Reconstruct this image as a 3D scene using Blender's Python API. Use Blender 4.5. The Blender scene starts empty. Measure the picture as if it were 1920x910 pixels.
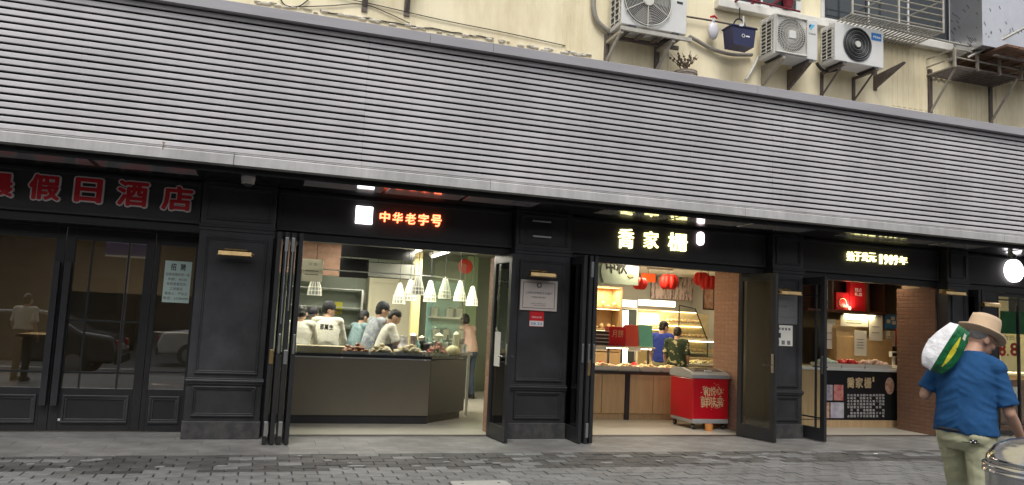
import bpy, bmesh, math, random
from math import radians, sin, cos, pi
from mathutils import Vector, Matrix, noise
random.seed(7)
SC = bpy.context.scene
COL = SC.collection

# ------------------------------------------------------------------ camera
FPX, CX, CY = 1442.0, 960.0, 455.0          # focal length in photo pixels, photo centre
CAM = Vector((0.0, -9.829, 1.5))
ax = Vector((4560, 363, FPX)).normalized()   # facade direction seen from the lens
az = Vector((660, -14015, FPX)).normalized()
az = (az - ax * ax.dot(az)).normalized()
ay = az.cross(ax)
if ay.z < 0: ay = -ay
ROT = Matrix((ax, ay, az))                   # lens vector -> world vector
cam_data = bpy.data.cameras.new('camera')
cam = bpy.data.objects.new('camera', cam_data)
COL.objects.link(cam)
R_ = ROT @ Vector((1, 0, 0)); U_ = ROT @ Vector((0, -1, 0)); B_ = ROT @ Vector((0, 0, -1))
cam.matrix_world = Matrix(((R_.x, U_.x, B_.x, CAM.x), (R_.y, U_.y, B_.y, CAM.y), (R_.z, U_.z, B_.z, CAM.z), (0, 0, 0, 1)))
cam_data.sensor_fit = 'HORIZONTAL'; cam_data.sensor_width = 36.0
cam_data.lens = 36.0 * FPX / 1920.0
cam_data.clip_start = 0.05; cam_data.clip_end = 600
SC.camera = cam

# ------------------------------------------------------------------ sky, sun, exposure
SUN_EL, SUN_AZ = radians(58), radians(200)   # azimuth from +Y, clockwise
w = bpy.data.worlds.new('World'); SC.world = w; w.use_nodes = True
nt = w.node_tree; nt.nodes.clear()
sky = nt.nodes.new('ShaderNodeTexSky'); sky.sky_type = 'NISHITA'; sky.sun_disc = False
sky.sun_elevation = SUN_EL; sky.sun_rotation = SUN_AZ; sky.air_density = 1.0; sky.dust_density = 4.0
hs = nt.nodes.new('ShaderNodeHueSaturation'); hs.inputs['Saturation'].default_value = 0.22
bg = nt.nodes.new('ShaderNodeBackground'); bg.inputs['Strength'].default_value = 0.13
wo = nt.nodes.new('ShaderNodeOutputWorld')
nt.links.new(sky.outputs[0], hs.inputs['Color']); nt.links.new(hs.outputs[0], bg.inputs['Color']); nt.links.new(bg.outputs[0], wo.inputs['Surface'])
sun_d = bpy.data.lights.new('sun', 'SUN'); sun_d.energy = 1.2; sun_d.angle = radians(25); sun_d.color = (1.0, 0.97, 0.92)
sun = bpy.data.objects.new('sun', sun_d); COL.objects.link(sun)
sd = Vector((sin(SUN_AZ) * cos(SUN_EL), cos(SUN_AZ) * cos(SUN_EL), sin(SUN_EL)))
sun.rotation_euler = (-sd).to_track_quat('-Z', 'Y').to_euler(); sun.location = sd * 30
SC.view_settings.view_transform = 'Standard'; SC.view_settings.look = 'None'
SC.view_settings.exposure = 0.45; SC.view_settings.gamma = 1.0; SC.view_settings.use_curve_mapping = False
SC.cycles.use_denoising = True
SC.cycles.max_bounces = 8; SC.cycles.transparent_max_bounces = 16; SC.cycles.caustics_reflective = False; SC.cycles.caustics_refractive = False
SC.cycles.sample_clamp_indirect = 4.0

# ------------------------------------------------------------------ measuring helpers
def ray(px, py): return ROT @ Vector((px - CX, py - CY, FPX))
def at(px, py, Y):
    d = ray(px, py); return CAM + d * ((Y - CAM.y) / d.y)
def atz(px, py, Z=0.0):
    d = ray(px, py); return CAM + d * ((Z - CAM.z) / d.z)
def atx(px, py, X):
    d = ray(px, py); return CAM + d * ((X - CAM.x) / d.x)

# ------------------------------------------------------------------ materials
def srgb(r, g, b):
    def f(c):
        c /= 255.0
        return c / 12.92 if c <= 0.04045 else ((c + 0.055) / 1.055) ** 2.4
    return (f(r), f(g), f(b), 1.0)
MATS = {}
def mat(name, col, rough=0.6, metal=0.0, var=0.0, vscale=6.0, bump=0.0, bscale=40.0, rnd=0.0, spec=0.5, stretch=(1, 1, 1), emit=0.0, ecol=None, coat=0.0, col2=None, coords='Object', detail=6.0, rvar=0.0, lo=0.3, hi=0.7, stain=0.0, sscale=0.8):
    m = bpy.data.materials.new(name); m.use_nodes = True; N = m.node_tree.nodes; L = m.node_tree.links
    p = N['Principled BSDF']
    c = (col[0], col[1], col[2], 1.0)
    p.inputs['Base Color'].default_value = c; p.inputs['Roughness'].default_value = rough; p.inputs['Metallic'].default_value = metal
    p.inputs['Specular IOR Level'].default_value = spec; p.inputs['Coat Weight'].default_value = coat
    tc = N.new('ShaderNodeTexCoord'); mp = N.new('ShaderNodeMapping'); mp.inputs['Scale'].default_value = stretch
    L.new(tc.outputs[coords], mp.inputs['Vector'])
    last = None
    if var > 0 or col2 is not None:
        n = N.new('ShaderNodeTexNoise'); n.inputs['Scale'].default_value = vscale; n.inputs['Detail'].default_value = detail; n.inputs['Roughness'].default_value = 0.65
        L.new(mp.outputs[0], n.inputs['Vector'])
        r = N.new('ShaderNodeValToRGB'); r.color_ramp.elements[0].position = lo; r.color_ramp.elements[1].position = hi
        a = col2 if col2 is not None else tuple(x * (1 - var) for x in c[:3])
        b = c[:3] if col2 is not None else tuple(min(1, x * (1 + var)) for x in c[:3])
        r.color_ramp.elements[0].color = (a[0], a[1], a[2], 1); r.color_ramp.elements[1].color = (b[0], b[1], b[2], 1)
        L.new(n.outputs['Fac'], r.inputs['Fac']); last = r.outputs['Color']
        if rvar > 0:
            mr = N.new('ShaderNodeMapRange'); mr.inputs['To Min'].default_value = max(0, rough - rvar); mr.inputs['To Max'].default_value = min(1, rough + rvar)
            L.new(n.outputs['Fac'], mr.inputs['Value']); L.new(mr.outputs[0], p.inputs['Roughness'])
    if rnd > 0:
        oi = N.new('ShaderNodeObjectInfo'); h = N.new('ShaderNodeHueSaturation')
        mr = N.new('ShaderNodeMapRange'); mr.inputs['To Min'].default_value = 1 - rnd; mr.inputs['To Max'].default_value = 1 + rnd
        L.new(oi.outputs['Random'], mr.inputs['Value']); L.new(mr.outputs[0], h.inputs['Value'])
        if last: L.new(last, h.inputs['Color'])
        else: h.inputs['Color'].default_value = c
        last = h.outputs['Color']
    if stain > 0:                            # large blotches of dirt lying across neighbouring pieces
        ge = N.new('ShaderNodeNewGeometry'); ns = N.new('ShaderNodeTexNoise'); ns.inputs['Scale'].default_value = sscale; ns.inputs['Detail'].default_value = 8.0; ns.inputs['Roughness'].default_value = 0.62
        L.new(ge.outputs['Position'], ns.inputs['Vector']); rs = N.new('ShaderNodeMapRange'); rs.inputs['From Min'].default_value = 0.34; rs.inputs['From Max'].default_value = 0.66; rs.inputs['To Min'].default_value = 1 - stain; rs.inputs['To Max'].default_value = 1 + stain * .45
        L.new(ns.outputs['Fac'], rs.inputs['Value']); hv = N.new('ShaderNodeHueSaturation'); L.new(rs.outputs[0], hv.inputs['Value'])
        if last: L.new(last, hv.inputs['Color'])
        else: hv.inputs['Color'].default_value = c
        last = hv.outputs['Color']
    if last: L.new(last, p.inputs['Base Color'])
    if bump > 0:
        n2 = N.new('ShaderNodeTexNoise'); n2.inputs['Scale'].default_value = bscale; n2.inputs['Detail'].default_value = 4.0
        L.new(mp.outputs[0], n2.inputs['Vector'])
        bp = N.new('ShaderNodeBump'); bp.inputs['Strength'].default_value = bump; bp.inputs['Distance'].default_value = 0.02
        L.new(n2.outputs['Fac'], bp.inputs['Height']); L.new(bp.outputs[0], p.inputs['Normal'])
    if emit > 0:
        p.inputs['Emission Color'].default_value = ecol or c; p.inputs['Emission Strength'].default_value = emit
    MATS[name] = m
    return m
def glass_mat(name, tint=(0.9, 0.93, 0.92), ior=1.5, rough=0.0, boost=1.0):
    m = bpy.data.materials.new(name); m.use_nodes = True; N = m.node_tree.nodes; L = m.node_tree.links; N.clear()
    o = N.new('ShaderNodeOutputMaterial'); mx = N.new('ShaderNodeMixShader'); tr = N.new('ShaderNodeBsdfTransparent'); gl = N.new('ShaderNodeBsdfGlossy')
    fr = N.new('ShaderNodeFresnel'); fr.inputs['IOR'].default_value = ior; gl.inputs['Roughness'].default_value = rough
    ge = N.new('ShaderNodeNewGeometry'); mi = N.new('ShaderNodeMath'); mi.operation = 'MULTIPLY_ADD'; mi.inputs[1].default_value = 1 / ior - ior; mi.inputs[2].default_value = ior
    L.new(ge.outputs['Backfacing'], mi.inputs[0]); L.new(mi.outputs[0], fr.inputs['IOR'])      # same thin-sheet Fresnel from both faces
    tr.inputs['Color'].default_value = (*tint, 1); mu = N.new('ShaderNodeMath'); mu.operation = 'MULTIPLY'; mu.inputs[1].default_value = boost; mu.use_clamp = True
    L.new(fr.outputs[0], mu.inputs[0]); L.new(mu.outputs[0], mx.inputs[0]); L.new(tr.outputs[0], mx.inputs[1]); L.new(gl.outputs[0], mx.inputs[2]); L.new(mx.outputs[0], o.inputs['Surface'])
    MATS[name] = m; return m
def thin_mat(name, col, var=0.05):
    m = mat(name, col, 0.7, var=var, vscale=6); N = m.node_tree.nodes; L = m.node_tree.links; p = N['Principled BSDF']; o = N['Material Output']
    tl = N.new('ShaderNodeBsdfTranslucent'); tl.inputs['Color'].default_value = (col[0], col[1], col[2], 1); mx = N.new('ShaderNodeMixShader'); mx.inputs[0].default_value = 0.45
    L.new(p.outputs[0], mx.inputs[1]); L.new(tl.outputs[0], mx.inputs[2]); L.new(mx.outputs[0], o.inputs['Surface']); return m
def emit_mat(name, col, strength):
    return mat(name, col, 0.5, emit=strength, ecol=(col[0], col[1], col[2], 1))

# ------------------------------------------------------------------ mesh helpers
class B:
    def __init__(s): s.v = []; s.f = []
    def add(s, vs, fs):
        o = len(s.v); s.v += [tuple(v) for v in vs]; s.f += [tuple(i + o for i in f) for f in fs]; return s
    def box(s, x0, x1, y0, y1, z0, z1, bev=0.0, M=None):
        x0, x1 = min(x0, x1), max(x0, x1); y0, y1 = min(y0, y1), max(y0, y1); z0, z1 = min(z0, z1), max(z0, z1)
        if bev > 0:
            bm = bmesh.new(); r = bmesh.ops.create_cube(bm, size=1.0)
            for v in bm.verts: v.co = Vector(((x0 + x1) / 2 + v.co.x * (x1 - x0), (y0 + y1) / 2 + v.co.y * (y1 - y0), (z0 + z1) / 2 + v.co.z * (z1 - z0)))
            bmesh.ops.bevel(bm, geom=list(bm.edges), offset=min(bev, 0.45 * min(x1 - x0, y1 - y0, z1 - z0)), segments=2, affect='EDGES', profile=0.5)
            bm.verts.index_update(); vs = [v.co.copy() for v in bm.verts]; fs = [[v.index for v in f.verts] for f in bm.faces]; bm.free()
        else:
            vs = [Vector(p) for p in ((x0, y0, z0), (x1, y0, z0), (x1, y1, z0), (x0, y1, z0), (x0, y0, z1), (x1, y0, z1), (x1, y1, z1), (x0, y1, z1))]
            fs = [(0, 3, 2, 1), (4, 5, 6, 7), (0, 1, 5, 4), (1, 2, 6, 5), (2, 3, 7, 6), (3, 0, 4, 7)]
        if M is not None: vs = [M @ v for v in vs]
        return s.add(vs, fs)
    def cyl(s, p0, p1, r0, r1=None, n=12, caps=True):
        p0 = Vector(p0); p1 = Vector(p1); r1 = r0 if r1 is None else r1
        d = (p1 - p0).normalized(); a = d.orthogonal().normalized(); b = d.cross(a)
        vs = []
        for k in range(n):
            t = 2 * pi * k / n; e = a * cos(t) + b * sin(t); vs += [p0 + e * r0, p1 + e * r1]
        fs = [(2 * k, 2 * ((k + 1) % n), 2 * ((k + 1) % n) + 1, 2 * k + 1) for k in range(n)]
        if caps: fs += [tuple(2 * k for k in reversed(range(n))), tuple(2 * k + 1 for k in range(n))]
        return s.add(vs, fs)
    def tube(s, pts, r, n=8):
        pts = [Vector(p) for p in pts]; rings = []; prev = None
        for i, p in enumerate(pts):
            d = (pts[min(i + 1, len(pts) - 1)] - pts[max(i - 1, 0)]).normalized()
            a = d.orthogonal().normalized() if prev is None else (prev - d * prev.dot(d)).normalized()
            prev = a; b = d.cross(a); rr = r[i] if isinstance(r, (list, tuple)) else r
            rings.append([p + (a * cos(2 * pi * k / n) + b * sin(2 * pi * k / n)) * rr for k in range(n)])
        vs = [v for g in rings for v in g]; m = len(rings)
        fs = [(i * n + k, i * n + (k + 1) % n, (i + 1) * n + (k + 1) % n, (i + 1) * n + k) for i in range(m - 1) for k in range(n)]
        fs += [tuple(reversed(range(n))), tuple((m - 1) * n + k for k in range(n))]
        return s.add(vs, fs)
    def lathe(s, prof, c=(0, 0, 0), n=24, axis='Z', caps=True):
        c = Vector(c); vs = []
        for (r, h) in prof:
            for k in range(n):
                t = 2 * pi * k / n
                q = (r * cos(t), r * sin(t), h) if axis == 'Z' else ((r * cos(t), h, r * sin(t)) if axis == 'Y' else (h, r * cos(t), r * sin(t)))
                vs.append(c + Vector(q))
        m = len(prof); fs = [(i * n + k, i * n + (k + 1) % n, (i + 1) * n + (k + 1) % n, (i + 1) * n + k) for i in range(m - 1) for k in range(n)]
        if caps: fs += [tuple(reversed(range(n))), tuple((m - 1) * n + k for k in range(n))]
        return s.add(vs, fs)
    def ell(s, c, rx, ry, rz, n=12, m=8, M=None):
        c = Vector(c); vs = []; fs = []
        for i in range(m + 1):
            ph = pi * i / m
            for k in range(n):
                t = 2 * pi * k / n; q = Vector((rx * sin(ph) * cos(t), ry * sin(ph) * sin(t), rz * cos(ph)))
                vs.append(c + (M @ q if M is not None else q))
        for i in range(m):
            for k in range(n): fs.append((i * n + k, (i + 1) * n + k, (i + 1) * n + (k + 1) % n, i * n + (k + 1) % n))
        return s.add(vs, fs)
    def prism(s, poly, y0, y1, plane='XZ', M=None):
        n = len(poly)
        def P(a, b, h):
            v = Vector((a, h, b)) if plane == 'XZ' else (Vector((a, b, h)) if plane == 'XY' else Vector((h, a, b)))
            return M @ v if M is not None else v
        vs = [P(a, b, y0) for a, b in poly] + [P(a, b, y1) for a, b in poly]
        fs = [tuple(range(n)), tuple(reversed(range(n, 2 * n)))] + [(i, i + n, (i + 1) % n + n, (i + 1) % n) for i in range(n)]
        return s.add(vs, fs)
    def frame(s, x0, x1, z0, z1, y0, y1, wd, bev=0.0):
        s.box(x0, x1, y0, y1, z1 - wd, z1, bev); s.box(x0, x1, y0, y1, z0, z0 + wd, bev)
        s.box(x0, x0 + wd, y0, y1, z0 + wd, z1 - wd, bev); s.box(x1 - wd, x1, y0, y1, z0 + wd, z1 - wd, bev); return s
def wm(o):
    m = o.matrix_basis.copy()
    while o.parent is not None: o = o.parent; m = o.matrix_basis @ m
    return m
def obj(name, b, material, parent=None, local=False, smooth=False, auto=None):
    """links a B as ONE mesh object; vertices are in world space unless local"""
    me = bpy.data.meshes.new(name); vs = b.v
    if parent is not None and not local:
        mi = wm(parent).inverted(); vs = [tuple(mi @ Vector(v)) for v in vs]
    me.from_pydata(vs, [], b.f); me.update()
    bm = bmesh.new(); bm.from_mesh(me); bmesh.ops.recalc_face_normals(bm, faces=bm.faces); bm.to_mesh(me); bm.free()
    if smooth:
        me.shade_smooth()
        if auto: me.set_sharp_from_angle(angle=radians(auto))
    o = bpy.data.objects.new(name, me); COL.objects.link(o)
    if material is not None: me.materials.append(MATS[material] if isinstance(material, str) else material)
    if parent is not None: o.parent = parent
    return o
def thing(name, label, cat, loc=(0, 0, 0), rz=0.0, group=None):
    o = bpy.data.objects.new(name, None); COL.objects.link(o); o.location = loc; o.rotation_euler = (0, 0, rz); o.empty_display_size = 0.1
    o['label'] = label; o['category'] = cat
    if group: o['group'] = group
    return o
def tag(o, label, cat, group=None, kind=None):
    o['label'] = label; o['category'] = cat
    if group: o['group'] = group
    if kind: o['kind'] = kind
    return o
def struct(name, b, m, parent=None):
    o = obj(name, b, m, parent); o['kind'] = 'structure'; return o
def copy_tree(o, parent=None):
    c = o.copy(); COL.objects.link(c); c.parent = parent
    for ch in list(o.children): copy_tree(ch, c)
    return c
_font_cache = {}
def glyphs(s, bold=0.0, res=2):
    key = (s, bold)
    if key in _font_cache: return _font_cache[key]
    cu = bpy.data.curves.new('type', 'FONT'); cu.body = s; cu.size = 1.0; cu.offset = bold; cu.extrude = 0.5; cu.resolution_u = res; cu.space_line = 1.15
    o = bpy.data.objects.new('type', cu); COL.objects.link(o)
    dg = bpy.context.evaluated_depsgraph_get(); dg.update()
    me = bpy.data.meshes.new_from_object(o.evaluated_get(dg))
    vs = [tuple(v.co) for v in me.vertices]; fs = [tuple(p.vertices) for p in me.polygons]
    bpy.data.objects.remove(o); bpy.data.curves.remove(cu); bpy.data.meshes.remove(me)
    _font_cache[key] = (vs, fs); return vs, fs
def text(name, s, x0, x1, z0, z1, Y, material, parent, bold=0.0, depth=0.01, M=None, shear=0.0):
    """lettering filling the box x0..x1, z0..z1, front face at Y-depth looking to -Y (or through M)"""
    vs, fs = glyphs(s)
    if not vs: return None
    if bold > 0:                             # heavier strokes: staggered copies around the outline
        v0, f0 = vs, fs; vs, fs = list(v0), list(f0)
        for k in range(8):
            o_ = len(vs); dx, dy = bold * cos(k * pi / 4), bold * sin(k * pi / 4)
            vs += [(v[0] + dx, v[1] + dy, v[2] - .012 * (k + 1)) for v in v0]; fs += [tuple(i + o_ for i in f) for f in f0]
    ux = [v[0] for v in vs]; uy = [v[1] for v in vs]; a0, a1, b0, b1 = min(ux), max(ux), min(uy), max(uy)
    out = []
    for v in vs:
        p = Vector((x0 + (v[0] - a0) / (a1 - a0) * (x1 - x0), Y - (v[2] + 0.5) * depth, z0 + (v[1] - b0) / (b1 - b0) * (z1 - z0)))
        p.x += shear * (p.z - z0)
        out.append(M @ p if M is not None else p)
    b = B(); b.add(out, fs)
    return obj(name, b, material, parent)
def chars(name, s, x0, x1, z0, z1, Y, material, parent, bold=0.0, depth=0.01, gap=0.18, slope=0.0):
    n = len(s); wc = (x1 - x0) / (n + (n - 1) * gap)
    for i, ch in enumerate(s):
        a = x0 + i * wc * (1 + gap); dz = slope * i
        text(name, ch, a, a + wc, z0 + dz, z1 + dz, Y, material, parent, bold, depth)
# ------------------------------------------------------------------ material table
mat('slat_metal', (0.53, 0.512, 0.518), 0.45, 0.0, var=0.07, vscale=1.6, bump=0.02, bscale=60, rnd=0.05, stretch=(2.4, 1, .35), rvar=0.12, stain=.2, sscale=.6)
mat('fascia_metal', (0.44, 0.432, 0.425), 0.42, 0.0, var=0.16, vscale=3.0, stretch=(2.5, 1, .5), rvar=0.1, stain=.2, sscale=1.1)
mat('cap_metal', (0.33, 0.32, 0.335), 0.4, 0.0, var=0.10, vscale=2.0, stretch=(0.4, 1, 3))
mat('void_black', (0.006, 0.006, 0.007), 0.9)
mat('rust_stain', (0.25, 0.17, 0.125), 0.8, var=0.3, vscale=30)
mat('black_paint', (0.031, 0.031, 0.034), 0.42, stain=.3, sscale=1.5, var=0.35, vscale=2.2, bump=0.05, bscale=60, rvar=0.16, rnd=.08)
mat('plinth_paint', (0.030, 0.030, 0.032), 0.6, col2=(0.070, 0.067, 0.062), vscale=9, lo=.28, hi=.6, stain=.3, sscale=4, bump=.05)
mat('black_panel', (0.026, 0.025, 0.028), 0.36, var=0.2, vscale=2.0, rvar=0.1)
mat('header_paint', (0.032, 0.029, 0.030), 0.5, var=0.2, vscale=2.0)
mat('print_black', (0.012, 0.012, 0.013), 0.55, spec=.3)
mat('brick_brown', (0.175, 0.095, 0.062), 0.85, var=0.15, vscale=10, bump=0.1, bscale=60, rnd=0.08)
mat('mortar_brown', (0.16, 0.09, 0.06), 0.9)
mat('door_black', (0.018, 0.018, 0.020), 0.35, var=0.2, vscale=4.0)
mat('soffit_panel', (0.46, 0.46, 0.48), 0.08, var=0.1, vscale=2.0, spec=0.8, coat=.5)
mat('soffit_frame', (0.012, 0.012, 0.013), 0.2, spec=0.4)
mat('steel', (0.62, 0.62, 0.62), 0.28, 1.0, var=0.1, vscale=8)
mat('bright_steel', (0.58, 0.585, 0.60), 0.17, 1.0, var=0.06, vscale=4, bump=0.01, bscale=8)
mat('dark_steel', (0.10, 0.10, 0.11), 0.4, 1.0)
mat('brass', (0.62, 0.43, 0.20), 0.3, 1.0, var=0.2, vscale=12)
mat('white_plastic', (0.68, 0.68, 0.66), 0.45, var=0.06, vscale=3)
mat('aged_plastic', (0.62, 0.60, 0.54), 0.5, var=0.12, vscale=5)
mat('ac_white', (0.66, 0.655, 0.63), 0.45, var=0.08, vscale=3.5, bump=0.01)
mat('ac_dark', (0.035, 0.035, 0.038), 0.5)
mat('ac_fin', (0.12, 0.12, 0.12), 0.6)
mat('logo_blue', srgb(30, 112, 184), 0.4)
mat('logo_cyan', srgb(90, 180, 225), 0.4)
mat('white_ink', (0.75, 0.75, 0.75), 0.5)
mat('black_ink', (0.015, 0.015, 0.018), 0.6)
mat('grey_ink', (0.16, 0.16, 0.16), 0.6)
mat('red_ink', srgb(176, 24, 30), 0.5)
mat('wall_cream', srgb(240, 229, 196), 0.85, var=0.07, vscale=2.0, bump=0.12, bscale=30, col2=srgb(213, 199, 163)[:3], stretch=(1, 1, .3), lo=.32, hi=.58)
mat('wall_white', (0.70, 0.68, 0.62), 0.8, var=0.12, vscale=4, bump=0.08)
mat('cement_patch', (0.60, 0.56, 0.47), 0.9, var=0.3, vscale=14, bump=0.3, bscale=40)
mat('rusty_iron', (0.14, 0.115, 0.10), 0.65, 0.3, var=0.35, vscale=14, bump=0.1, bscale=60)
mat('painted_iron', (0.36, 0.33, 0.27), 0.55, 0.2, var=0.25, vscale=12)
mat('pale_iron', (0.44, 0.42, 0.37), 0.55, 0.2, var=0.2, vscale=12)
mat('hose_grey', (0.30, 0.28, 0.24), 0.6, var=0.15, vscale=10)
mat('cable_black', (0.02, 0.02, 0.02), 0.6)
mat('foil', (0.66, 0.66, 0.68), 0.34, 0.85, var=0.05, vscale=3, bump=0.35, bscale=7)
mat('foil_ink', (0.12, 0.13, 0.16), 0.6)
mat('brown_board', (0.16, 0.085, 0.055), 0.7, var=0.35, vscale=9, bump=0.15)
mat('navy_plastic', (0.018, 0.02, 0.075), 0.45, var=0.2, vscale=10)
mat('dark_red', srgb(120, 30, 44), 0.6)
mat('dead_twig', (0.10, 0.07, 0.045), 0.9, var=0.3, vscale=20)
mat('leaf_green', (0.05, 0.10, 0.03), 0.6, rnd=0.2)
mat('plastic_bag', (0.62, 0.60, 0.64), 0.4)
mat('wicker', (0.33, 0.28, 0.23), 0.8, var=0.3, vscale=30)
mat('window_dark', (0.035, 0.042, 0.045), 0.06, spec=0.8)
mat('curtain', (0.42, 0.44, 0.42), 0.8, var=0.2, vscale=3, stretch=(8, 1, 0.3))
mat('paver_light', (0.138, 0.139, 0.138), 0.75, var=0.25, vscale=9, bump=0.25, bscale=70, rnd=0.15, stain=.3, sscale=1.3)
mat('paver_dark', (0.054, 0.052, 0.050), 0.8, var=0.3, vscale=9, bump=0.3, bscale=60, rnd=0.36, stain=.3, sscale=1.6)
mat('paver_chip', (0.20, 0.20, 0.195), 0.8, var=0.15, vscale=20, bump=0.1)
mat('kerb_strip', (0.146, 0.143, 0.137), 0.7, var=0.28, vscale=3.5, bump=0.18, bscale=60, rnd=0.06, stain=.32, sscale=1.1)
mat('joint_soil', (0.05, 0.048, 0.045), 0.95, var=0.3, vscale=20)
mat('asphalt', (0.05, 0.05, 0.052), 0.9, var=0.2, vscale=30, bump=0.3, bscale=150)
mat('line_paint', (0.6, 0.6, 0.58), 0.7, var=0.15, vscale=10)
mat('cover_stone', (0.30, 0.30, 0.28), 0.75, var=0.12, vscale=10, bump=0.1)
mat('shop_floor', (0.42, 0.40, 0.34), 0.35, var=0.06, vscale=3)
mat('threshold', (0.045, 0.035, 0.028), 0.5)
mat('brick_face', (0.33, 0.19, 0.13), 0.8, var=0.12, vscale=14, bump=0.1, bscale=60, rnd=0.08)
thin_mat('paper_thin', (0.66, 0.64, 0.57)); thin_mat('poster_thin', (0.62, 0.58, 0.42)); thin_mat('green_thin', (0.05, 0.22, 0.09), .3)
mat('mortar', (0.30, 0.175, 0.12), 0.9, var=0.2, vscale=20)
mat('room_green', (0.33, 0.38, 0.31), 0.35, var=0.06, vscale=2)
mat('room_cream', (0.62, 0.57, 0.44), 0.6, var=0.06, vscale=2)
mat('room_grey', (0.36, 0.36, 0.33), 0.6, var=0.06, vscale=2)
mat('room_white', (0.72, 0.70, 0.64), 0.7)
mat('room_tan', (0.34, 0.26, 0.17), 0.6, var=0.1, vscale=2)
mat('counter_olive', (0.185, 0.163, 0.125), 0.32, 0.3, var=0.10, vscale=0.9, stretch=(1, 1, 1))
mat('counter_dark', (0.030, 0.026, 0.027), 0.35)
mat('counter_top', (0.02, 0.02, 0.022), 0.15)
mat('wood_light', (0.50, 0.345, 0.185), 0.5, var=0.14, vscale=3.0, stretch=(7, 7, 0.5))
mat('wood_dark', (0.07, 0.028, 0.02), 0.4, var=0.2, vscale=3, stretch=(1, 1, 8))
mat('cardboard', (0.46, 0.31, 0.15), 0.8, var=0.12, vscale=5)
mat('paper', (0.66, 0.64, 0.58), 0.8, var=0.04, vscale=5)
mat('paper_mint', (0.56, 0.70, 0.64), 0.75, var=0.04, vscale=5)
mat('plaque_face', (0.60, 0.52, 0.47), 0.4, var=0.05, vscale=4)
mat('plaque_steel', (0.34, 0.34, 0.34), 0.35, 0.8, var=0.1, vscale=3)
mat('gift_red', srgb(196, 26, 34), 0.4, var=0.1, vscale=4)
mat('gift_coral', srgb(214, 84, 66), 0.45, var=0.1, vscale=4)
mat('gift_teal', srgb(112, 188, 170), 0.45, var=0.08, vscale=4)
mat('gold', (0.72, 0.50, 0.22), 0.4, 0.3)
mat('gold_print', (0.62, 0.48, 0.27), 0.5, var=0.25, vscale=9)
mat('tray_white', (0.66, 0.64, 0.56), 0.5)
mat('pastry', (0.52, 0.33, 0.14), 0.6, col2=(0.66, 0.52, 0.30), vscale=9)
mat('roast', (0.20, 0.075, 0.035), 0.45, col2=(0.42, 0.19, 0.09), vscale=30)
mat('dough_pale', (0.62, 0.56, 0.42), 0.55, col2=(0.55, 0.42, 0.20), vscale=14)
mat('sausage_red', (0.30, 0.03, 0.025), 0.35, var=0.3, vscale=20)
mat('freezer_red', srgb(188, 18, 34), 0.3, var=0.05, vscale=2, coat=0.2)
mat('freezer_grey', (0.34, 0.35, 0.36), 0.4, var=0.05, vscale=3)
mat('freezer_lid', (0.10, 0.095, 0.085), 0.12, spec=0.8)
mat('rubber', (0.02, 0.02, 0.02), 0.7)
mat('orange_plastic', (0.62, 0.25, 0.06), 0.5)
mat('lantern_red', srgb(206, 36, 26), 0.6, var=0.12, vscale=10)
mat('mint_board', (0.46, 0.56, 0.47), 0.5, var=0.08, vscale=2)
mat('orange_board', srgb(232, 92, 34), 0.5)
mat('bamboo_print', (0.70, 0.56, 0.56), 0.6, col2=(0.12, 0.10, 0.10), vscale=2.6, stretch=(7, 1, 1.4), lo=.42, hi=.52)
mat('tv_black', (0.012, 0.012, 0.013), 0.2)
mat('board_grey', (0.20, 0.20, 0.18), 0.3)
mat('amber_panel', (0.70, 0.58, 0.28), 0.5)
mat('teal_panel', (0.19, 0.32, 0.28), 0.3, var=0.1)
mat('green_panel', (0.34, 0.46, 0.26), 0.3)
mat('blue_poster', srgb(60, 118, 166), 0.5, var=0.05)
mat('red_poster', srgb(190, 50, 36), 0.5, var=0.1)
mat('green_poster', (0.03, 0.17, 0.07), 0.5, var=0.3, vscale=4)
mat('photo_plum', (0.20, 0.15, 0.22), 0.4, col2=(0.62, 0.58, 0.62), vscale=12)
mat('photo_red', (0.50, 0.03, 0.05), 0.4, col2=(0.72, 0.42, 0.36), vscale=10)
mat('photo_food', (0.40, 0.10, 0.05), 0.4, col2=(0.70, 0.55, 0.42), vscale=16)
mat('photo_pale', (0.34, 0.30, 0.45), 0.4, col2=(0.66, 0.66, 0.66), vscale=7)
emit_mat('lit_white', (1.0, 0.97, 0.93), 6.0)
emit_mat('lit_square', (1.0, 0.97, 0.98), 3.2)
emit_mat('lit_red', (1.0, 0.17, 0.07), 4.2)
emit_mat('lit_yellow', (1.0, 0.93, 0.42), 2.1)
emit_mat('lit_pink', (1.0, 0.80, 0.84), 3.0)
emit_mat('lit_tube', (1.0, 0.93, 0.78), 9.0)
emit_mat('lit_fridge', (1.0, 0.97, 0.90), 4.0)
emit_mat('lit_warm', (1.0, 0.74, 0.34), 4.5)
emit_mat('lit_lamp', (1.0, 0.90, 0.62), 8.0)
emit_mat('lit_bulb', (1.0, 0.94, 0.78), 0.42)
emit_mat('lit_basket', (1.0, 0.93, 0.76), 1.8)
mat('red_halo', (0.10, 0.006, 0.006), 0.5)
mat('sign_red', srgb(206, 30, 44), 0.45)
mat('sign_outline', (0.80, 0.74, 0.74), 0.5)
mat('skin', (0.50, 0.31, 0.22), 0.55, var=0.08, vscale=8)
mat('skin_tan', (0.46, 0.27, 0.19), 0.5, var=0.10, vscale=9)
mat('hair_black', (0.012, 0.010, 0.010), 0.45, bump=0.3, bscale=120, stretch=(1, 1, 0.2))
mat('hair_grey', (0.22, 0.21, 0.20), 0.6, var=0.3, vscale=60, bump=0.3, bscale=140)
mat('tee_blue', srgb(33, 73, 115), 0.9, var=0.10, vscale=5, bump=0.25, bscale=22, stretch=(1, 1, .5), spec=.2)
mat('chino', (0.40, 0.40, 0.27), 0.9, var=0.08, vscale=5, bump=0.3, bscale=18, spec=.2)
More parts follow.
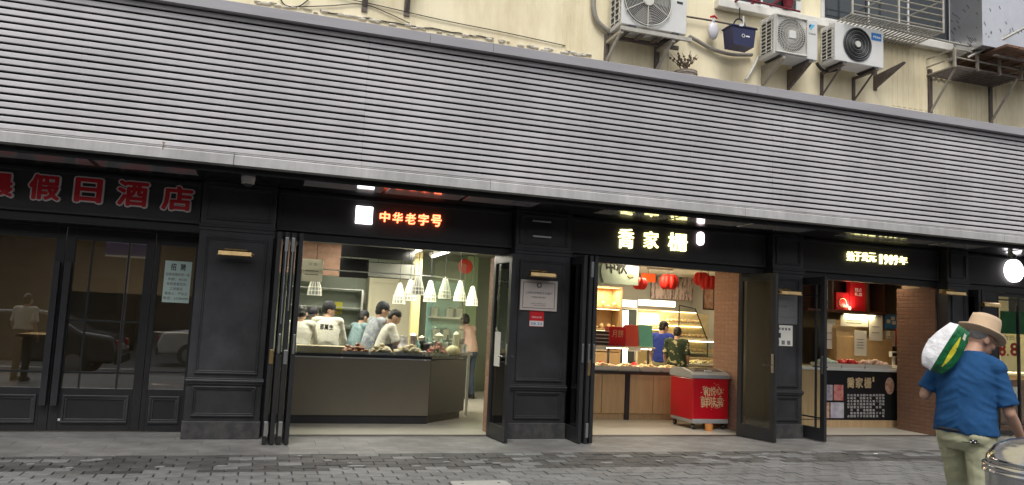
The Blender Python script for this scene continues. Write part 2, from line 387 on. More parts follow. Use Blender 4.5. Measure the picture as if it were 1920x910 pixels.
mat('felt_tan', (0.56, 0.41, 0.27), 0.85, var=0.05, vscale=8, bump=0.08, bscale=90)
mat('coat_white', (0.70, 0.68, 0.60), 0.8, var=0.05, vscale=6, bump=0.2, bscale=10)
mat('shirt_check', (0.60, 0.62, 0.64), 0.8, col2=(0.16, 0.19, 0.28), vscale=16)
mat('apron_dark', (0.03, 0.03, 0.04), 0.7, var=0.2)
mat('gown_blue', (0.17, 0.25, 0.27), 0.8, var=0.1)
mat('gown_grey', (0.20, 0.23, 0.20), 0.8, var=0.1)
mat('tee_pink', (0.60, 0.42, 0.34), 0.85, var=0.06, bump=0.2, bscale=10)
mat('tee_royal', (0.025, 0.055, 0.36), 0.85, var=0.08, bump=0.2, bscale=10)
mat('floral', (0.55, 0.50, 0.30), 0.8, col2=(0.028, 0.05, 0.024), vscale=8.5, detail=2, lo=.54, hi=.60)
mat('jeans', (0.05, 0.07, 0.11), 0.85, var=0.15)
mat('black_cloth', (0.015, 0.015, 0.017), 0.85)
mat('cap_navy', (0.012, 0.012, 0.02), 0.7)
mat('pack_white', (0.74, 0.74, 0.77), 0.35, var=0.03, bump=0.5, bscale=26)
mat('pack_green', (0.012, 0.13, 0.045), 0.26, var=0.25, vscale=14, bump=0.6, bscale=30)
mat('pack_yellow', (0.72, 0.66, 0.05), 0.3)
mat('bin_blue', (0.03, 0.16, 0.36), 0.5)
mat('bark', (0.11, 0.085, 0.06), 0.9, var=0.3, vscale=12, bump=0.4)
mat('car_white', (0.62, 0.62, 0.63), 0.25, coat=0.5)
mat('car_grey', (0.10, 0.10, 0.11), 0.25, 0.4, coat=0.6)
mat('sign_blue', (0.02, 0.04, 0.30), 0.4)
mat('lamp_red', (0.45, 0.01, 0.01), 0.3)
glass_mat('glass_hotel', (0.62, 0.64, 0.64), 1.6, boost=3.2)
mat('far_wall', (0.09, 0.09, 0.088), 0.8, var=.3, vscale=1)
glass_mat('glass_clear', (0.93, 0.95, 0.93), 1.45)
glass_mat('glass_door', (0.62, 0.63, 0.60), 1.6, boost=1.5)
glass_mat('glass_green', (0.84, 0.90, 0.83), 1.5)
glass_mat('glass_dark', (0.30, 0.31, 0.30), 1.55, boost=1.3)

# ------------------------------------------------------------------ ground
gb = B(); gb.box(-60, 70, -7.6, 0.0, -0.25, -0.02)
pavement = struct('pavement', gb, 'joint_soil')
rb = B(); rb.box(-120, 130, -120, -7.75, -0.40, -0.16)
road = struct('road', rb, 'asphalt')
kb = B(); kb.box(-60, 70, -7.75, -7.6, -0.3, 0.0, 0.02)
struct('kerb', kb, 'kerb_strip')
for k in range(9):
    lb = B(); lb.box(-30 + k * 6, -27 + k * 6, -11.4, -11.25, -0.16, -0.155); obj('lane_mark', lb, 'line_paint', road)
# smooth granite strip along the shops, laid in long slabs
SL = 0.62
bs = B(); bs.box(-0.3042, 0.3042, -0.1472, 0.1472, -0.03, 0.0, 0.0025)
slab_me = None
for r in range(4):
    y = -0.19 - 0.296 * r
    x = -4.2 + (0.31 if r % 2 else 0)
    while x < 13.6:
        if slab_me is None:
            o = obj('granite_slab', bs, 'kerb_strip', pavement, local=True); slab_me = o.data
        else:
            o = bpy.data.objects.new('granite_slab', slab_me); COL.objects.link(o); o.parent = pavement
        o.location = (x, y, random.uniform(-0.0012, 0.0005)); x += 0.61
        if r > 1 and o.location.x > 11.5: break
# pavers: a dark worn band, then pale ones; the 300 that show largest are single stones
pw, pd = 0.236, 0.150
def paver_mesh(nm, m):
    b = B(); b.box(-pw / 2 + 0.006, pw / 2 - 0.006, -pd / 2 + 0.005, pd / 2 - 0.005, -0.05, 0.0, 0.007)
    o = obj(nm, b, m, pavement, local=True); me = o.data; bpy.data.objects.remove(o); return me
pm_d = [paver_mesh('paving_stone', 'paver_dark'), paver_mesh('paving_stone', 'paver_light')]
spots = []
row = 0; y = -1.30
while y > -3.6:
    x = -4.0 + (pw / 2 if row % 2 else 0)
    while x < 11.5:
        spots.append((x, y, row)); x += pw
    y -= pd; row += 1
def visible(x, y):
    d = Vector((x, y, 0)) - CAM; l = ROT.transposed() @ d
    u = CX + l.x / l.z * FPX; v = CY + l.y / l.z * FPX
    return l.z > 0.3 and -30 < u < 1950 and v < 935, l.z
cand = []
restd, restl = B(), B()
for (x, y, row) in spots:
    edge = -2.06 + 0.10 * noise.noise(Vector((x * 0.6, 3.1, 0)))
    top = -1.22 + 0.12 * noise.noise(Vector((x * 0.8, 8.1, 0)))
    dark = edge < y < top and random.random() < (0.82 if x < 6 else 0.62)
    vis, dz = visible(x, y)
    cand.append((dz if vis else 999, x, y, dark))
cand.sort()
for i, (dz, x, y, dark) in enumerate(cand):
    z = random.uniform(-0.010, 0.001) if dark else random.uniform(-0.005, 0.001)
    if i < 300 and dz < 900:
        o = bpy.data.objects.new('paving_stone', pm_d[0 if dark else 1]); COL.objects.link(o); o.parent = pavement
        o.location = (x, y, z); o.rotation_euler = (random.uniform(-.01, .01), random.uniform(-.008, .008), random.uniform(-.02, .02))
    else:
        (restd if dark else restl).box(x - pw / 2 + .006, x + pw / 2 - .006, y - pd / 2 + .005, y + pd / 2 - .005, -0.05, z)
for b_, m_ in ((restd, 'paver_dark'), (restl, 'paver_light')):
    if b_.v:
        o = obj('paving_stone_field', b_, m_, pavement); o['kind'] = 'stuff'
nb = B(); nb.box(-60, 70, -7.6, -3.62, -0.02, -0.003); nb.box(-60, -4.2, -3.62, -0.02, -0.02, -0.003); nb.box(13.9, 70, -3.62, -0.02, -0.02, -0.003)
o = obj('paving_far', nb, 'paver_light', pavement)
# pale worn patches where the face of a dark paver has broken away
cb = []
for k in range(34):
    x = random.uniform(-3.2, 7.5); y = random.uniform(-2.05, -1.25); a = random.uniform(.03, .10); c = random.uniform(.015, .04)
    pts = [(x + a * cos(t) * random.uniform(.75, 1.1), y + c * sin(t) * random.uniform(.75, 1.1)) for t in [2 * pi * q / 9 for q in range(9)]]
    b = B(); b.prism(pts, -0.004, 0.006, 'XY'); obj('worn_chip', b, 'paver_chip', pavement)
# access cover let into the pavement
c0 = atz(838, 904); c1 = atz(952, 904)
mh = thing('access_cover', 'pale stone access cover with rounded corners set in the pavers', 'cover', ((c0.x + c1.x) / 2, c0.y - 0.25, 0))
def rrect(x0, x1, y0, y1, r, n=5):
    out = []
    for cx, cy, a in ((x1 - r, y1 - r, 0), (x0 + r, y1 - r, 90), (x0 + r, y0 + r, 180), (x1 - r, y0 + r, 270)):
        for k in range(n + 1): t = radians(a + 90 * k / n); out.append((cx + r * cos(t), cy + r * sin(t)))
    return out
wx = (c1.x - c0.x) / 2
b = B(); b.prism(rrect(-wx, wx, -0.25, 0.25, 0.07), -0.05, 0.006, 'XY'); obj('rim', b, 'joint_soil', mh, local=True)
b = B(); b.prism(rrect(-wx + .015, wx - .015, -0.235, 0.235, 0.06), -0.03, 0.011, 'XY'); obj('lid', b, 'cover_stone', mh, local=True)
for s in (-1, 1):
    b = B(); b.cyl((s * wx * .6, .12, .011), (s * wx * .6, .12, .0135), .014, n=10); obj('lifting_hole', b, 'black_ink', mh, local=True)
b = B(); b.ell((0, 0, 0.004), 0.035, 0.02, 0.006)
q = atz(1642, 852); o = obj('litter_scrap', b, 'paper', None, local=True); o.location = (q.x, q.y, 0.002); tag(o, 'tiny white scrap of litter lying on the granite strip', 'litter')
# ------------------------------------------------------------------ upper building
WY = -0.62
bld = thing('apartment_building', 'cream rendered apartment building above the grey louvred canopy', 'building', (4, 0, 0))
b = B(); b.box(-14, 26, WY, 7.5, 3.35, 16.0); obj('wall', b, 'wall_cream', bld)
b = B(); b.box(-14, 26, 7.2, 7.5, 0.0, 3.349); obj('rear_wall', b, 'wall_white', bld)
# ribbed render panels between the openings
for (pa, pb, py0, py1) in ((1056, 1105, -60, 100), (1162, 1262, 88, 128), (1672, 1740, 96, 186), (1742, 1870, 110, 208)):
    p0 = at(pa, py0 if py0 > 0 else 20, WY); p1 = at(pb, py1, WY)
    ztop = at((pa + pb) / 2, py0, WY).z; zb = min(at(pa, py1, WY).z, at(pb, py1, WY).z) - 0.1
    x = p0.x; b = B()
    while x < p1.x:
        b.box(x, x + 0.055, WY - 0.009, WY + 0.02, zb, ztop, 0.004); x += 0.105
    obj('ribbed_panel', b, 'wall_cream', bld)
b = B()
rr = random.Random(5)
for k in range(60):                        # crumbling mortar along the canopy's back edge
    u = rr.uniform(480, 1110); q = at(u, 8 + (u - 480) * .163 - rr.uniform(1, 7), WY); s = rr.uniform(.015, .045); b.ell((q.x, WY - 0.01, q.z), s * 1.6, .02, s * .5, 7, 4)
obj('crumbling_mortar', b, 'cement_patch', bld)['kind'] = 'stuff'
b = B(); pts = []
for k in range(26):
    u = 600 + 13 * k; q = at(u, 21 + (u - 600) * .163 + rr.uniform(-1.6, 1.6), WY); pts.append((q.x, WY - .012, q.z))
b.tube(pts, .008, 5); obj('crack', b, 'cable_black', bld)
# sill band and windows on the right
s0 = at(1345, 12, WY); s1 = at(1800, 88, WY)
zs = (s0.z + s1.z) / 2
b = B(); b.box(s0.x - .05, s1.x + 2.5, WY - .12, WY + .02, zs - .10, zs + .02, .01); obj('window_sill', b, 'wall_white', bld)
def window(x0, x1, z0, z1, label_curtain=True):
    wq = obj('window', B().frame(x0, x1, z0, z1, WY - .035, WY + .02, .055, .004), 'white_plastic', bld)
    n = max(1, round((x1 - x0) / .75)); wdt = (x1 - x0 - .11) / n
    for k in range(n):
        a = x0 + .055 + k * wdt
        obj('pane', B().box(a + .03, a + wdt - .03, WY - .016, WY - .008, z0 + .085, z1 - .06), 'window_dark', wq)
        obj('sash', B().frame(a + .002, a + wdt - .002, z0 + .057, z1 - .057, WY - .03, WY + .012, .03), 'white_plastic' if k % 2 else 'dark_steel', wq)
    return wq
xa = at(1500, 0, WY).x; xb = at(1538, 10, WY).x
window(at(1345, 10, WY).x, xa, zs + .025, zs + 1.6)
window(xb, at(1782, 60, WY).x, zs + .025, zs + 1.6)
# plants on the sill behind the first balcony rail
pl = thing('potted_plant', 'leafy green plant in a pink pot on the sill over the swirl-grille unit', 'plant', at(1478, 14, WY - .1))
b = B(); b.lathe([(.06, 0), (.085, .13), (.09, .14), (.08, .14)], n=14); obj('pot', b, 'dark_red', pl, local=True, smooth=True, auto=40)
b = B()
for k in range(46):
    a = rr.uniform(0, 6.28); l = rr.uniform(.15, .42); t = rr.uniform(.1, .9); p = Vector((0, 0, .13)); d = Vector((cos(a) * t, sin(a) * t * .6, 1)).normalized()
    q1 = p + d * l * .6; q2 = p + d * l + Vector((cos(a), sin(a) * .6, -.6)) * l * .25; wv = d.cross(Vector((0, 1, .2))).normalized() * .014
    b.add([p - wv * .4, p + wv * .4, q1 + wv, q1 - wv, q2], [(0, 1, 2, 3), (3, 2, 4)])
obj('leaves', b, 'leaf_green', pl, local=True)
rail = thing('drying_rail', 'red and grey iron balcony rail with slanted stays above the blue basket', 'rail', at(1410, 8, WY - .3))
q0, q1 = at(1385, -4, WY - .55), at(1500, 22, WY - .55)
obj('bar', B().tube([q0, q1], .014), 'dark_red', rail); obj('bar', B().tube([q0 + Vector((0, 0, .16)), q1 + Vector((0, 0, .16))], .014), 'pale_iron', rail)
for px in (1362, 1400, 1440):
    q = at(px, 14, WY); obj('stay', B().tube([q + Vector((0, .0, 0)), q + Vector((.28, -.5, .22))], .016), 'dark_red', rail)

# security grille in front of the second window
gr = thing('security_grille', 'projecting iron security cage of slanted bars over the window', 'window grille', at(1640, 30, WY))
gz = at(1650, 72, WY - .1).z
g0 = at(1545, 40, WY - .05).x; g1 = at(1765, 30, WY - .6).x
for k in range(24):
    x = g0 + (g1 - g0) * k / 23
    obj('floor_bar', B().tube([(x, WY - .01, gz - 0.0), (x, WY - .62, gz + .02)], .012, 6), 'pale_iron', gr)
for k, yy in enumerate((WY - .2, WY - .42, WY - .62)):
    obj('cross_bar', B().tube([(g0 - .02, yy, gz + .02), (g1 + .02, yy, gz + .02)], .013, 6), 'pale_iron', gr)
for k in range(7):
    obj('front_rail', B().tube([(g0, WY - .63, gz + .06 + .10 * k), (g1, WY - .63, gz + .06 + .10 * k)], .011, 6), 'painted_iron', gr)
for x in (g0, (g0 + g1) / 2, g1):
    obj('upright', B().tube([(x, WY - .635, gz), (x, WY - .635, gz + 1.5)], .016, 6), 'pale_iron', gr)
    obj('stay', B().tube([(x, WY - .01, gz + .5), (x, WY - .63, gz + .5)], .012, 6), 'pale_iron', gr)
# long rod under the window
r0, r1 = at(1650, 50, WY - .45), at(1838, 92, WY - .45)
o = obj('drying_pole', B().tube([r0, r1], .016), 'pale_iron', None); tag(o, 'long grey pole running from the cage to the foil-wrapped box', 'pole')
r0, r1 = at(1815, 108, WY - .5), at(1922, 52, WY - .9)
o = obj('propping_pole', B().tube([r0, r1], .02), 'pale_iron', None); tag(o, 'slanted grey pole sticking out before the brown boards', 'pole')

# foil-wrapped enclosure
f0 = at(1782, 60, WY - .02); fx1 = at(1950, 100, WY - .75).x; fz = at(1860, 88, WY - .75).z
fy = WY - .75
fo = thing('foil_box', 'silver foil-wrapped box with printed film jutting from the wall', 'box', (f0.x, WY, fz))
bx0 = at(1842, 60, fy).x
b = B(); b.prism([(f0.x - .02, WY), (bx0, fy), (fx1, fy), (fx1, WY)], fz, fz + 1.8, 'XY'); obj('foil_skin', b, 'foil', fo)
dcol = (Vector((bx0, fy, 0)) - Vector((f0.x - .02, WY, 0)))
nrm = Vector((dcol.y, -dcol.x, 0)).normalized()
for k in range(26):
    t = rr.uniform(.08, .9); z = fz + rr.uniform(.05, .75); c = Vector((f0.x - .02, WY, z)) + dcol * t + nrm * .004
    e = dcol.normalized(); u = (e * cos(.9) + Vector((0, 0, -1)) * sin(.9)); l = rr.uniform(.02, .07); v = u.cross(nrm)
    b = B(); b.add([c - u * l - v * .005, c + u * l - v * .005, c + u * l + v * .005, c - u * l + v * .005], [(0, 1, 2, 3)]); obj('printed_mark', b, 'foil_ink', fo)
for k in range(16):
    x = rr.uniform(bx0 + .03, bx0 + .85); z = fz + rr.uniform(.06, .7); l = rr.uniform(.02, .06)
    b = B(); b.add([(x, fy - .003, z), (x + .012, fy - .003, z), (x + l * .5 + .012, fy - .003, z - l), (x + l * .5, fy - .003, z - l)], [(0, 1, 2, 3)]); obj('printed_mark', b, 'foil_ink', fo)
bd = thing('board_shelf', 'dark brown corrugated board sagging under the foil-wrapped box', 'board', (f0.x, WY, fz))
for k in range(7):
    x = f0.x + .05 + k * .25
    b = B(); b.box(x, x + .235, WY - .95, WY - .01, fz - .05 - .01 * k, fz - .012, .004); obj('plank', b, 'brown_board', bd)
for k in range(3): obj('batten', B().box(f0.x, f0.x + 1.8, WY - .2 - .3 * k, WY - .16 - .3 * k, fz - .15, fz - .125), 'rusty_iron', bd)

# iron plant rack
ry = WY - .52
k0, k1 = at(1790, 122, ry), at(1915, 148, ry)
rz = (k0.z + k1.z) / 2; rx0, rx1 = k0.x, k1.x
rk = thing('plant_rack', 'empty iron plant rack with slatted floor bracketed to the cream wall', 'rack', ((rx0 + rx1) / 2, WY, rz))
for k in range(9):
    y = WY - .03 - .49 * k / 8; obj('floor_slat', B().box(rx0, rx1, y - .012, y + .012, rz - .012, rz + .012), 'rusty_iron', rk)
for z in (.0, .13, .26):
    obj('rail', B().tube([(rx0, WY, rz + z), (rx0, ry, rz + z), (rx1, ry, rz + z), (rx1, WY, rz + z)], .013, 6), 'painted_iron', rk)
for k in range(4):
    x = rx0 + (rx1 - rx0) * k / 3; obj('post', B().box(x - .016, x + .016, ry - .018, ry + .018, rz - .02, rz + .28), 'painted_iron', rk)
for x in (rx0 + .05, rx1 - .05):
    obj('wall_post', B().box(x - .03, x + .03, WY - .04, WY, rz - .62, rz + .1), 'rusty_iron', rk)
    obj('brace', B().tube([(x, WY - .03, rz - .58), (x, ry + .02, rz)], .02, 6), 'painted_iron', rk)
b = B()
for k in range(30): b.ell((rx0 + .45 + rr.random() * .5, ry + .1 + rr.random() * .2, rz + .03 + rr.random() * .06), .04, .03, .02, 6, 4)
o = obj('dead_leaves', b, 'dead_twig', None); tag(o, 'heap of dry dead leaves lying in the plant rack', 'leaves', kind='stuff')

# ------------------------------------------------------------------ canopy
AY = -1.20
cx0, cx1 = -5.2, 16.5
zfb = 3.022; zft = 3.150; zcl = 4.668; zct = 4.788
can = thing('louvred_canopy', 'long grey louvred metal canopy running above all the shops', 'canopy', (4, AY, zfb))
n = 21; pitch = (zcl - zft) / n
for k in range(n):
    for a_, c_ in ((cx0, .92), (.92, 6.35), (6.35, 11.4), (11.4, cx1)):      # extrusions butt at the same joints
        z = zft + .008 + k * pitch + rr.uniform(-.0012, .0012); y_ = AY + rr.uniform(-.002, .002)
        b = B(); b.prism([(y_, z + .006), (y_ + .003, z + .001), (y_ + .016, z + .001), (y_ + .016, z + .0495), (y_ + .003, z + .0495), (y_, z + .0445)], a_ + .0012, c_ - .0012, 'YZ'); obj('slat', b, 'slat_metal', can)
obj('backing', B().box(cx0, cx1, AY + .13, AY + .15, zft - .05, zct - .06), 'void_black', can)
for xk in range(16):
    x = cx0 + .4 + xk * 1.42; obj('slat_carrier', B().box(x, x + .03, AY + .055, AY + .10, zft, zcl), 'dark_steel', can)
xs = [cx0, at(438, 310, AY).x, at(918, 350, AY).x, at(1395, 396, AY).x, at(1880, 445, AY).x, cx1]
for a, c in zip(xs[:-1], xs[1:]):
    b = B(); b.prism([(AY - .03, zfb), (AY + .12, zfb), (AY + .12, zft - .012), (AY + .0, zft - .012), (AY - .022, zft - .02), (AY - .03, zft - .03)], a + .003, c - .003, 'YZ'); obj('fascia_panel', b, 'fascia_metal', can)
    b = B(); b.box(a + .002, c - .002, AY - .012, AY + .1, zft - .010, zft + .002); obj('drip_trim', b, 'fascia_metal', can)
xs = [cx0, at(200, -40, AY - .08).x, at(807, 70, AY - .08).x, at(925, 92, AY - .08).x, at(1420, 180, AY - .08).x, cx1]
for a, c in zip(xs[:-1], xs[1:]):
    b = B(); b.prism([(AY - .09, zcl + .0), (AY + .2, zcl + .0), (AY + .2, zct - .02), (AY - .07, zct), (AY - .09, zct - .012)], a + .002, c - .002, 'YZ'); obj('cap_panel', b, 'cap_metal', can)
obj('top_deck', B().box(cx0, cx1, AY + .2, WY + .02, zct - .06, zct - .02), 'cap_metal', can)
for px, py in ((306, 272),):
    q = at(px, py, AY - .03); b = B(); b.prism([(q.x - .008, q.z - .05), (q.x + .004, q.z - .048), (q.x + .012, q.z + .02), (q.x + .022, q.z + .034), (q.x - .014, q.z + .035), (q.x - .002, q.z + .01)], AY - .0312, AY - .03, 'XZ'); obj('rust_mark', b, 'rust_stain', can)

# ------------------------------------------------------------------ shop fronts
PY = -0.22           # front of pilasters
HY = -0.06           # sign boards
SZ = 2.985           # soffit
P1 = (-0.775, 0.055); P2 = (3.10, 3.885); P3 = (7.10, 7.63)
KX = at(1743, 700, .12).x   # brick return of the takeaway
P4 = (KX + .03, at(1816, 560, PY).x)
# mouldings
def moulding(x0, x1, z0, z1, Y, wd=.032, parent=None, m='black_paint'):
    b = B(); b.frame(x0, x1, z0, z1, Y - .022, Y + .001, wd * .5, .004); b.frame(x0 + wd * .5, x1 - wd * .5, z0 + wd * .5, z1 - wd * .5, Y - .012, Y + .001, wd * .5, .004)
    return obj('panel_moulding', b, m, parent)
def pilaster(parent, x0, x1, box_panel=True):
    pz = 2.983
    p = obj('pilaster', B().box(x0, x1, PY, 0.34, 0.0, pz, .006), 'black_paint', parent)
    obj('plinth', B().box(x0 - .012, x1 + .012, PY - .02, 0.1, 0, .20, .006), 'plinth_paint', p)
    wq = x1 - x0; e = .07
    moulding(x0 + e, x1 - e, .255, .60, PY, .04, p); moulding(x0 + e, x1 - e, .74, 2.33, PY, .04, p)
    b = B(); b.box(x0 - .016, x1 + .016, PY - .03, PY + .02, .645, .675, .008); b.box(x0 - .010, x1 + .010, PY - .018, PY + .02, .62, .645, .004); b.box(x0 - .010, x1 + .010, PY - .018, PY + .02, .675, .692, .004); obj('dado_rail', b, 'black_paint', p)
    b = B(); b.box(x0 - .016, x1 + .016, PY - .03, PY + .02, 2.44, 2.47, .008); b.box(x0 - .01, x1 + .01, PY - .016, PY + .02, 2.40, 2.44, .004); obj('capital_rail', b, 'black_paint', p)
    if box_panel: moulding(x0 + .05, x1 - .05, 2.53, 2.93, PY, .04, p)
    return p
def header(parent, x0, x1):
    h = obj('sign_board', B().box(x0, x1, HY, .30, 2.475, SZ - .004), 'header_paint', parent)
    b = B(); b.frame(x0 + .015, x1 - .015, 2.478, SZ - .02, HY - .02, HY + .001, .035, .004); obj('sign_frame', b, 'black_paint', h)
    obj('lintel', B().box(x0, x1, -.02, .12, 2.375, 2.474, .004), 'door_black', h)
    return h
def soffit(parent, x0, x1, n=3, wall=False):
    s = obj('soffit', B().box(x0, x1, AY + .12, .3, SZ, SZ + .08), 'soffit_frame', parent)
    wq = (x1 - x0) / n
    for k in range(n):
        a = x0 + k * wq
        obj('soffit_panel', B().box(a + .03, a + wq - .03, AY + .13, -.56, SZ - .012, SZ - .001, .003), 'soffit_panel', s)
    return s
hotel = thing('hotel_facade', 'black panelled hotel entrance with red lettering over glazed doors', 'shopfront', (-2.4, 0, 0))
deli = thing('deli_facade', 'black panelled food shopfront with lit white square and red sign', 'shopfront', (1.6, 0, 0))
bakery = thing('bakery_facade', 'black panelled bakery front with three lit calligraphy letters', 'shopfront', (5.5, 0, 0))
kiosk = thing('takeaway_facade', 'black panelled takeaway shopfront with lit 1909 sign', 'shopfront', (9.2, 0, 0))
drinks = thing('drinks_facade', 'dark shopfront with round lit sign and tall mullioned window', 'shopfront', (13, 0, 0))
pilaster(hotel, *P1); pilaster(deli, *P2); pilaster(bakery, *P3, box_panel=True); pilaster(kiosk, *P4)
EX1 = 15.6
header(hotel, -5.0, P1[0] - .004); header(deli, P1[1] + .004, P2[0] - .004); header(bakery, P2[1] + .004, P3[0] - .004); header(kiosk, P3[1] + .004, P4[0] - .004); header(drinks, P4[1] + .004, EX1)
soffit(hotel, -5.0, P1[0] - .01, 4); soffit(deli, P1[1] + .25, P2[0] + .1); soffit(bakery, P2[1] + .14, P3[0] + .2); soffit(kiosk, P3[1] + .25, P4[0] + .1); soffit(drinks, P4[1] + .3, EX1, 3)
b = B()
for a, c, par in ((P1[0] - .008, P1[1] + .248, hotel), (P2[0] + .102, P2[1] + .138, deli), (P3[0] + .202, P3[1] + .248, bakery), (P4[0] + .102, P4[1] + .298, kiosk)):
    obj('soffit_bridge', B().box(a, c, AY + .12, PY + .001, SZ, SZ + .08), 'soffit_frame', par)
obj('front_rail', B().box(-5.0, EX1, AY + .121, AY + .135, SZ - .03, zfb + .05), 'soffit_frame', can)
# thresholds
for par, a, c in ((deli, P1[1], P2[0]), (bakery, P2[1], P3[0]), (kiosk, P3[1], P4[0])):
    obj('threshold', B().box(a, c, -.03, .06, -.02, .012, .003), 'threshold', par)
    obj('step_strip', B().box(a, c, -.045, -.031, -.02, .004), 'steel', par)

# ------------------------------------------------------------------ doors
def leaf(parent, hinge, ang, wd, ht=2.36, muntin=False, glass='glass_door', handle=True, side=1, dark=False, name='door_leaf', hs=1):
    """glazed door leaf, hinge line at the origin, running along local +X, thickness in Y"""
    d = obj(name, B().box(0, .075, -.024, .024, .012, ht, .004).box(wd - .085, wd, -.024, .024, .012, ht, .004).box(.075, wd - .085, -.0235, .0235, .012, .19, .003).box(.075, wd - .085, -.0235, .0235, ht - .11, ht, .003), 'door_black', parent, local=True)
    d.matrix_basis = wm(parent).inverted() @ Matrix.Translation(hinge) @ Matrix.Rotation(ang, 4, 'Z')
    obj('pane', B().box(.072, wd - .082, -.004, .004, .185, ht - .105), glass, d, local=True)
    if muntin:
        for x in (.15,) if wd < .5 else (wd - .2,): obj('muntin', B().box(x, x + .02, -.014, .014, .19, ht - .11), 'door_black', d, local=True)
        for z in (.32, ht - .28): obj('muntin', B().box(.075, wd - .085, -.013, .013, z, z + .02), 'door_black', d, local=True)
    if handle:
        b = B()
        for s in (-1, 1): b.box(wd - .062, wd - .024, s * .0245, s * .031, .96, 1.22, .002)
        h = obj('handle', b, 'steel', d, local=True)
        for s in (-1, 1): obj('lever', B().tube([(wd - .043, s * .03, 1.06), (wd - .043, s * .075, 1.06), (wd - .17, s * .078, 1.06)], .009, 8), 'dark_steel', h, local=True)
    return d
Z3 = lambda x, y: Vector((x, y, 0))
OUT = radians(-90)
for par, a, c in ((deli, P1[1] + .001, .125), (deli, 2.965, P2[0] - .001), (bakery, P2[1] + .001, 3.93), (bakery, 6.78, P3[0] - .001), (kiosk, P3[1] + .001, 7.70)):
    obj('jamb', B().box(a, c, -.05, .13, 0, 2.374, .003), 'door_black', par)
# deli: folded stack on the left, one leaf ajar on the right
stack_w = .60
for k, x in enumerate((.10, .165, .255, .325)):
    d = leaf(deli, Z3(x + .02, -.06 - .02 * (k % 2)), radians(-90 + (1.2 if k % 2 else -0.5)), stack_w, 2.40, glass='glass_dark', handle=False)
    e = stack_w
    if k in (1, 3):
        b = B(); b.box(e, e + .012, -.012, .012, 1.02, 1.24, .003); obj('lock_plate', b, 'steel', d, local=True)
    if k in (0, 2):
        b = B(); b.box(e + .001, e + .006, -.012, .03, .9, 1.06, .002); obj('hinge_plate', b, 'brass' if k == 0 else 'steel', d, local=True)
        b = B(); b.box(e + .001, e + .006, -.010, .03, .10, .26, .002); obj('lower_hinge', b, 'steel', d, local=True)
    if k in (1, 2):
        b = B(); b.cyl((e + .014, 0, 1.35 if k == 1 else 1.5), (e + .014, 0, 2.2), .008, n=8); b.box(e, e + .02, -.018, .018, 2.18, 2.34, .003); obj('shoot_bolt', b, 'steel', d, local=True)
dl = leaf(deli, Z3(2.90, -.01), radians(-84), .60, 2.36)
obj('paper_notice', B().box(.12, .30, -.010, -.006, .92, 1.36), 'paper', dl, local=True)
# bakery
for k, x in enumerate((3.93, 4.0, 4.085)):
    d = leaf(bakery, Z3(x, -.06), radians(-90 + (.8 if k % 2 else -.6)), stack_w, 2.40, glass='glass_dark', handle=False); e = stack_w
    b = B(); b.box(e, e + .010, -.012, .012, 1.02, 1.26, .003); obj('lock_plate', b, 'steel', d, local=True)
    if k == 1:
        b = B(); b.box(e + .001, e + .006, -.006, .03, .86, 1.06, .002); obj('hinge_plate', b, 'brass', d, local=True)
        b = B(); b.box(e + .001, e + .006, -.006, .03, .08, .26, .002); b.box(e + .001, e + .006, -.006, .03, 2.12, 2.32, .002); obj('end_hinge', b, 'steel', d, local=True)
d2 = leaf(bakery, Z3(6.68, -.005), radians(-74), .66, 2.36, glass='glass_door')
# takeaway
d3 = leaf(kiosk, Z3(7.68, -.01), radians(-86), .60, 2.36, muntin=True, glass='glass_clear')
ejx = at(1864, 600, .03).x
obj('jamb', B().box(P4[1] + .001, ejx, -.03, .12, 0, 2.374, .003), 'door_black', drinks)
for k in range(2): leaf(drinks, Z3(P4[1] + .10 + .07 * k, -.04), radians(-90), .30, 2.36, glass='glass_dark', handle=False, name='folded_leaf')

# hotel doors (recessed)
DY = .34
def px2x(px, py, Y): return at(px, py, Y).x
obj('doorway_floor', B().box(-5.0, P1[0] - .014, -.001, DY + .2, -.03, .001), 'kerb_strip', hotel)
obj('transom', B().box(-5.0, P1[0] - .014, DY - .03, DY + .05, 2.36, 2.474, .004), 'door_black', hotel)
xd = [-5.0, px2x(-180, 620, DY), px2x(108, 620, DY), px2x(278, 620, DY), P1[0] - .014]
def hotel_leaf(x0, x1, muntins, name='hotel_door', st=.10):
    d = obj(name, B().box(x0, x0 + st, DY - .025, DY + .025, .01, 2.358, .004).box(x1 - st, x1, DY - .025, DY + .025, .01, 2.358, .004).box(x0 + st, x1 - st, DY - .0245, DY + .0245, .01, .50, .003).box(x0 + st, x1 - st, DY - .0245, DY + .0245, 2.22, 2.358, .003), 'door_black', hotel)
    moulding(x0 + st + .03, x1 - st - .03, .10, .42, DY - .0245, .05, d)
    obj('pane', B().box(x0 + st - .003, x1 - st + .003, DY - .004, DY + .004, .497, 2.223), 'glass_hotel', d)
    for (kind, v) in muntins:
        if kind == 'v': obj('muntin', B().box(v - .01, v + .01, DY - .012, DY + .012, .50, 2.22), 'door_black', d)
        else: obj('muntin', B().box(x0 + st, x1 - st, DY - .011, DY + .011, v - .01, v + .01), 'door_black', d)
    return d
hotel_leaf(xd[0], xd[1] - .01, [('h', .68)])
hA = hotel_leaf(xd[1], xd[2] - .005, [('h', .68)])
hB = hotel_leaf(xd[2], xd[3] - .005, [('v', px2x(158, 620, DY)), ('v', px2x(228, 620, DY)), ('h', .68), ('h', 1.28)])
hC = hotel_leaf(xd[3], xd[4], [('h', .70)], st=.055)
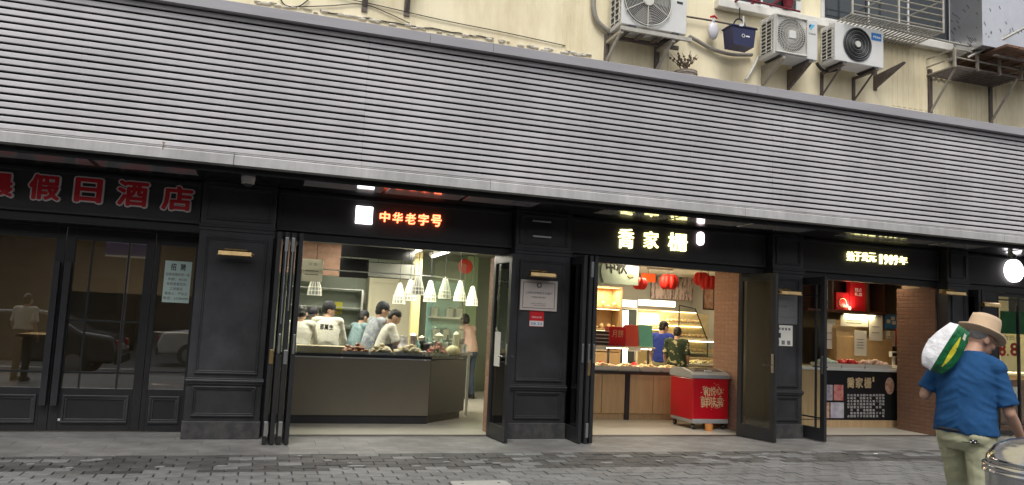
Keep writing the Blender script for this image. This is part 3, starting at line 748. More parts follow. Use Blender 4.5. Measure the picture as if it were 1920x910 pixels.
for d, x in ((hA, xd[2] - .06), (hB, xd[2] + .055)):
    b = B(); b.box(x - .035, x + .035, DY - .10, DY - .06, .30, 1.95, .006); h = obj('pull_handle', b, 'black_panel', d)
    for z in (.5, 1.7): obj('standoff', B().cyl((x, DY - .061, z), (x, DY - .026, z), .014), 'dark_steel', h)
for px, wq in ((130, 44), (198, 32)):
    q = at(px, 787, DY - .03); b = B(); b.box(q.x - .12, q.x + .12, DY - .0275, DY - .0245, .125, .15, .001); obj('scuff_tape', b, 'paper', hB)
# ------------------------------------------------------------------ rooms
def room(x0, x1, y0, y1, zc, fl, wl, ce, floor_z=0.0):
    struct('room_floor', B().box(x0, x1, y0 - .06, y1, -.2, floor_z), fl)
    struct('room_wall', B().box(x0, x1, y1, y1 + .08, -.1, zc + .1), wl)
    struct('room_wall', B().box(x0 - .03, x0, y0, y1, -.1, zc + .1), wl)
    struct('room_wall', B().box(x1, x1 + .03, y0, y1, -.1, zc + .1), wl)
    return struct('room_ceiling', B().box(x0 - .03, x1 + .03, y0, y1 + .08, zc, zc + .08), ce)
def area(parent, loc, sx, sy, power, col, down=True, rot=None):
    d = bpy.data.lights.new('lamp_light', 'AREA'); d.shape = 'RECTANGLE'; d.size = sx; d.size_y = sy; d.energy = power; d.color = col
    o = bpy.data.objects.new('lamp_light', d); COL.objects.link(o); o.parent = parent; o.location = loc
    if rot: o.rotation_euler = rot
    return o
brick_me = {}
def brick_wall(x, y0, y1, z1, label, bm_='brick_face', mm_='mortar'):
    """a brick-faced return wall whose face looks towards -X at x"""
    t = thing('brick_pier', label, 'brick wall', (x, (y0 + y1) / 2, 0))
    obj('mortar_core', B().box(x + .0015, x + .028, y0 + .004, y1 - .004, 0, z1), mm_, t)
    L, H = .215, .062; r = 0; z = .004
    while z + H < z1 + .05:
        y = y0 - (L / 2 if r % 2 else 0)
        while y < y1:
            a, c = max(y, y0), min(y + L - .010, y1)
            hh = min(H - .010, z1 - z)
            if c - a > .03 and hh > .02:
                key = (round(c - a, 3), round(hh, 3), bm_)
                if key not in brick_me:
                    o = obj('brick', B().box(-.002, .05, -key[0] / 2, key[0] / 2, 0, key[1], .004), bm_, t, local=True); brick_me[key] = o.data
                else:
                    o = bpy.data.objects.new('brick', brick_me[key]); COL.objects.link(o); o.parent = t
                o.location = (random.uniform(-.001, .001), (a + c) / 2 - t.location.y, z)
            y += L
        z += H; r += 1
    return t

# ---- deli -------------------------------------------------------------
dpoly = [(-.6, .07), (3.55, .07), (4.95, 6.4), (-.6, 6.4)]
struct('room_floor', B().prism(dpoly, -.2, 0, 'XY'), 'shop_floor'); struct('room_ceiling', B().prism([(-.63, .13), (3.55, .13), (4.95, 6.48), (-.63, 6.48)], 2.85, 2.93, 'XY'), 'room_grey')
struct('room_wall', B().box(-.6, 4.95, 6.4, 6.48, -.1, 2.849), 'room_green'); struct('room_wall', B().box(-.63, -.6, .13, 6.4, -.1, 2.849), 'room_green')
struct('room_wall', B().prism([(3.552, .14), (3.60, .14), (5.0, 6.39), (4.952, 6.39)], -.1, 2.849, 'XY'), 'room_cream')
brick_wall(2.975, .14, .50, 2.37, 'narrow orange brick pier inside the deli beside its open door leaf')
CTY = 1.08
z_top = at(560, 661, CTY).z
ct = thing('service_counter', 'long olive-brown service counter with dark angled end and black top', 'counter', (1.4, 1.5, 0))
cxA, cxB, cxC = .10, at(800, 790, CTY + .05).x, 3.02
cyC = 1.75
z_f = z_top - .055
front = [(cxA, CTY), (cxB, CTY + .02), (cxC, cyC), (cxC, cyC + .25), (cxA, CTY + .75)]
obj('body', B().prism([(cxA, CTY + .06), (cxB - .02, CTY + .08), (cxC - .05, cyC + .05), (cxC - .05, cyC + .25), (cxA, CTY + .75)], 0, z_f - .01, 'XY'), 'counter_dark', ct)
obj('front_panel', B().box(cxA, cxB, CTY, CTY + .055, .115, z_f, .003), 'counter_olive', ct)
M_ = Matrix.Translation((cxB + .002, CTY + .0, 0)) @ Matrix.Rotation(math.atan2(cyC - CTY, cxC - cxB), 4, 'Z')
ln = math.hypot(cxC - cxB, cyC - CTY)
obj('end_panel', B().box(0.004, ln, .0, .05, .115, z_f, .003, M=M_), 'counter_dark', ct)
obj('kick_plate', B().box(cxA, cxB, CTY + .03, CTY + .058, 0.0, .112), 'black_panel', ct)
obj('steel_trim', B().box(cxA, cxB - .002, CTY - .006, CTY + .01, z_f - .004, z_f + .012), 'steel', ct)
obj('worktop', B().prism([(cxA, CTY - .02), (cxB + .01, CTY - .005), (cxC + .02, cyC - .01), (cxC + .02, cyC + .28), (cxA, CTY + .8)], z_f + .013, z_top, 'XY'), 'counter_top', ct)
for px in (641, 798): 
    q = at(px, 668, CTY - .01); obj('clip', B().ell((q.x, CTY - .008, z_f + .005), .02, .006, .010, 8, 5), 'bright_steel', ct)
# glass screen over the counter, three panes with thin steel rails
gs = thing('glass_screen', 'tall frameless glass screen standing on the deli counter', 'glass screen', (1.4, CTY + .1, z_top))
zt = 2.36
def pane(xa, ya, xb, yb, z0, z1, m='glass_clear', th=.006):
    d = Vector((xb - xa, yb - ya, 0)); M = Matrix.Translation((xa, ya, 0)) @ Matrix.Rotation(math.atan2(d.y, d.x), 4, 'Z')
    return obj('pane', B().box(.003, d.length - .003, 0, th, z0, z1, M=M), m, gs)
xm = (cxA + cxB) / 2
pane(cxA, CTY + .05, xm, CTY + .06, z_top + .002, zt); pane(xm, CTY + .06, cxB, CTY + .07, z_top + .002, zt); pane(cxB, CTY + .07, cxC - .06, cyC + .02, z_top + .002, zt, 'glass_green')
for za in (2.10,):
    obj('rail', B().tube([(cxA, CTY + .08, za), (cxB, CTY + .10, za), (cxC - .08, cyC + .05, za)], .008, 6), 'steel', gs)
# notices on the glass
q = at(586, 505, CTY + .04); nt_ = obj('notice', B().box(q.x - .14, q.x + .14, CTY + .040, CTY + .046, q.z - .17, q.z + .14), 'paper_thin', None)
tag(nt_, 'white printed notice taped inside the deli glass near the folded doors', 'notice')
text('lettering', '公 告', q.x - .06, q.x + .06, q.z + .05, q.z + .09, CTY + .040, 'grey_ink', nt_, depth=.001)
for k in range(2): obj('text_line', B().box(q.x - .10, q.x + .08, CTY + .039, CTY + .040, q.z - .03 - .05 * k, q.z - .018 - .05 * k), 'grey_ink', nt_)
# menu boards hung behind the glass
def board(name, label, x0, y0, x1, y1, Y, m, cat='menu board'):
    a = at(x0, y0, Y); c = at(x1, y1, Y)
    t = thing(name, label, cat, ((a.x + c.x) / 2, Y, c.z))
    obj('panel', B().box(a.x, c.x, Y, Y + .04, c.z, a.z, .004), m, t)
    obj('rim', B().frame(a.x - .012, c.x + .012, c.z - .012, a.z + .012, Y + .004, Y + .046, .014), 'tv_black', t)
    for x in (a.x + .15, c.x - .15): obj('hanger', B().cyl((x, Y + .02, a.z), (x, Y + .02, 2.85), .006, n=6), 'dark_steel', t)
    return t
board('menu_board', 'wide black menu board hanging over the deli workers', 643, 452, 776, 489, 2.0, 'tv_black')
board('menu_board', 'grey menu board hanging below the black boards in the deli', 692, 492, 776, 524, 2.3, 'board_grey')
board('menu_board', 'small square black screen hanging next to the grey menu board', 640, 485, 688, 521, 2.1, 'tv_black')
# back wall furniture of the deli kitchen
def shelf_unit(name, label, x0, x1, Y, z0, z1, n, m, depth=.4):
    t = thing(name, label, 'shelf', ((x0 + x1) / 2, Y, 0))
    for x in (x0, x1 - .04): obj('upright', B().box(x, x + .04, Y, Y + depth, z0 if z0 > .5 else 0, z1), m, t)
    for k in range(n):
        z = z0 + (z1 - z0) * k / max(1, n - 1); obj('shelf_board', B().box(x0 + .041, x1 - .041, Y, Y + depth, z - .02, z), m, t)
    return t
shelf_unit('kitchen_shelf', 'steel kitchen shelf against the green wall behind the workers', .4, 1.9, 5.9, .9, 2.0, 4, 'steel')
o = obj('wall_cabinet', B().box(2.0, 2.9, 5.9, 6.38, .0, 2.3, .01).frame(2.05, 2.85, .1, 2.2, 5.88, 5.9, .04), 'room_cream', None); tag(o, 'tall cream cabinet behind the hanging basket lamps', 'cabinet')
o = obj('yellow_post', B().box(at(783, 520, 3.2).x - .07, at(783, 520, 3.2).x + .07, 3.2, 3.35, 0, 2.85).box(at(783, 520, 3.2).x - .09, at(783, 520, 3.2).x + .09, 3.18, 3.37, 0, .1), 'amber_panel', None); tag(o, 'narrow yellow post rising beside the tube lights in the deli', 'post')
tp = thing('tiled_panel', 'dark teal wall panel with shelves behind the hanging basket lamps', 'panel', (3.3, 5.2, 0))
a = at(806, 485, 4.6); c = at(858, 660, 4.6)
obj('board', B().box(a.x, c.x, 4.6, 4.66, 0, 2.2, .01), 'teal_panel', tp)
for k in range(4): obj('shelf_board', B().box(a.x + .02, c.x - .02, 4.42, 4.599, .7 + .4 * k, .73 + .4 * k), 'steel', tp)
for k in range(9):
    z = .73 + .4 * (k % 3); x = a.x + .12 + .24 * (k // 3) + .05 * (k % 2)
    pt = obj('steel_pot', B().lathe([(.001, 0), (.075, 0), (.08, .02), (.08, .16), (.084, .165), (.07, .17), (.02, .19), (.012, .205), (.001, .205)], (0, 0, 0), 14), 'steel', None, local=True, smooth=True, auto=40)
    pt.location = (x, 4.5, z); tag(pt, 'lidded steel pot standing on the teal panel shelves', 'pot', 'steel pots on the teal shelves')
a = at(872, 500, 4.2)
o = obj('wall_ornament', B().lathe([(.001, 0), (.12, 0), (.14, .02), (.12, .05), (.05, .06), (.001, .06)], (a.x, 4.15, a.z), 20, 'Y'), 'red_poster', None, smooth=True, auto=40); tag(o, 'round orange sign hanging high in the deli kitchen', 'sign')
a = at(878, 468, 5.9); c = at(894, 560, 5.9)
o = obj('glass_column', B().box(a.x, c.x, 5.9, 6.1, 0, 2.84, .01), 'green_panel', None); tag(o, 'pale green glazed column near the deli customer', 'column')
# tube lights
tub = []
for i, (pa, pb) in enumerate((((776, 470), (800, 464)), ((800, 482), (860, 466)))):
    q0 = atz(pa[0], pa[1], 2.56); q1 = atz(pb[0], pb[1], 2.56); c = (q0 + q1) / 2; c.y = max(1.6, min(4.6, c.y)); c.z = 2.56
    t = thing('tube_light', 'bright ceiling tube light %s' % ('in front of the yellow post' if i == 0 else 'behind the yellow post'), 'light', c)
    obj('housing', B().box(-.05, .05, -.75, .75, .0, .05, .004), 'white_plastic', t, local=True)
    for y_ in (-.6, .6): obj('hanger', B().cyl((0, y_, .05), (0, y_, .29), .006, n=6), 'dark_steel', t, local=True)
    obj('tube', B().cyl((0, -.72, -.015), (0, .72, -.015), .018, n=10), 'lit_tube', t, local=True)
    area(t, (0, 0, -.05), .2, 1.5, 34, (1.0, .94, .80))
for x, y in ((.6, 1.9), (1.6, 4.2), (.4, 3.6)):
    t = thing('panel_light', 'square ceiling panel light over the deli workers', 'light', (x, y, 2.84), group='deli ceiling panels')
    obj('housing', B().box(-.31, .31, -.31, .31, -.012, .0, .002), 'white_plastic', t, local=True)
    obj('diffuser', B().box(-.285, .285, -.285, .285, -.018, -.0125), 'lit_tube', t, local=True)
    area(t, (0, 0, -.03), .55, .55, 32, (1.0, .94, .80))
# hanging basket-shaped heat lamps
def heat_lamp(px, py, Y, label):
    q = at(px, py, Y)
    t = thing('basket_lamp', label, 'lamp', q, group='basket lamps over the deli counter'); t.scale = (1.1, 1.1, 1.25)
    obj('cord', B().cyl((0, 0, .2), (0, 0, (2.84 - q.z) / 1.25), .005, n=5), 'cable_black', t, local=True)
    sh = obj('shade', B().lathe([(.012, .21), (.02, .20), (.045, .12), (.075, .03), (.085, -.05), (.08, -.055), (.07, .03), (.04, .115), (.015, .195)], n=16), 'white_plastic', t, local=True, smooth=True, auto=50)
    for k in range(12):
        a = 2 * pi * k / 12; obj('rib', B().tube([(.022 * cos(a), .022 * sin(a), .2), (.078 * cos(a), .078 * sin(a), .03), (.089 * cos(a), .089 * sin(a), -.05)], .005, 5), 'lit_bulb', sh, local=True)
    for z, r in ((-.05, .089), (-.0, .084), (.04, .078)):
        obj('hoop', B().tube([(r * cos(2 * pi * k / 16), r * sin(2 * pi * k / 16), z) for k in range(17)], .005, 5), 'lit_bulb', sh, local=True)
    obj('bulb', B().ell((0, 0, -.01), .035, .035, .045), 'lit_basket', t, local=True, smooth=True)
for px, py, Y in ((590, 545, 1.5), (748, 562, 2.1), (768, 556, 1.9), (783, 545, 1.45), (806, 558, 1.9), (834, 552, 1.6), (862, 557, 2.2), (885, 566, 2.6)):
    heat_lamp(px, py, Y, 'white ribbed basket lamp hanging %s' % ('above the worker in the black cap' if px < 600 else 'in the cluster over the deli counter'))
# food on the counter
def pile(name, label, cat, x0, x1, y0, y1, z, n, size, m, seed, hmax=.12, flat=.6):
    r = random.Random(seed); b = B()
    for k in range(n):
        u, v = r.random(), r.random(); h = hmax * (1 - (2 * u - 1) ** 2) * (1 - .5 * abs(2 * v - 1)) * r.random()
        s = size * r.uniform(.7, 1.3); M = Matrix.Rotation(r.uniform(0, 3.1), 3, 'Z') @ Matrix.Rotation(r.uniform(-.4, .4), 3, 'X')
        b.ell((x0 + (x1 - x0) * u, y0 + (y1 - y0) * v, z + s * flat * .8 + h), s, s * r.uniform(.6, .9), s * flat, 8, 5, M)
    o = obj(name, b, m, None, smooth=True); tag(o, label, cat, kind='stuff'); return o
def tray(x0, x1, y0, y1, z, label, m='steel', h=.03, fl=.0, group=None):
    b = B(); b.add([(x0, y0, z), (x1, y0, z), (x1, y1, z), (x0, y1, z), (x0 - fl, y0 - fl, z + h), (x1 + fl, y0 - fl, z + h), (x1 + fl, y1 + fl, z + h), (x0 - fl, y1 + fl, z + h),
               (x0 - fl + .008, y0 - fl + .008, z + h), (x1 + fl - .008, y0 - fl + .008, z + h), (x1 + fl - .008, y1 + fl - .008, z + h), (x0 - fl + .008, y1 + fl - .008, z + h), (x0 + .008, y0 + .008, z + .008), (x1 - .008, y0 + .008, z + .008), (x1 - .008, y1 - .008, z + .008), (x0 + .008, y1 - .008, z + .008)],
              [(3, 2, 1, 0), (0, 1, 5, 4), (1, 2, 6, 5), (2, 3, 7, 6), (3, 0, 4, 7), (4, 5, 9, 8), (5, 6, 10, 9), (6, 7, 11, 10), (7, 4, 8, 11), (8, 9, 13, 12), (9, 10, 14, 13), (10, 11, 15, 14), (11, 8, 12, 15), (12, 13, 14, 15)])
    o = obj('tray', b, m, None); tag(o, label, 'tray', group); return o
zt_ = z_top + .001
for (pa, pb, nm, lab, mm, n, s, seed, hm) in ((640, 690, 'roast_meat', 'heap of brown roasted meat pieces on the deli counter', 'roast', 90, .036, 1, .12), (694, 735, 'pale_cakes', 'pile of pale yellow cakes on the deli counter', 'dough_pale', 60, .044, 2, .11), (740, 792, 'bagged_buns', 'pile of bagged pale buns in the middle of the deli counter', 'dough_pale', 70, .046, 3, .12), (800, 834, 'red_sausages', 'stack of dark red sausages near the counter end', 'sausage_red', 60, .04, 4, .17)):
    xa, xb = at(pa, 655, CTY + .25).x, at(pb, 655, CTY + .25).x; y0 = CTY + .12; y1 = CTY + .34
    if pa > 790: y0 += .28; y1 += .25; xa += .06; xb += .10
    tray(xa, xb, y0, y1, zt_, 'shallow steel tray under the %s' % lab.split(' on ')[0].split(' in ')[0].split(' near ')[0])
    pile(nm, lab, 'food', xa + .03, xb - .03, y0 + .03, y1 - .03, zt_ + .008, n, s, mm, seed, hm)
q = at(850, 648, 1.75); b = B(); b.lathe([(.001, 0), (.10, .0), (.115, .05), (.10, .10), (.06, .135), (.001, .145)], (q.x, 1.75, zt_), 20); o = obj('wrapped_bun', b, 'dough_pale', None, smooth=True); tag(o, 'large round wrapped bun at the angled end of the counter', 'bun')
b = B(); xq = at(590, 650, 1.5).x
b.prism(rrect(xq - .25, xq + .42, 1.32, 1.62, .05), zt_, zt_ + .085, 'XY'); o = obj('crate_lid', b, 'dough_pale', None); tag(o, 'pale plastic tub lid lying before the worker in the black cap', 'tub')
b = B(); q = at(758, 635, 1.55); b.lathe([(.001, 0), (.09, 0), (.11, .06), (.08, .13), (.03, .18), (.05, .22), (.001, .21)], (q.x, 1.55, zt_), 14); o = obj('tied_bag', b, 'plastic_bag', None, smooth=True); tag(o, 'clear tied plastic bag standing among the buns', 'bag')
for k in range(7):
    q = at(785 + 11 * k, 625, 2.2 + .1 * (k % 3)); h = .16 + .05 * (k % 3)
    z0 = .98
    o = obj('sauce_bottle', B().lathe([(.001, 0), (.035, 0), (.038, .02), (.038, h * .6), (.015, h * .8), (.014, h), (.001, h)], (0, 0, 0), 12), 'dark_steel' if k % 2 else 'teal_panel', None, local=True, smooth=True, auto=40)
    o.location = (q.x, 2.2 + .1 * (k % 3), z0); tag(o, 'sauce bottle standing on the steel bench behind the counter', 'bottle', 'bottles on the deli bench')
o = thing('work_bench', 'steel work bench behind the deli counter under the basket lamps', 'bench', (2.6, 2.3, 0))
obj('top', B().box(1.9, 3.2, 2.05, 2.6, .94, .98, .006), 'steel', o)
for x in (1.95, 3.15):
    for y in (2.1, 2.55): obj('leg', B().box(x - .02, x + .02, y - .02, y + .02, 0, .94), 'steel', o)

# clutter on the bench: containers, ladles, paper roll
rk2 = random.Random(21)
for k in range(13):
    u = 776 + 8 * k; Y_ = 2.12 + .38 * rk2.random(); q = at(u, 620, Y_); h = rk2.uniform(.12, .34); r_ = rk2.uniform(.035, .075)
    if not 1.92 < q.x < 3.17: continue
    o = obj('steel_container', B().lathe([(.001, 0), (r_ * .9, 0), (r_, .02), (r_, h * .8), (r_ * 1.06, h * .82), (r_ * 1.06, h * .86), (r_ * .4, h * .95), (r_ * .2, h), (.001, h)], (0, 0, 0), 14), ('steel', 'dark_steel', 'room_cream', 'counter_dark')[k % 4], None, local=True, smooth=True, auto=40)
    o.location = (q.x, Y_, .981); tag(o, 'kitchen container standing on the steel bench under the basket lamps', 'container', 'containers on the deli bench')
q = at(758, 615, 1.75); o = obj('paper_roll', B().lathe([(.02, 0), (.06, 0), (.06, .26), (.02, .26)], (0, 0, 0), 18), 'paper', None, local=True, smooth=True, auto=40); o.location = (q.x, 1.75, z_top + .001); tag(o, 'upright white paper roll on the deli counter', 'paper roll')
a = at(676, 549, 6.38); c = at(708, 571, 6.38); o = obj('wall_sheet', B().box(a.x, c.x, 6.37, 6.385, c.z, a.z), 'paper', None); tag(o, 'white sheet stuck on the deli back wall beside the tall server', 'notice')
a = at(628, 566, 6.38); c = at(641, 590, 6.38); o = obj('yellow_sheet', B().box(a.x, c.x, 6.37, 6.385, c.z, a.z), 'pack_yellow', None); tag(o, 'yellow sheet on the deli back wall beside the black cap', 'notice')
a = at(556, 452, 5.0); c = at(640, 486, 5.0); o = obj('ceiling_bulkhead', B().box(a.x - .4, c.x, 5.0, 5.09, 2.2, 2.849), 'brown_board', None); tag(o, 'brown bulkhead panel high at the back of the deli', 'panel')

# ---- bakery -----------------------------------------------------------
struct('room_floor', B().prism([(3.605, .07), (7.74, .07), (7.74, 1.42), (8.44, 1.42), (8.44, 2.7), (9.6, 2.7), (9.6, 6.2), (4.98, 6.2)], -.2, 0.0, 'XY'), 'shop_floor')
struct('room_wall', B().box(4.98, 9.6, 6.2, 6.28, -.1, 2.9), 'room_grey')
struct('room_wall', B().box(9.6, 9.63, 2.75, 6.2, -.1, 2.9), 'room_grey')
struct('room_wall', B().box(8.45, 9.6, 2.70, 2.75, -.1, 2.9), 'room_grey')
struct('room_wall', B().box(8.42, 8.45, 1.42, 2.75, -.1, 2.9), 'room_grey')
struct('room_ceiling', B().prism([(3.62, .13), (7.74, .13), (7.74, 1.42), (8.44, 1.42), (8.44, 2.7), (9.63, 2.7), (9.63, 6.28), (5.0, 6.28)], 2.72, 2.80, 'XY'), 'room_white')
ybk = atx(1338, 640, 7.0).y
brick_wall(7.0, .10, ybk, 2.55, 'broad brick side wall inside the bakery behind the red freezer')
struct('room_wall', B().box(7.11, 7.735, .13, ybk, -.1, 2.72), 'room_grey')
struct('room_wall', B().box(7.735, 8.42, 1.385, 1.415, -.1, 2.72), 'room_grey')
DKY = 1.70
dk = thing('display_table', 'light wood display table with black posts and raised shelf in the bakery', 'display table', (5.9, 1.95, 0))
tz = at(1180, 694, DKY).z
dx0, dx1 = 4.75, 6.95
post_x = at(1176, 740, DKY).x
obj('base', B().box(dx0, dx1, DKY + .03, DKY + .62, 0, tz - .06), 'wood_light', dk)
xx = [dx0, at(1128, 740, DKY).x, post_x - .04]
for a, c in ((dx0, xx[1] - .004), (xx[1] + .004, post_x - .045), (post_x + .045, at(1222, 740, DKY).x + .02), (at(1222, 740, DKY).x + .026, dx1)):
    obj('door_panel', B().box(a, c, DKY, DKY + .028, .10, tz - .07, .004), 'wood_light', dk)
obj('post', B().box(post_x - .04, post_x + .04, DKY - .01, DKY + .028, 0.0, tz - .06), 'black_panel', dk)
obj('table_top', B().box(dx0, dx1, DKY - .03, DKY + .66, tz - .058, tz - .02, .004), 'counter_dark', dk)
shz = at(1180, 650, DKY + .3).z
obj('raised_shelf', B().box(dx0, at(1228, 650, DKY + .3).x, DKY + .28, DKY + .62, shz - .03, shz, .004), 'room_cream', dk)
for px in (1141, 1166, 1216):
    x = at(px, 670, DKY + .3).x; obj('shelf_post', B().box(x - .015, x + .015, DKY + .30, DKY + .33, tz - .02, shz - .03), 'black_panel', dk)
for k, px in enumerate((1125, 1190)):
    q = at(px, 657, DKY + .27); obj('price_strip', B().box(q.x - .12, q.x + .12, DKY + .272, DKY + .279, shz - .075, shz - .012), 'paper', dk)
obj('shelf_light', B().box(dx0 + .05, at(1222, 650, DKY + .3).x, DKY + .30, DKY + .32, shz - .042, shz - .031), 'lit_lamp', dk); area(dk, (-.2, -.02 - .0, shz - .05), 1.6, .05, 7, (1.0, .86, .6), rot=(radians(-25), 0, 0))
tr_x = [at(px, 690, DKY).x for px in (1108, 1160, 1200, 1240, 1280)]
for k in range(4):
    a, c = tr_x[k] + .035, tr_x[k + 1] - .035
    if a > 6.9: break
    tray(a, c, DKY + .0, DKY + .22, tz - .019, 'white sloped tray of flat pastries %s' % ('below the dark box rack', 'below the red gift box', 'below the coral and mint gift boxes', 'half behind the red freezer')[k], 'tray_white', .075, .025, 'pastry trays')
    pile('pastries', 'flat golden pastries heaped in the tray %s' % ('below the dark box rack', 'below the red gift box', 'below the coral and mint gift boxes', 'half behind the red freezer')[k], 'pastry', a + .03, c - .03, DKY + .03, DKY + .2, tz + .035, 60, .034, 'pastry', 20 + k, .05, .5)['group'] = 'pastry heaps'
# gift boxes on the raised shelf
def gift(name, label, px0, px1, py0, py1, Y, m, tilt=0.0, th=.10):
    a = at(px0, py1, Y); c = at(px1, py0, Y); h = c.z - shz
    t = thing(name, label, 'gift box', ((a.x + c.x) / 2, Y, shz + .001)); wq = c.x - a.x
    Mx = Matrix.Rotation(tilt, 4, 'X')
    obj('box', B().box(-wq / 2, wq / 2, 0, th, 0, h, .006, M=Mx), m, t, local=True)
    obj('lid_seam', B().box(-wq / 2 - .002, wq / 2 + .002, .012, .016, .002, h + .002, M=Mx), 'gold_print', t, local=True)
    return t, wq, h
SY = DKY + .34
t, wq, h = gift('gift_box', 'deep red gift box with gold print on the bakery shelf', 1141, 1174, 614, 645, SY, 'gift_red', th=.16)
text('lettering', '月餅', t.location.x - wq * .3, t.location.x + wq * .35, t.location.z + h * .45, t.location.z + h * .85, SY, 'gold_print', t, depth=.002)
t, wq, h = gift('gift_box', 'coral gift box leaning beside the red one on the shelf', 1174, 1199, 610, 645, SY + .01, 'gift_coral', -.14)
t, wq, h = gift('gift_box', 'mint green gift box leaning at the end of the shelf', 1199, 1226, 610, 645, SY + .03, 'gift_teal', -.16)
o = thing('box_rack', 'dark slatted stack of flat boxes next to the red gift box', 'rack', (at(1128, 640, SY).x, SY, shz + .001))
for k in range(4): obj('flat_box', B().box(-.13, .13, 0, .2, .005 + k * .06, .05 + k * .06, .004), 'wood_dark', o, local=True); obj('flat_lid', B().box(-.135, .135, -.004, .204, .05 + k * .06, .064 + k * .06), 'tray_white', o, local=True)
for px in (1128, 1190):
    q = at(px, 678, DKY + .4); b = B(); b.lathe([(.001, 0), (.12, 0), (.12, .04), (.06, .10), (.02, .13), (.001, .13)], (q.x, DKY + .42, tz - .019), 6); o = obj('cake_cover', b, 'gift_red', None); tag(o, 'dark red folded cake cover under the bakery shelf', 'cover', 'red cake covers')
# lit cabinets at the back of the bakery
def lit_cabinet(label, px0, px1, py0, py1, Y, n, m_in='room_cream', seed=0, lamp=7):
    a = at(px0, py0, Y); c = at(px1, py1, Y); z0 = max(.3, c.z)
    t = thing('display_cabinet', label, 'cabinet', ((a.x + c.x) / 2, Y, 0))
    obj('carcass', B().box(a.x, c.x, Y + .42, Y + .46, 0, a.z).box(a.x, a.x + .03, Y, Y + .419, 0, a.z).box(c.x - .03, c.x, Y, Y + .419, 0, a.z).box(a.x + .031, c.x - .031, Y, Y + .419, a.z - .03, a.z).box(a.x + .031, c.x - .031, Y, Y + .419, 0, z0 - .02), m_in, t)
    r = random.Random(seed)
    for k in range(n):
        z = z0 + (a.z - z0) * k / n; s = obj('shelf_board', B().box(a.x + .032, c.x - .032, Y + .02, Y + .41, z, z + .02), m_in, t)
        obj('strip_light', B().box(a.x + .05, c.x - .05, Y + .03, Y + .05, z + (a.z - z0) / n - .034, z + (a.z - z0) / n - .02), 'lit_warm', s)
        b = B(); nn = max(3, int((c.x - a.x) / .12))
        for j in range(nn):
            x = a.x + .09 + (c.x - a.x - .18) * j / max(1, nn - 1); hh = r.uniform(.05, .12); b.ell((x, Y + .18 + r.uniform(-.04, .06), z + .02 + hh / 2), .05, .05, hh / 2, 8, 5)
        g = obj('goods', b, 'pastry' if k % 2 else 'dough_pale', t, smooth=True); g['kind'] = 'stuff'
    area(t, (0, .2, a.z - .06), max(.2, c.x - a.x - .2), .1, lamp, (1.0, .82, .48))
    return t
lit_cabinet('tall warm-lit shelf cabinet under the hanging mid-autumn sign', 1118, 1164, 536, 660, 4.6, 3, 'wood_light', 1)
lit_cabinet('wide bright-lit bread case beyond the two women', 1196, 1264, 578, 690, 5.4, 3, 'room_cream', 2, 16)
for k, (pa, pb) in enumerate(((1155, 1194), (1196, 1266))):
    a = at(pa, 561, 4.9 if k == 0 else 5.3); c = at(pb, 577, 4.9 if k == 0 else 5.3); Y = 4.9 if k == 0 else 5.3
    t = thing('light_box', ['short white light box over the upright fridge', 'long white light box over the bright bread case'][k], 'light box', ((a.x + c.x) / 2, Y, c.z))
    obj('face', B().box(a.x + .012, c.x - .012, Y - .004, Y + .0, c.z + .012, a.z - .012), 'lit_fridge', t); obj('casing', B().box(a.x, c.x, Y + .001, Y + .18, c.z, a.z, .004).frame(a.x, c.x, c.z, a.z, Y - .01, Y + .0005, .011), 'white_plastic', t)
a = at(1166, 577, 5.0); c = at(1196, 640, 5.0)
fr = thing('upright_fridge', 'upright drinks fridge with a glowing door edge in the bakery', 'fridge', ((a.x + c.x) / 2, 5.0, 0))
obj('cabinet', B().box(a.x, c.x, 5.04, 5.5, 0, a.z, .01), 'white_plastic', fr); obj('door', B().box(a.x + .03, c.x - .03, 5.03, 5.039, .15, a.z - .03), 'window_dark', fr); obj('light_strip', B().box(a.x + .04, a.x + .17, 5.022, 5.029, .3, a.z - .06), 'lit_fridge', fr); obj('handle', B().cyl((c.x - .06, 5.01, .8), (c.x - .06, 5.01, 1.4), .012, n=8), 'steel', fr)
# sloped glass case along the right
gc = thing('slope_case', 'sloped glass bread case with warm lit shelves next to the brick wall', 'display case', (7.6, 4.2, 0))
a = at(1266, 575, 4.4); c = at(1332, 668, 3.6)
ga = at(1268, 575, 4.4); gb_ = at(1311, 595, 4.0)
sx0, sx1 = at(1262, 640, 4.3).x, at(1332, 640, 4.0).x
zt2 = at(1268, 573, 4.3).z
obj('base', B().box(sx0, sx1 + .5, 4.1, 4.9, 0, .95, .006), 'wood_light', gc)
obj('base_plinth', B().box(sx0 + .02, sx1 - .02, 4.13, 4.88, -.0, .0005), 'counter_dark', gc)
for k in range(3):
    z = 1.02 + .30 * k; d = .62 - .13 * k
    s = obj('shelf_board', B().box(sx0 + .02, sx1 + .45 - .12 * k, 4.88 - d, 4.88, z, z + .018), 'room_cream', gc)
    obj('strip_light', B().box(sx0 + .04, sx1 + .42 - .12 * k, 4.84, 4.86, z + .24, z + .26), 'lit_warm', s)
    b = B(); r = random.Random(50 + k)
    for j in range(10): b.ell((sx0 + .08 + (sx1 - sx0 + .3 - .12 * k) * j / 9, 4.88 - d * .6, z + .06), .05, .06, .04, 8, 5)
    g = obj('bread', b, 'pastry', gc, smooth=True); g['kind'] = 'stuff'
b = B(); b.prism([(sx0, .951), (sx1 - .005, .951), (sx1 - .005, 1.30), (sx0 + (sx1 - sx0) * .55, zt2 - .05), (sx0, zt2)], 4.105, 4.112, 'XZ'); obj('glass_front', b, 'glass_clear', gc)
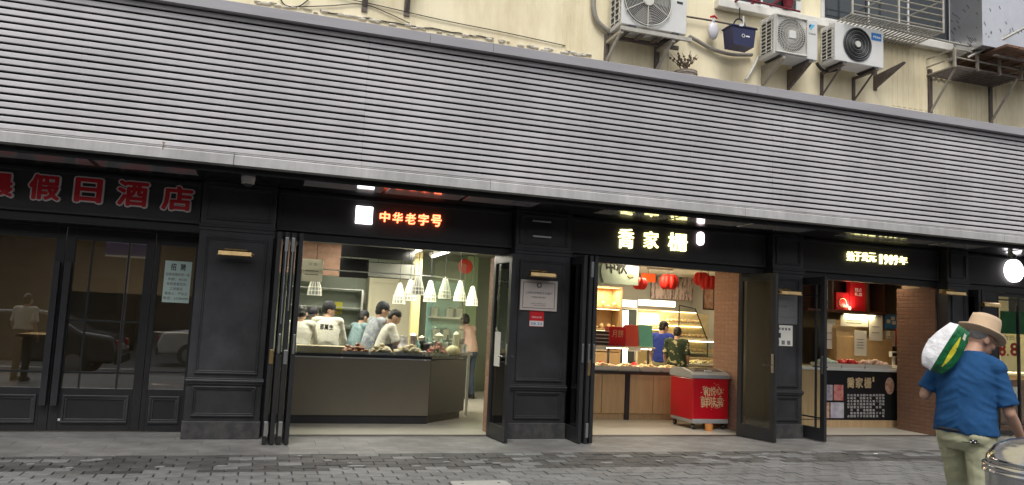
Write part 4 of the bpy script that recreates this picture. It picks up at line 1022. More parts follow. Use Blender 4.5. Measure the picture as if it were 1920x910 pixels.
b = B(); pts = [(sx1, 4.1, .96), (sx1, 4.1, 1.30), (sx0 + (sx1 - sx0) * .55, 4.1, zt2 - .05), (sx0, 4.1, zt2)]; b.tube(pts, .014, 6); b.tube([(sx0 + .01, 4.1, .96), (sx0 + .01, 4.1, zt2)], .014, 6); obj('frame', b, 'black_panel', gc)
obj('back_board', B().box(sx0, sx1 + .5, 4.885, 4.9, .95, 1.86), 'dough_pale', gc)
area(gc, (0, .45, zt2 - .02), .8, .12, 14, (1.0, .80, .45))
# lower glass counter by the brick wall
lc = thing('low_case', 'low glass pastry case in front of the brick wall end', 'display case', (7.4, 2.6, 0))
lx0, lx1 = at(1288, 660, 2.6).x, at(1337, 660, 2.6).x + .25
lz0, lz1 = at(1310, 683, 2.6).z, at(1310, 640, 2.6).z
obj('base', B().box(lx0, lx1, 2.62, 3.1, 0, lz0 - .03), 'wood_light', lc); obj('shelf_board', B().box(lx0 - .02, lx1, 2.58, 3.12, lz0 - .029, lz0), 'tray_white', lc)
obj('glass', B().box(lx0, lx1, 2.60, 2.606, lz0 + .001, lz1), 'glass_clear', lc); obj('strip_light', B().box(lx0 + .02, lx1 - .02, 2.62, 2.635, lz1 - .014, lz1), 'lit_lamp', lc); area(lc, (0, .1, lz1 - .03), .5, .1, 3, (1, .85, .55)); obj('top_board', B().box(lx0, lx1, 2.59, 3.1, lz1 + .001, lz1 + .025), 'tray_white', lc)  # strip light and area lamp added to brighten the pastries in this case
for k, m_ in enumerate(('amber_panel', 'dough_pale', 'pastry')):
    xa = lx0 + .03 + (lx1 - lx0 - .06) * k / 3; pile(('egg_tarts', 'white_cakes', 'brown_rolls')[k], ('yellow egg tarts', 'white cakes', 'brown rolls')[k] + ' inside the low glass case', 'pastry', xa + .03, xa + (lx1 - lx0) / 3 - .03, 2.66, 3.0, lz0 + .002, 22, .035, m_, 70 + k, .05)
# pictures and hangings
def flat(name, label, cat, px0, py0, px1, py1, Y, m, th=.02, group=None):
    a = at(px0, py0, Y); c = at(px1, py1, Y); o = obj(name, B().box(a.x, c.x, Y, Y + th, c.z, a.z, .003), m, None); tag(o, label, cat, group); return o, a, c
ms = thing('hanging_sign', 'pale green hanging board with black brush letters and a mooncake', 'sign', at(1160, 533, 1.3))
a = at(1122, 480, 1.3); c = at(1197, 536, 1.3)
obj('board', B().box(a.x, c.x, 1.3, 1.325, c.z, a.z, .003), 'mint_board', ms)
text('lettering', '中秋', a.x + (c.x - a.x) * .22, a.x + (c.x - a.x) * .72, c.z + (a.z - c.z) * .40, c.z + (a.z - c.z) * .92, 1.3, 'black_ink', ms, bold=.03, depth=.003, shear=-.15)
q = Vector((a.x + (c.x - a.x) * .80, 1.297, c.z + (a.z - c.z) * .36)); obj('mooncake', B().ell(q, .06, .004, .04, 14, 6), 'gold_print', ms)
obj('arc', B().tube([(a.x + .10 - .05 * sin(pi * t), 1.298, c.z + .02 + (a.z - c.z - .04) * t) for t in [k / 10 for k in range(11)]], .006, 5), 'black_ink', ms)
for x in (a.x + .1, c.x - .1): obj('hanger', B().cyl((x, 1.31, a.z), (x, 1.31, 2.72), .004, n=5), 'cable_black', ms)
def lantern(px, py, Y, r, label):
    q = at(px, py, Y); t = thing('red_lantern', label, 'lantern', q, group='red paper lanterns in the bakery')
    for k in range(8):
        an = 2 * pi * k / 8; Mr = Matrix.Rotation(an, 3, 'Z')
        obj('lobe', B().ell(Mr @ Vector((r * .45, 0, 0)), r * .6, r * .34, r * .82, 10, 8, Mr), 'lantern_red', t, local=True, smooth=True)
    obj('string', B().cyl((0, 0, r * .75), (0, 0, 2.72 - q.z), .004, n=5), 'cable_black', t, local=True)
lantern(1254, 529, 2.6, .17, 'red pleated paper lantern in front of the bamboo print'); lantern(1315, 523, 2.0, .14, 'small red paper lantern of the touching pair'); lantern(1328, 530, 1.9, .15, 'large red paper lantern of the touching pair'); lantern(1200, 532, 2.4, .13, 'red paper lantern half behind the hanging sign')
o, a, c = flat('orange_banner', 'orange paper banner behind the lantern near the hanging sign', 'banner', 1203, 512, 1229, 530, 3.0, 'orange_board')
obj('hanger', B().cyl(((a.x + c.x) / 2, 3.01, a.z), ((a.x + c.x) / 2, 3.01, 2.72), .004, n=5), 'cable_black', o)
flat('bamboo_mural', 'pale pink mural of dark bamboo stems on the bakery wall', 'mural', 1222, 506, 1312, 565, 6.15, 'bamboo_print', .04)
o, a, c = flat('hanging_scroll', 'narrow dark framed picture beside the brick wall', 'picture', 1319, 535, 1339, 582, 3.2, 'wood_dark'); obj('print', B().box(a.x + .03, c.x - .03, 3.194, 3.199, c.z + .03, a.z - .03), 'photo_food', o); obj('hanger', B().cyl(((a.x + c.x) / 2, 3.21, a.z), ((a.x + c.x) / 2, 3.21, 2.72), .004, n=5), 'cable_black', o)
# long white beam sign under the ceiling
o, a, c = flat('ceiling_sign', 'white hanging ceiling sign with dark letters in the bakery', 'sign', 1214, 482, 1262, 508, 2.2, 'room_white')
text('lettering', '全場', a.x + .05, a.x + .35, c.z + .04, a.z - .08, 2.2, 'grey_ink', o, depth=.003)
for x in (a.x + .05, c.x - .05): obj('hanger', B().cyl((x, 2.21, a.z - .01), (x, 2.21, 2.72), .004, n=5), 'cable_black', o)
for k, (x, y) in enumerate(((5.6, 1.2), (6.5, 2.3), (6.6, 4.2), (7.9, 3.6), (8.2, 5.0), (5.6, 3.2))):
    t = thing('downlight', 'round recessed downlight in the white bakery ceiling', 'light', (x, y, 2.719), group='bakery downlights')
    obj('rim', B().lathe([(.085, 0), (.10, 0), (.10, -.008), (.085, -.012)], n=20), 'white_plastic', t, local=True); obj('lens', B().lathe([(.001, -.003), (.084, -.003), (.084, -.006), (.001, -.006)], n=20), 'lit_lamp', t, local=True)
    area(t, (0, 0, -.02), .15, .15, 17, (1.0, .82, .55))
# red chest freezer
fx0, fx1, fy0, fy1 = 6.30, 6.93, .60, 1.28
fzt = at(1330, 705, fy0).z
fz = thing('chest_freezer', 'red chest freezer with curved grey glass lid and gold brush lettering', 'freezer', ((fx0 + fx1) / 2, (fy0 + fy1) / 2, 0))
obj('body', B().box(fx0, fx1, fy0, fy1, .14, fzt - .04, .02), 'freezer_red', fz)
obj('skirt', B().box(fx0 + .006, fx1 - .006, fy0 - .006, fy1 - .01, .095, .165, .01), 'freezer_grey', fz)
b = B(); prof = [(fy0 - .012, fzt - .04), (fy0 - .012, fzt + .012), (fy0 + .10, fzt + .055), (fy0 + .32, fzt + .095), (fy1 - .1, fzt + .09), (fy1 + .01, fzt + .05), (fy1 + .01, fzt - .04)]
b.prism(prof, fx0 - .014, fx1 + .014, 'YZ'); obj('lid_frame', b, 'freezer_grey', fz)
b = B(); b.prism([(y, z + .006) for y, z in prof[2:5]] + [(y, z + .002) for y, z in reversed(prof[2:5])], fx0 + .05, fx1 - .05, 'YZ'); obj('lid_glass', b, 'freezer_lid', fz)
obj('lid_handle', B().box((fx0 + fx1) / 2 - .06, (fx0 + fx1) / 2 + .06, fy0 + .085, fy0 + .11, fzt + .055, fzt + .075, .004), 'white_plastic', fz)
for x in (fx0 + .05, fx1 - .06):
    for y in (fy0 + .06, fy1 - .08):
        wq = obj('caster', B().lathe([(.001, -.014), (.04, -.014), (.045, -.008), (.045, .008), (.04, .014), (.001, .014)], (x, y, .045), 16, 'X'), 'rubber', fz, smooth=True, auto=40); obj('hub', B().cyl((x - .018, y, .045), (x + .018, y, .045), .014), 'steel', wq); obj('fork', B().box(x - .022, x + .022, y - .015, y + .025, .07, .12), 'dark_steel', wq)
fw = fx1 - fx0
for i, (s, a, c, z0, z1) in enumerate((('和', .30, .47, .50, .645), ('悦', .48, .63, .515, .65), ('心', .64, .80, .53, .66), ('鲜', .22, .45, .335, .505), ('味', .46, .65, .35, .505), ('来', .66, .84, .34, .50))):
    text('lettering', s, fx0 + fw * a, fx0 + fw * c, z0, z1, fy0, 'gold_print', fz, bold=.014, depth=.003)
rs_ = random.Random(8)
for k in range(60):
    a_ = rs_.uniform(0, 6.28); d_ = rs_.uniform(.5, 1.0); q = (fx0 + fw * (.53 + .38 * d_ * cos(a_)), fy0 - .0015, .49 + .22 * d_ * sin(a_)); obj('print_fleck', B().ell(q, rs_.uniform(.004, .014), .0012, rs_.uniform(.004, .010), 7, 4), 'gold_print', fz)
b = B(); b.lathe([(.001, 0), (.055, 0), (.06, .10), (.05, .10), (.001, .02)], (at(1330, 812, .5).x, .52, 0), 14); o = obj('plastic_cup', b, 'orange_plastic', None, smooth=True, auto=40); tag(o, 'small orange tub on the floor under the red freezer', 'tub')

# ---- takeaway ---------------------------------------------------------
struct('room_floor', B().prism([(7.78, .07), (12.0, .07), (12.0, 2.66), (8.5, 2.66), (8.5, 1.37), (7.78, 1.37)], -.2, 0.0, 'XY'), 'shop_floor')
struct('room_wall', B().box(8.5, 12.0, 2.62, 2.69, -.1, 2.8), 'room_tan'); struct('room_wall', B().box(7.755, 7.78, .13, 1.37, -.1, 2.8), 'wood_light'); struct('room_wall', B().box(8.47, 8.5, 1.37, 2.62, -.1, 2.8), 'room_tan'); struct('room_wall', B().box(11.6, 12.0, .35, 2.62, -.1, 2.8), 'room_tan')
struct('room_ceiling', B().prism([(7.78, .13), (12.0, .13), (12.0, 2.66), (8.5, 2.66), (8.5, 1.37), (7.78, 1.37)], 2.60, 2.70, 'XY'), 'room_grey')
kx = KX
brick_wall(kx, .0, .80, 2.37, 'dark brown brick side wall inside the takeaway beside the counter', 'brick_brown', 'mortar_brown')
struct('room_wall', B().box(kx + .11, 11.6, .36, .80, -.1, 2.6), 'room_tan')
KY = .95
kz = at(1610, 690, KY).z
kc = thing('takeaway_counter', 'black fronted takeaway counter with menu print and white top', 'counter', (9.4, KY + .3, 0))
k0, k1 = 7.85, kx + .10
def kp(px, py): return at(px, py, KY)
if k1 < at(1690, 740, KY).x: k1 = at(1690, 740, KY).x
obj('body', B().box(k0, k1, KY + .012, KY + .5, .12, kz - .06), 'counter_dark', kc); obj('front_panel', B().box(kp(1540, 750).x, k1, KY, KY + .011, .13, kz - .055), 'print_black', kc); obj('side_panel', B().box(k0, kp(1540, 750).x - .003, KY + .002, KY + .011, .13, kz - .055), 'wood_light', kc)
obj('plinth', B().box(k0, k1, KY + .0, KY + .48, 0.0, .118), 'wood_light', kc); obj('top', B().box(k0, k1, KY - .03, KY + .52, kz - .054, kz - .01, .004), 'white_plastic', kc)
def kp(px, py): return at(px, py, KY)
for i, s in enumerate('喬家栅'):
    a = kp(1588 + 16 * i, 728); c = kp(1602 + 16 * i, 708); text('lettering', s, a.x, c.x, a.z, c.z, KY, 'gold_print', kc, bold=.03, depth=.003)
a = kp(1636, 716); c = kp(1639, 707); obj('seal', B().box(a.x, c.x, KY - .002, KY - .0005, a.z, c.z), 'gold_print', kc)
menu = '百年老店传统糕点松糕条头糕双酿团薄荷糕蜜糕定胜糕重阳糕八宝饭粽子汤团青团月饼擂沙圆酥饼春卷馄饨'
r = random.Random(3); gl = B()
for col in range(12):
    for rowi in range(8):
        if r.random() < .13: continue
        a = kp(1588.5 + 5.95 * col, 743.5 + 5.6 * rowi); c = kp(1592.8 + 5.95 * col, 739.3 + 5.6 * rowi)
        vs, fs = glyphs(menu[(col * 8 + rowi) % len(menu)])
        ux = [v[0] for v in vs]; uy = [v[1] for v in vs]; a0, a1, b0, b1 = min(ux), max(ux), min(uy), max(uy)
        gl.add([(a.x + (v[0] - a0) / (a1 - a0) * (c.x - a.x), KY - .0005 - (v[2] + .5) * .002, a.z + (v[1] - b0) / max(.01, b1 - b0) * (c.z - a.z)) for v in vs], fs)
obj('menu_text', gl, 'white_ink', kc)
for (x0, y0, x1, y1, m_) in ((1542, 722, 1562, 752, 'photo_plum'), (1563, 722, 1582, 752, 'photo_red'), (1542, 755, 1556, 785, 'photo_food'), (1557, 755, 1583, 785, 'photo_pale')):
    a = kp(x0, y1); c = kp(x1, y0); obj('food_photo', B().box(a.x, c.x - .01, KY - .004, KY - .0005, a.z + .01, c.z), m_, kc)
q = kp(1668, 724); obj('plate_photo', B().ell((q.x, KY - .003, q.z), .10, .003, .145, 18, 8), 'photo_food', kc)
# trays and goods on the takeaway counter
xs = [at(px, 684, KY).x for px in (1540, 1578, 1622, 1672)]
for k in range(3):
    tray(xs[k] + .01, xs[k + 1] - .02, KY + .0, KY + .26, kz - .009, 'low cream tray %s on the takeaway counter' % ('of pale green snacks', 'of red snacks', 'of pink and yellow snacks')[k], 'tray_white', .07, .015, 'takeaway trays')
    pile('wrapped_snacks', ('pale green wrapped snacks in the tray by the open door', 'red wrapped snacks in the middle takeaway tray', 'pink and yellow wrapped snacks in the takeaway tray by the scale')[k], 'snack', xs[k] + .05, xs[k + 1] - .06, KY + .03, KY + .23, kz + .04, 30, .055, ('mint_board', 'gift_red', 'tee_pink')[k], 90 + k, .06)
BY = 1.55
cbx = thing('cardboard_box', 'large open cardboard box behind the takeaway trays', 'box', at(1618, 690, BY - .1)); cbx.location.z = kz - .01
a = at(1568, 685, BY); c = at(1672, 602, BY); h = .42
cl = thing('back_shelf', 'wooden back counter under the red gift boxes', 'shelf', (10.5, 1.8, 0))
obj('worktop', B().box(8.6, 11.6, BY - .1, BY + .6, kz - .05, kz - .011), 'wood_light', cl); obj('front_panel', B().box(8.6, 11.6, BY - .08, BY - .05, 0, kz - .051), 'wood_light', cl)
cw = c.x - a.x; ch_ = c.z - kz
cbx.location = ((a.x + c.x) / 2, BY, kz - .01)
obj('front', B().box(-cw / 2, cw / 2, -.012, 0, 0, ch_ * .62), 'cardboard', cbx, local=True); obj('back', B().box(-cw / 2, cw / 2, .35, .362, 0, ch_ * .98), 'cardboard', cbx, local=True)
for s in (-1, 1): obj('side', B().box(s * cw / 2 - .006, s * cw / 2 + .006, .001, .349, 0, ch_ * .8), 'cardboard', cbx, local=True)
obj('flap', B().box(-cw * .5, -cw * .1, -.004, .004, 0, .24, M=Matrix.Translation((0, -.006, ch_ * .62)) @ Matrix.Rotation(-.5, 4, 'X')), 'cardboard', cbx, local=True)
def card(name, label, px0, py0, px1, py1, Y, m='paper', marks=2):
    o, a, c = flat(name, label, 'notice', px0, py0, px1, py1, Y, m, .006)
    for k in range(marks):
        z = c.z + (a.z - c.z) * (.3 + .45 * k / max(1, marks)); obj('print_line', B().box(a.x + (c.x - a.x) * .2, c.x - (c.x - a.x) * .25, Y - .002, Y - .0005, z, z + .012), 'grey_ink', o)
    return o
BY2 = 2.05
card('price_card', 'wide cream price card leaning on the takeaway boxes', 1576, 591, 1628, 614, BY - .04)
card('price_card', 'tall pale price card beside the cardboard box', 1630, 590, 1655, 640, BY - .05)
card('price_card', 'slim cream price card standing in front of the cardboard box', 1602, 620, 1625, 668, BY - .06, marks=4)
card('wall_notice', 'pale sheet hanging behind the open takeaway door', 1540, 598, 1566, 655, BY + .1)
o, a, c = flat('blue_poster', 'blue poster with white squares on the takeaway wall', 'poster', 1660, 589, 1690, 618, BY + .05, 'blue_poster')
r = random.Random(9)
for k in range(5):
    u, v = ((.35, .6), (.7, .62), (.08, .38), (.42, .3), (.72, .1))[k]; obj('white_square', B().box(a.x + (c.x - a.x) * u, a.x + (c.x - a.x) * (u + .22), BY + .046, BY + .0495, c.z + (a.z - c.z) * v, c.z + (a.z - c.z) * (v + .25)), 'paper', o)
card('wall_notice', 'white sheet pinned below the blue poster', 1661, 620, 1679, 650, BY + .04, marks=3)
flat('red_poster', 'small orange-red poster below the blue poster', 'poster', 1679, 617, 1692, 648, BY + .03, 'red_poster')
o = thing('kitchen_scale', 'grey weighing scale at the takeaway counter end', 'scale', at(1682, 690, KY + .3)); o.location.z = kz - .01
obj('base', B().box(-.09, .09, -.1, .12, 0, .06, .01), 'white_plastic', o, local=True); obj('column', B().box(-.02, .02, .06, .1, .06, .22), 'white_plastic', o, local=True); obj('display', B().box(-.08, .08, .04, .11, .2, .3, .01), 'white_plastic', o, local=True); obj('screen', B().box(-.06, .06, .034, .039, .22, .28), 'tv_black', o, local=True)
# upper cabinet with red gift boxes
ub = thing('upper_shelf', 'dark wood wall cabinet holding red gift boxes', 'shelf', (10.3, BY + .2, 2))
a = at(1540, 520, BY - .1); c = at(1662, 584, BY - .1); uz = (at(1560, 583, BY - .1).z + c.z) / 2
obj('back_panel', B().box(a.x - .3, c.x, BY + .3, BY + .32, uz, 2.59), 'wood_dark', ub); obj('shelf_board', B().box(a.x - .3, c.x, BY - .12, BY + .299, uz - .04, uz), 'wood_dark', ub)
for px in (1561, 1628, 1657): x = at(px, 560, BY - .1).x; obj('divider', B().box(x - .02, x + .02, BY - .11, BY + .299, uz + .001, 2.59), 'wood_dark', ub)
for (p0, p1, py, lab, s) in ((1568, 1592, 548, 'small red gift box with a pale round emblem', None), (1595, 1624, 526, 'tall red gift box with white lettering', '糕点')):
    A_ = at(p0, 560, BY - .05); C_ = at(p1, 560, BY - .05); ztp = at(p0, py, BY - .05).z
    t = thing('red_gift_box', lab + ' on the takeaway shelf', 'gift box', ((A_.x + C_.x) / 2, BY - .05, uz + .001)); wq = C_.x - A_.x
    obj('box', B().box(-wq / 2, wq / 2, 0, .12, 0, ztp - uz, .005), 'gift_red', t, local=True)
    if s: text('lettering', '礼盒', A_.x + wq * .25, C_.x - wq * .25, uz + (ztp - uz) * .5, uz + (ztp - uz) * .62, BY - .05, 'white_ink', t, depth=.002); text('lettering', s, A_.x + wq * .28, C_.x - wq * .28, uz + (ztp - uz) * .64, uz + (ztp - uz) * .76, BY - .05, 'white_ink', t, depth=.002)
    else: obj('emblem', B().tube([(wq * .28 * cos(k * pi / 10), -.003, (ztp - uz) * .42 + wq * .28 * sin(k * pi / 10)) for k in range(21)], .008, 5), 'gold_print', t, local=True)
o, a, c = flat('framed_print', 'pale framed print with dark brush circle in the takeaway', 'picture', 1540, 522, 1558, 581, BY + .0, 'paper'); obj('brush_mark', B().tube([((a.x + c.x) / 2 + .08 * cos(t), BY - .004, (a.z + c.z) / 2 + .15 * sin(t)) for t in [k * .3 for k in range(-5, 6)]], .018, 6), 'grey_ink', o)
t = thing('shelf_lamp', 'small glowing lamp between the red gift boxes', 'lamp', (at(1594, 580, BY - .1).x, BY - .09, uz + .001))
obj('base', B().lathe([(.001, 0), (.03, 0), (.03, .01), (.001, .012)], n=12), 'brass', t, local=True); obj('bulb', B().ell((0, 0, .04), .02, .02, .03), 'lit_warm', t, local=True, smooth=True); area(t, (0, -.02, .08), .06, .06, 1.6, (1, .8, .5), rot=(radians(140), 0, 0))
t = thing('counter_lamp', 'warm under-shelf strip lamp lighting the cardboard box', 'lamp', (at(1612, 590, BY - .05).x, BY - .05, uz - .041))
obj('housing', B().box(-.35, .35, -.03, .03, -.025, 0, .003), 'white_plastic', t, local=True); obj('tube', B().box(-.33, .33, -.02, .02, -.031, -.0255), 'lit_lamp', t, local=True); area(t, (0, -.02, -.04), .6, .05, 4, (1.0, .80, .42))
for x in (8.4, 9.4, 10.1):  # first spot is added, to light the wall seen through the door leaf
    t = thing('spot_lamp', 'ceiling spot inside the takeaway', 'light', (x, .75, 2.595), group='takeaway ceiling spots'); obj('rim', B().lathe([(.06, 0), (.075, 0), (.075, -.01), (.06, -.014)], n=18), 'white_plastic', t, local=True); obj('lens', B().lathe([(.001, -.004), (.059, -.004), (.059, -.007), (.001, -.007)], n=18), 'lit_lamp', t, local=True); area(t, (0, 0, -.02), .12, .12, 2.5, (1.0, .82, .56))

# ---- drinks shop ------------------------------------------------------
ex0 = ejx + .004
struct('room_floor', B().box(12.04, EX1, .0, 3.0, -.2, 0.0), 'shop_floor'); struct('room_wall', B().box(ex0, EX1, 3.0, 3.08, -.1, 2.8), 'room_cream'); struct('room_ceiling', B().box(ex0, EX1, .31, 3.08, 2.62, 2.7), 'room_white'); struct('room_wall', B().box(12.0, 12.03, .35, 3.0, -.1, 2.7), 'room_cream') if ex0 < 11.9 else None
EY = .04
wz0 = .42
wn = obj('shop_window', B().frame(ex0, EX1 - .05, .02, 2.37, EY, EY + .06, .06), 'door_black', drinks)
obj('pane', B().box(ex0 + .06, EX1 - .11, EY + .028, EY + .034, .08, 2.31), 'glass_clear', wn)
for px in (1873, 1912): x = at(px, 620, EY).x; obj('mullion', B().box(x - .012, x + .012, EY + .005, EY + .055, .08, 2.31), 'door_black', wn)
for py in (563,): z = at(1890, py, EY).z; obj('transom_bar', B().box(ex0 + .06, EX1 - .11, EY + .006, EY + .054, z - .012, z + .012), 'door_black', wn)
z = at(1890, 796, EY).z; obj('low_bar', B().box(ex0 + .06, EX1 - .11, EY + .006, EY + .054, max(.12, z) - .012, max(.12, z) + .012), 'door_black', wn)
a = at(1875, 583, EY + .12); c = at(1990, 700, EY + .12)
o = obj('window_poster', B().box(a.x, c.x, EY + .12, EY + .122, c.z, a.z), 'poster_thin', None); tag(o, 'poster in the end shop window with big red price', 'poster')
m0 = at(1875, 625, EY + .12).z; obj('green_field', B().box(a.x, c.x, EY + .117, EY + .1195, m0, a.z - .0), 'green_thin', o)
for s, x0, x1 in (('8', 1872, 1886), ('.', 1888, 1891), ('8', 1894, 1910)):
    q0 = at(x0, 668, EY + .12); q1 = at(x1, 643, EY + .12); text('lettering', s, q0.x, q1.x, q0.z, q1.z if s != '.' else q0.z + .04, EY + .12, 'red_ink', o, bold=.03, depth=.002)
q0 = at(1880, 638, EY + .12); q1 = at(1915, 630, EY + .12); text('lettering', '会员价', q0.x, q1.x, q0.z, q1.z, EY + .12, 'grey_ink', o, depth=.002)
q0 = at(1885, 757, EY + .2); q1 = at(1910, 726, EY + .2); o = obj('window_print', B().box(q0.x, q1.x, EY + .2, EY + .21, q0.z, q1.z), 'paper', None); tag(o, 'white print with red figure low in the end shop window', 'print'); obj('red_shape', B().ell(((q0.x + q1.x) / 2, EY + .198, (q0.z + q1.z) / 2 - .03), .07, .004, .12, 9, 5), 'red_ink', o); obj('print_back', B().box(q0.x - .2, q1.x + .5, EY + .212, EY + .24, .0, q1.z + .12), 'brown_board', o)
dc = thing('drinks_counter', 'wooden counter with cream top behind the end shop window', 'counter', (13, 1.2, 0)); obj('body', B().box(ex0 + .3, EX1 - .2, 1.0, 1.5, 0, .95), 'wood_light', dc); obj('top', B().box(ex0 + .28, EX1 - .18, .97, 1.52, .951, .99), 'room_cream', dc)
for x in (12.6, 13.8):
    t = thing('panel_light', 'square ceiling panel light in the end shop', 'light', (x, .9, 2.615), group='end shop panels'); obj('housing', B().box(-.31, .31, -.31, .31, -.012, .0, .002), 'white_plastic', t, local=True); obj('diffuser', B().box(-.285, .285, -.285, .285, -.018, -.0125), 'lit_lamp', t, local=True); area(t, (0, 0, -.03), .5, .5, 60, (1.0, .86, .6))

# ---- hotel lobby ------------------------------------------------------
struct('room_floor', B().box(-5.0, -.64, DY + .2, 5.0, -.2, 0.0), 'shop_floor'); struct('room_wall', B().box(-5.0, -.64, 5.0, 5.08, -.1, 2.8), 'room_tan'); struct('room_wall', B().box(-.64, -.61, DY + .03, 5.0, -.1, 2.8), 'room_tan'); struct('room_wall', B().box(-5.03, -5.0, DY, 5.0, -.1, 2.8), 'room_tan'); struct('room_ceiling', B().box(-5.03, -.61, DY + .03, 5.08, 2.7, 2.78), 'room_grey')
sx_ = at(120, 551, 1.0); sx1_ = at(372, 551, 1.0)
ts = thing('tan_screen', 'tan screen panel standing behind the hotel doors', 'screen', (sx_.x, 1.0, 0)); obj('panel', B().box(sx_.x - .1, -.66, 1.75, 1.78, .28, at(200, 549, 1.75).z), 'room_tan', ts); obj('foot', B().box(sx_.x - .1, -.66, 1.70, 1.83, 0, .28), 'wood_light', ts)
rc = thing('reception_desk', 'tan reception desk seen through the hotel doors', 'desk', (-2, 1.9, 0))
obj('body', B().box(-3.0, -.75, 1.9, 2.5, 0, 1.0, .01), 'room_tan', rc); obj('top', B().box(-3.05, -.7, 1.85, 2.55, 1.001, 1.04, .005), 'wood_light', rc); obj('base_strip', B().box(-3.0, -.75, 1.88, 1.899, 0, .25), 'wood_light', rc)
o = obj('cream_cabinet', B().box(-1.35, -.66, 1.1, 1.5, 0, 1.15, .01).box(-1.34, -.67, 1.09, 1.099, .1, .5).box(-1.34, -.67, 1.09, 1.099, .55, 1.05), 'paper', None); tag(o, 'cream drawer cabinet behind the narrow hotel side window', 'cabinet')
b = B(); b.prism(rrect(-1.25, -.85, .62, .95, .08), 0, .52, 'XY'); o = obj('pink_stool', b, 'tee_pink', None); tag(o, 'pink padded stool behind the narrow hotel side window', 'stool')
t = thing('lobby_light', 'square ceiling light in the hotel lobby', 'light', (-2.2, 2.4, 2.695)); obj('housing', B().box(-.3, .3, -.3, .3, -.02, 0), 'white_plastic', t, local=True); obj('diffuser', B().box(-.28, .28, -.28, .28, -.026, -.0205), 'lit_bulb', t, local=True); area(t, (0, 0, -.04), .5, .5, 46, (1, .9, .74))
# ------------------------------------------------------------------ signs
LY = HY - .0225
hs_ = thing('hotel_lettering', 'red hotel sign letters with pale outlines over the left doors', 'sign', (-1.8, HY, 2.6))
for s, p0, p1, y0, y1 in (('晨', -28, 32, 322, 372), ('假', 48, 120, 325, 378), ('日', 134, 198, 332, 383), ('酒', 214, 284, 337, 390), ('店', 298, 367, 347, 398)):
    a = at(p0, y1, LY); c = at(p1, y0, LY); zm = (at((p0 + p1) / 2, y1, LY).z, at((p0 + p1) / 2, y0, LY).z)
    L = text('letter', s, a.x, c.x, zm[0], zm[1], HY + .0, 'sign_outline', hs_, bold=.075, depth=.03)
    text('letter_face', s, a.x + .018, c.x - .018, zm[0] + .016, zm[1] - .016, HY - .0305, 'sign_red', L, bold=.034, depth=.006)
def lit_sign(name, label, items, Y=HY, depth=.035, halo=None):
    q = at(items[0][1], items[0][3], Y); t = thing(name, label, 'sign', (q.x, Y, q.z))
    for (s, p0, p1, y0, y1, m_, bold) in items:
        pm = (p0 + p1) / 2; a = at(p0, y1, Y - depth).x; c = at(p1, y0, Y - depth).x; z0 = at(pm, y1, Y - depth).z; z1 = at(pm, y0, Y - depth).z
        if s == '#': obj('lit_panel', B().box(a, c, Y - depth, Y - .001, z0, z1, .006), m_, t)
        elif s == '|':
            obj('seal', B().prism(rrect(a, c, z0, z1, (c - a) * .48), Y - depth, Y - .001, 'XZ'), m_, t)
        else: text('letter', s, a, c, z0, z1, Y - .001, m_, t, bold, depth)
    return t
lit_sign('deli_sign', 'glowing white square with five glowing red letters over the deli', [('#', 666, 700, 387, 420, 'lit_square', 0)] + [(s, 712 + 24.2 * i, 732 + 24.2 * i, 397 + 1.5 * i, 416 + 2.2 * i, 'lit_red', .012) for i, s in enumerate('中华老字号')])
lit_sign('bakery_sign', 'three glowing pale yellow calligraphy letters and a white seal', [('喬', 1160, 1190, 429, 466, 'lit_yellow', .006), ('家', 1208, 1236, 434, 466, 'lit_yellow', .006), ('栅', 1254, 1290, 437, 471, 'lit_yellow', .006), ('|', 1308, 1321, 435, 460, 'lit_pink', 0)])
lit_sign('takeaway_sign', 'small glowing yellow founding-year sign over the takeaway', [(s, 1590 + 13.6 * i, 1602.5 + 13.6 * i, 472 + .8 * i, 489 + .8 * i, 'lit_yellow', .0) for i, s in enumerate('始于公元')] + [(s, (1651.5 if s == '1' else 1650.5) + 9.3 * i, (1654.5 if s == '1' else 1656.3) + 9.3 * i, 477 + .6 * i, 495 + .6 * i, 'lit_yellow', .0) for i, s in enumerate('1909')] + [('年', 1688, 1702, 481, 496, 'lit_yellow', .0)])
q = at(1904, 508, HY - .06); rs = thing('round_sign', 'round glowing white sign with small dark script over the end shop', 'sign', (q.x, HY, q.z)); rad = .19
obj('drum', B().lathe([(.001, -.06), (rad, -.06), (rad, -.001), (.001, -.001)], (q.x, HY, q.z), 40, 'Y'), 'lit_square', rs, smooth=True, auto=40)
text('lettering', 'guboo', q.x - .08, q.x + .11, q.z - .06, q.z - .015, HY - .06, 'black_ink', rs, depth=.002)
# emblem plate on the second pilaster
ep = thing('emblem_plate', 'dark plate with two pale bars on the panel above the plaque', 'plate', (3.5, PY, 2.75))
a = at(992, 411, PY); c = at(1033, 447, PY)
obj('plate', B().box(a.x - .02, c.x + .02, PY - .008, PY + .0, c.z + .01, a.z, .002), 'black_panel', ep)
for y in (414, 443): q0 = at(998, y, PY); obj('bar', B().box(q0.x, q0.x + .26, PY - .03, PY - .0085, q0.z - .012, q0.z + .012, .004), 'steel', ep)

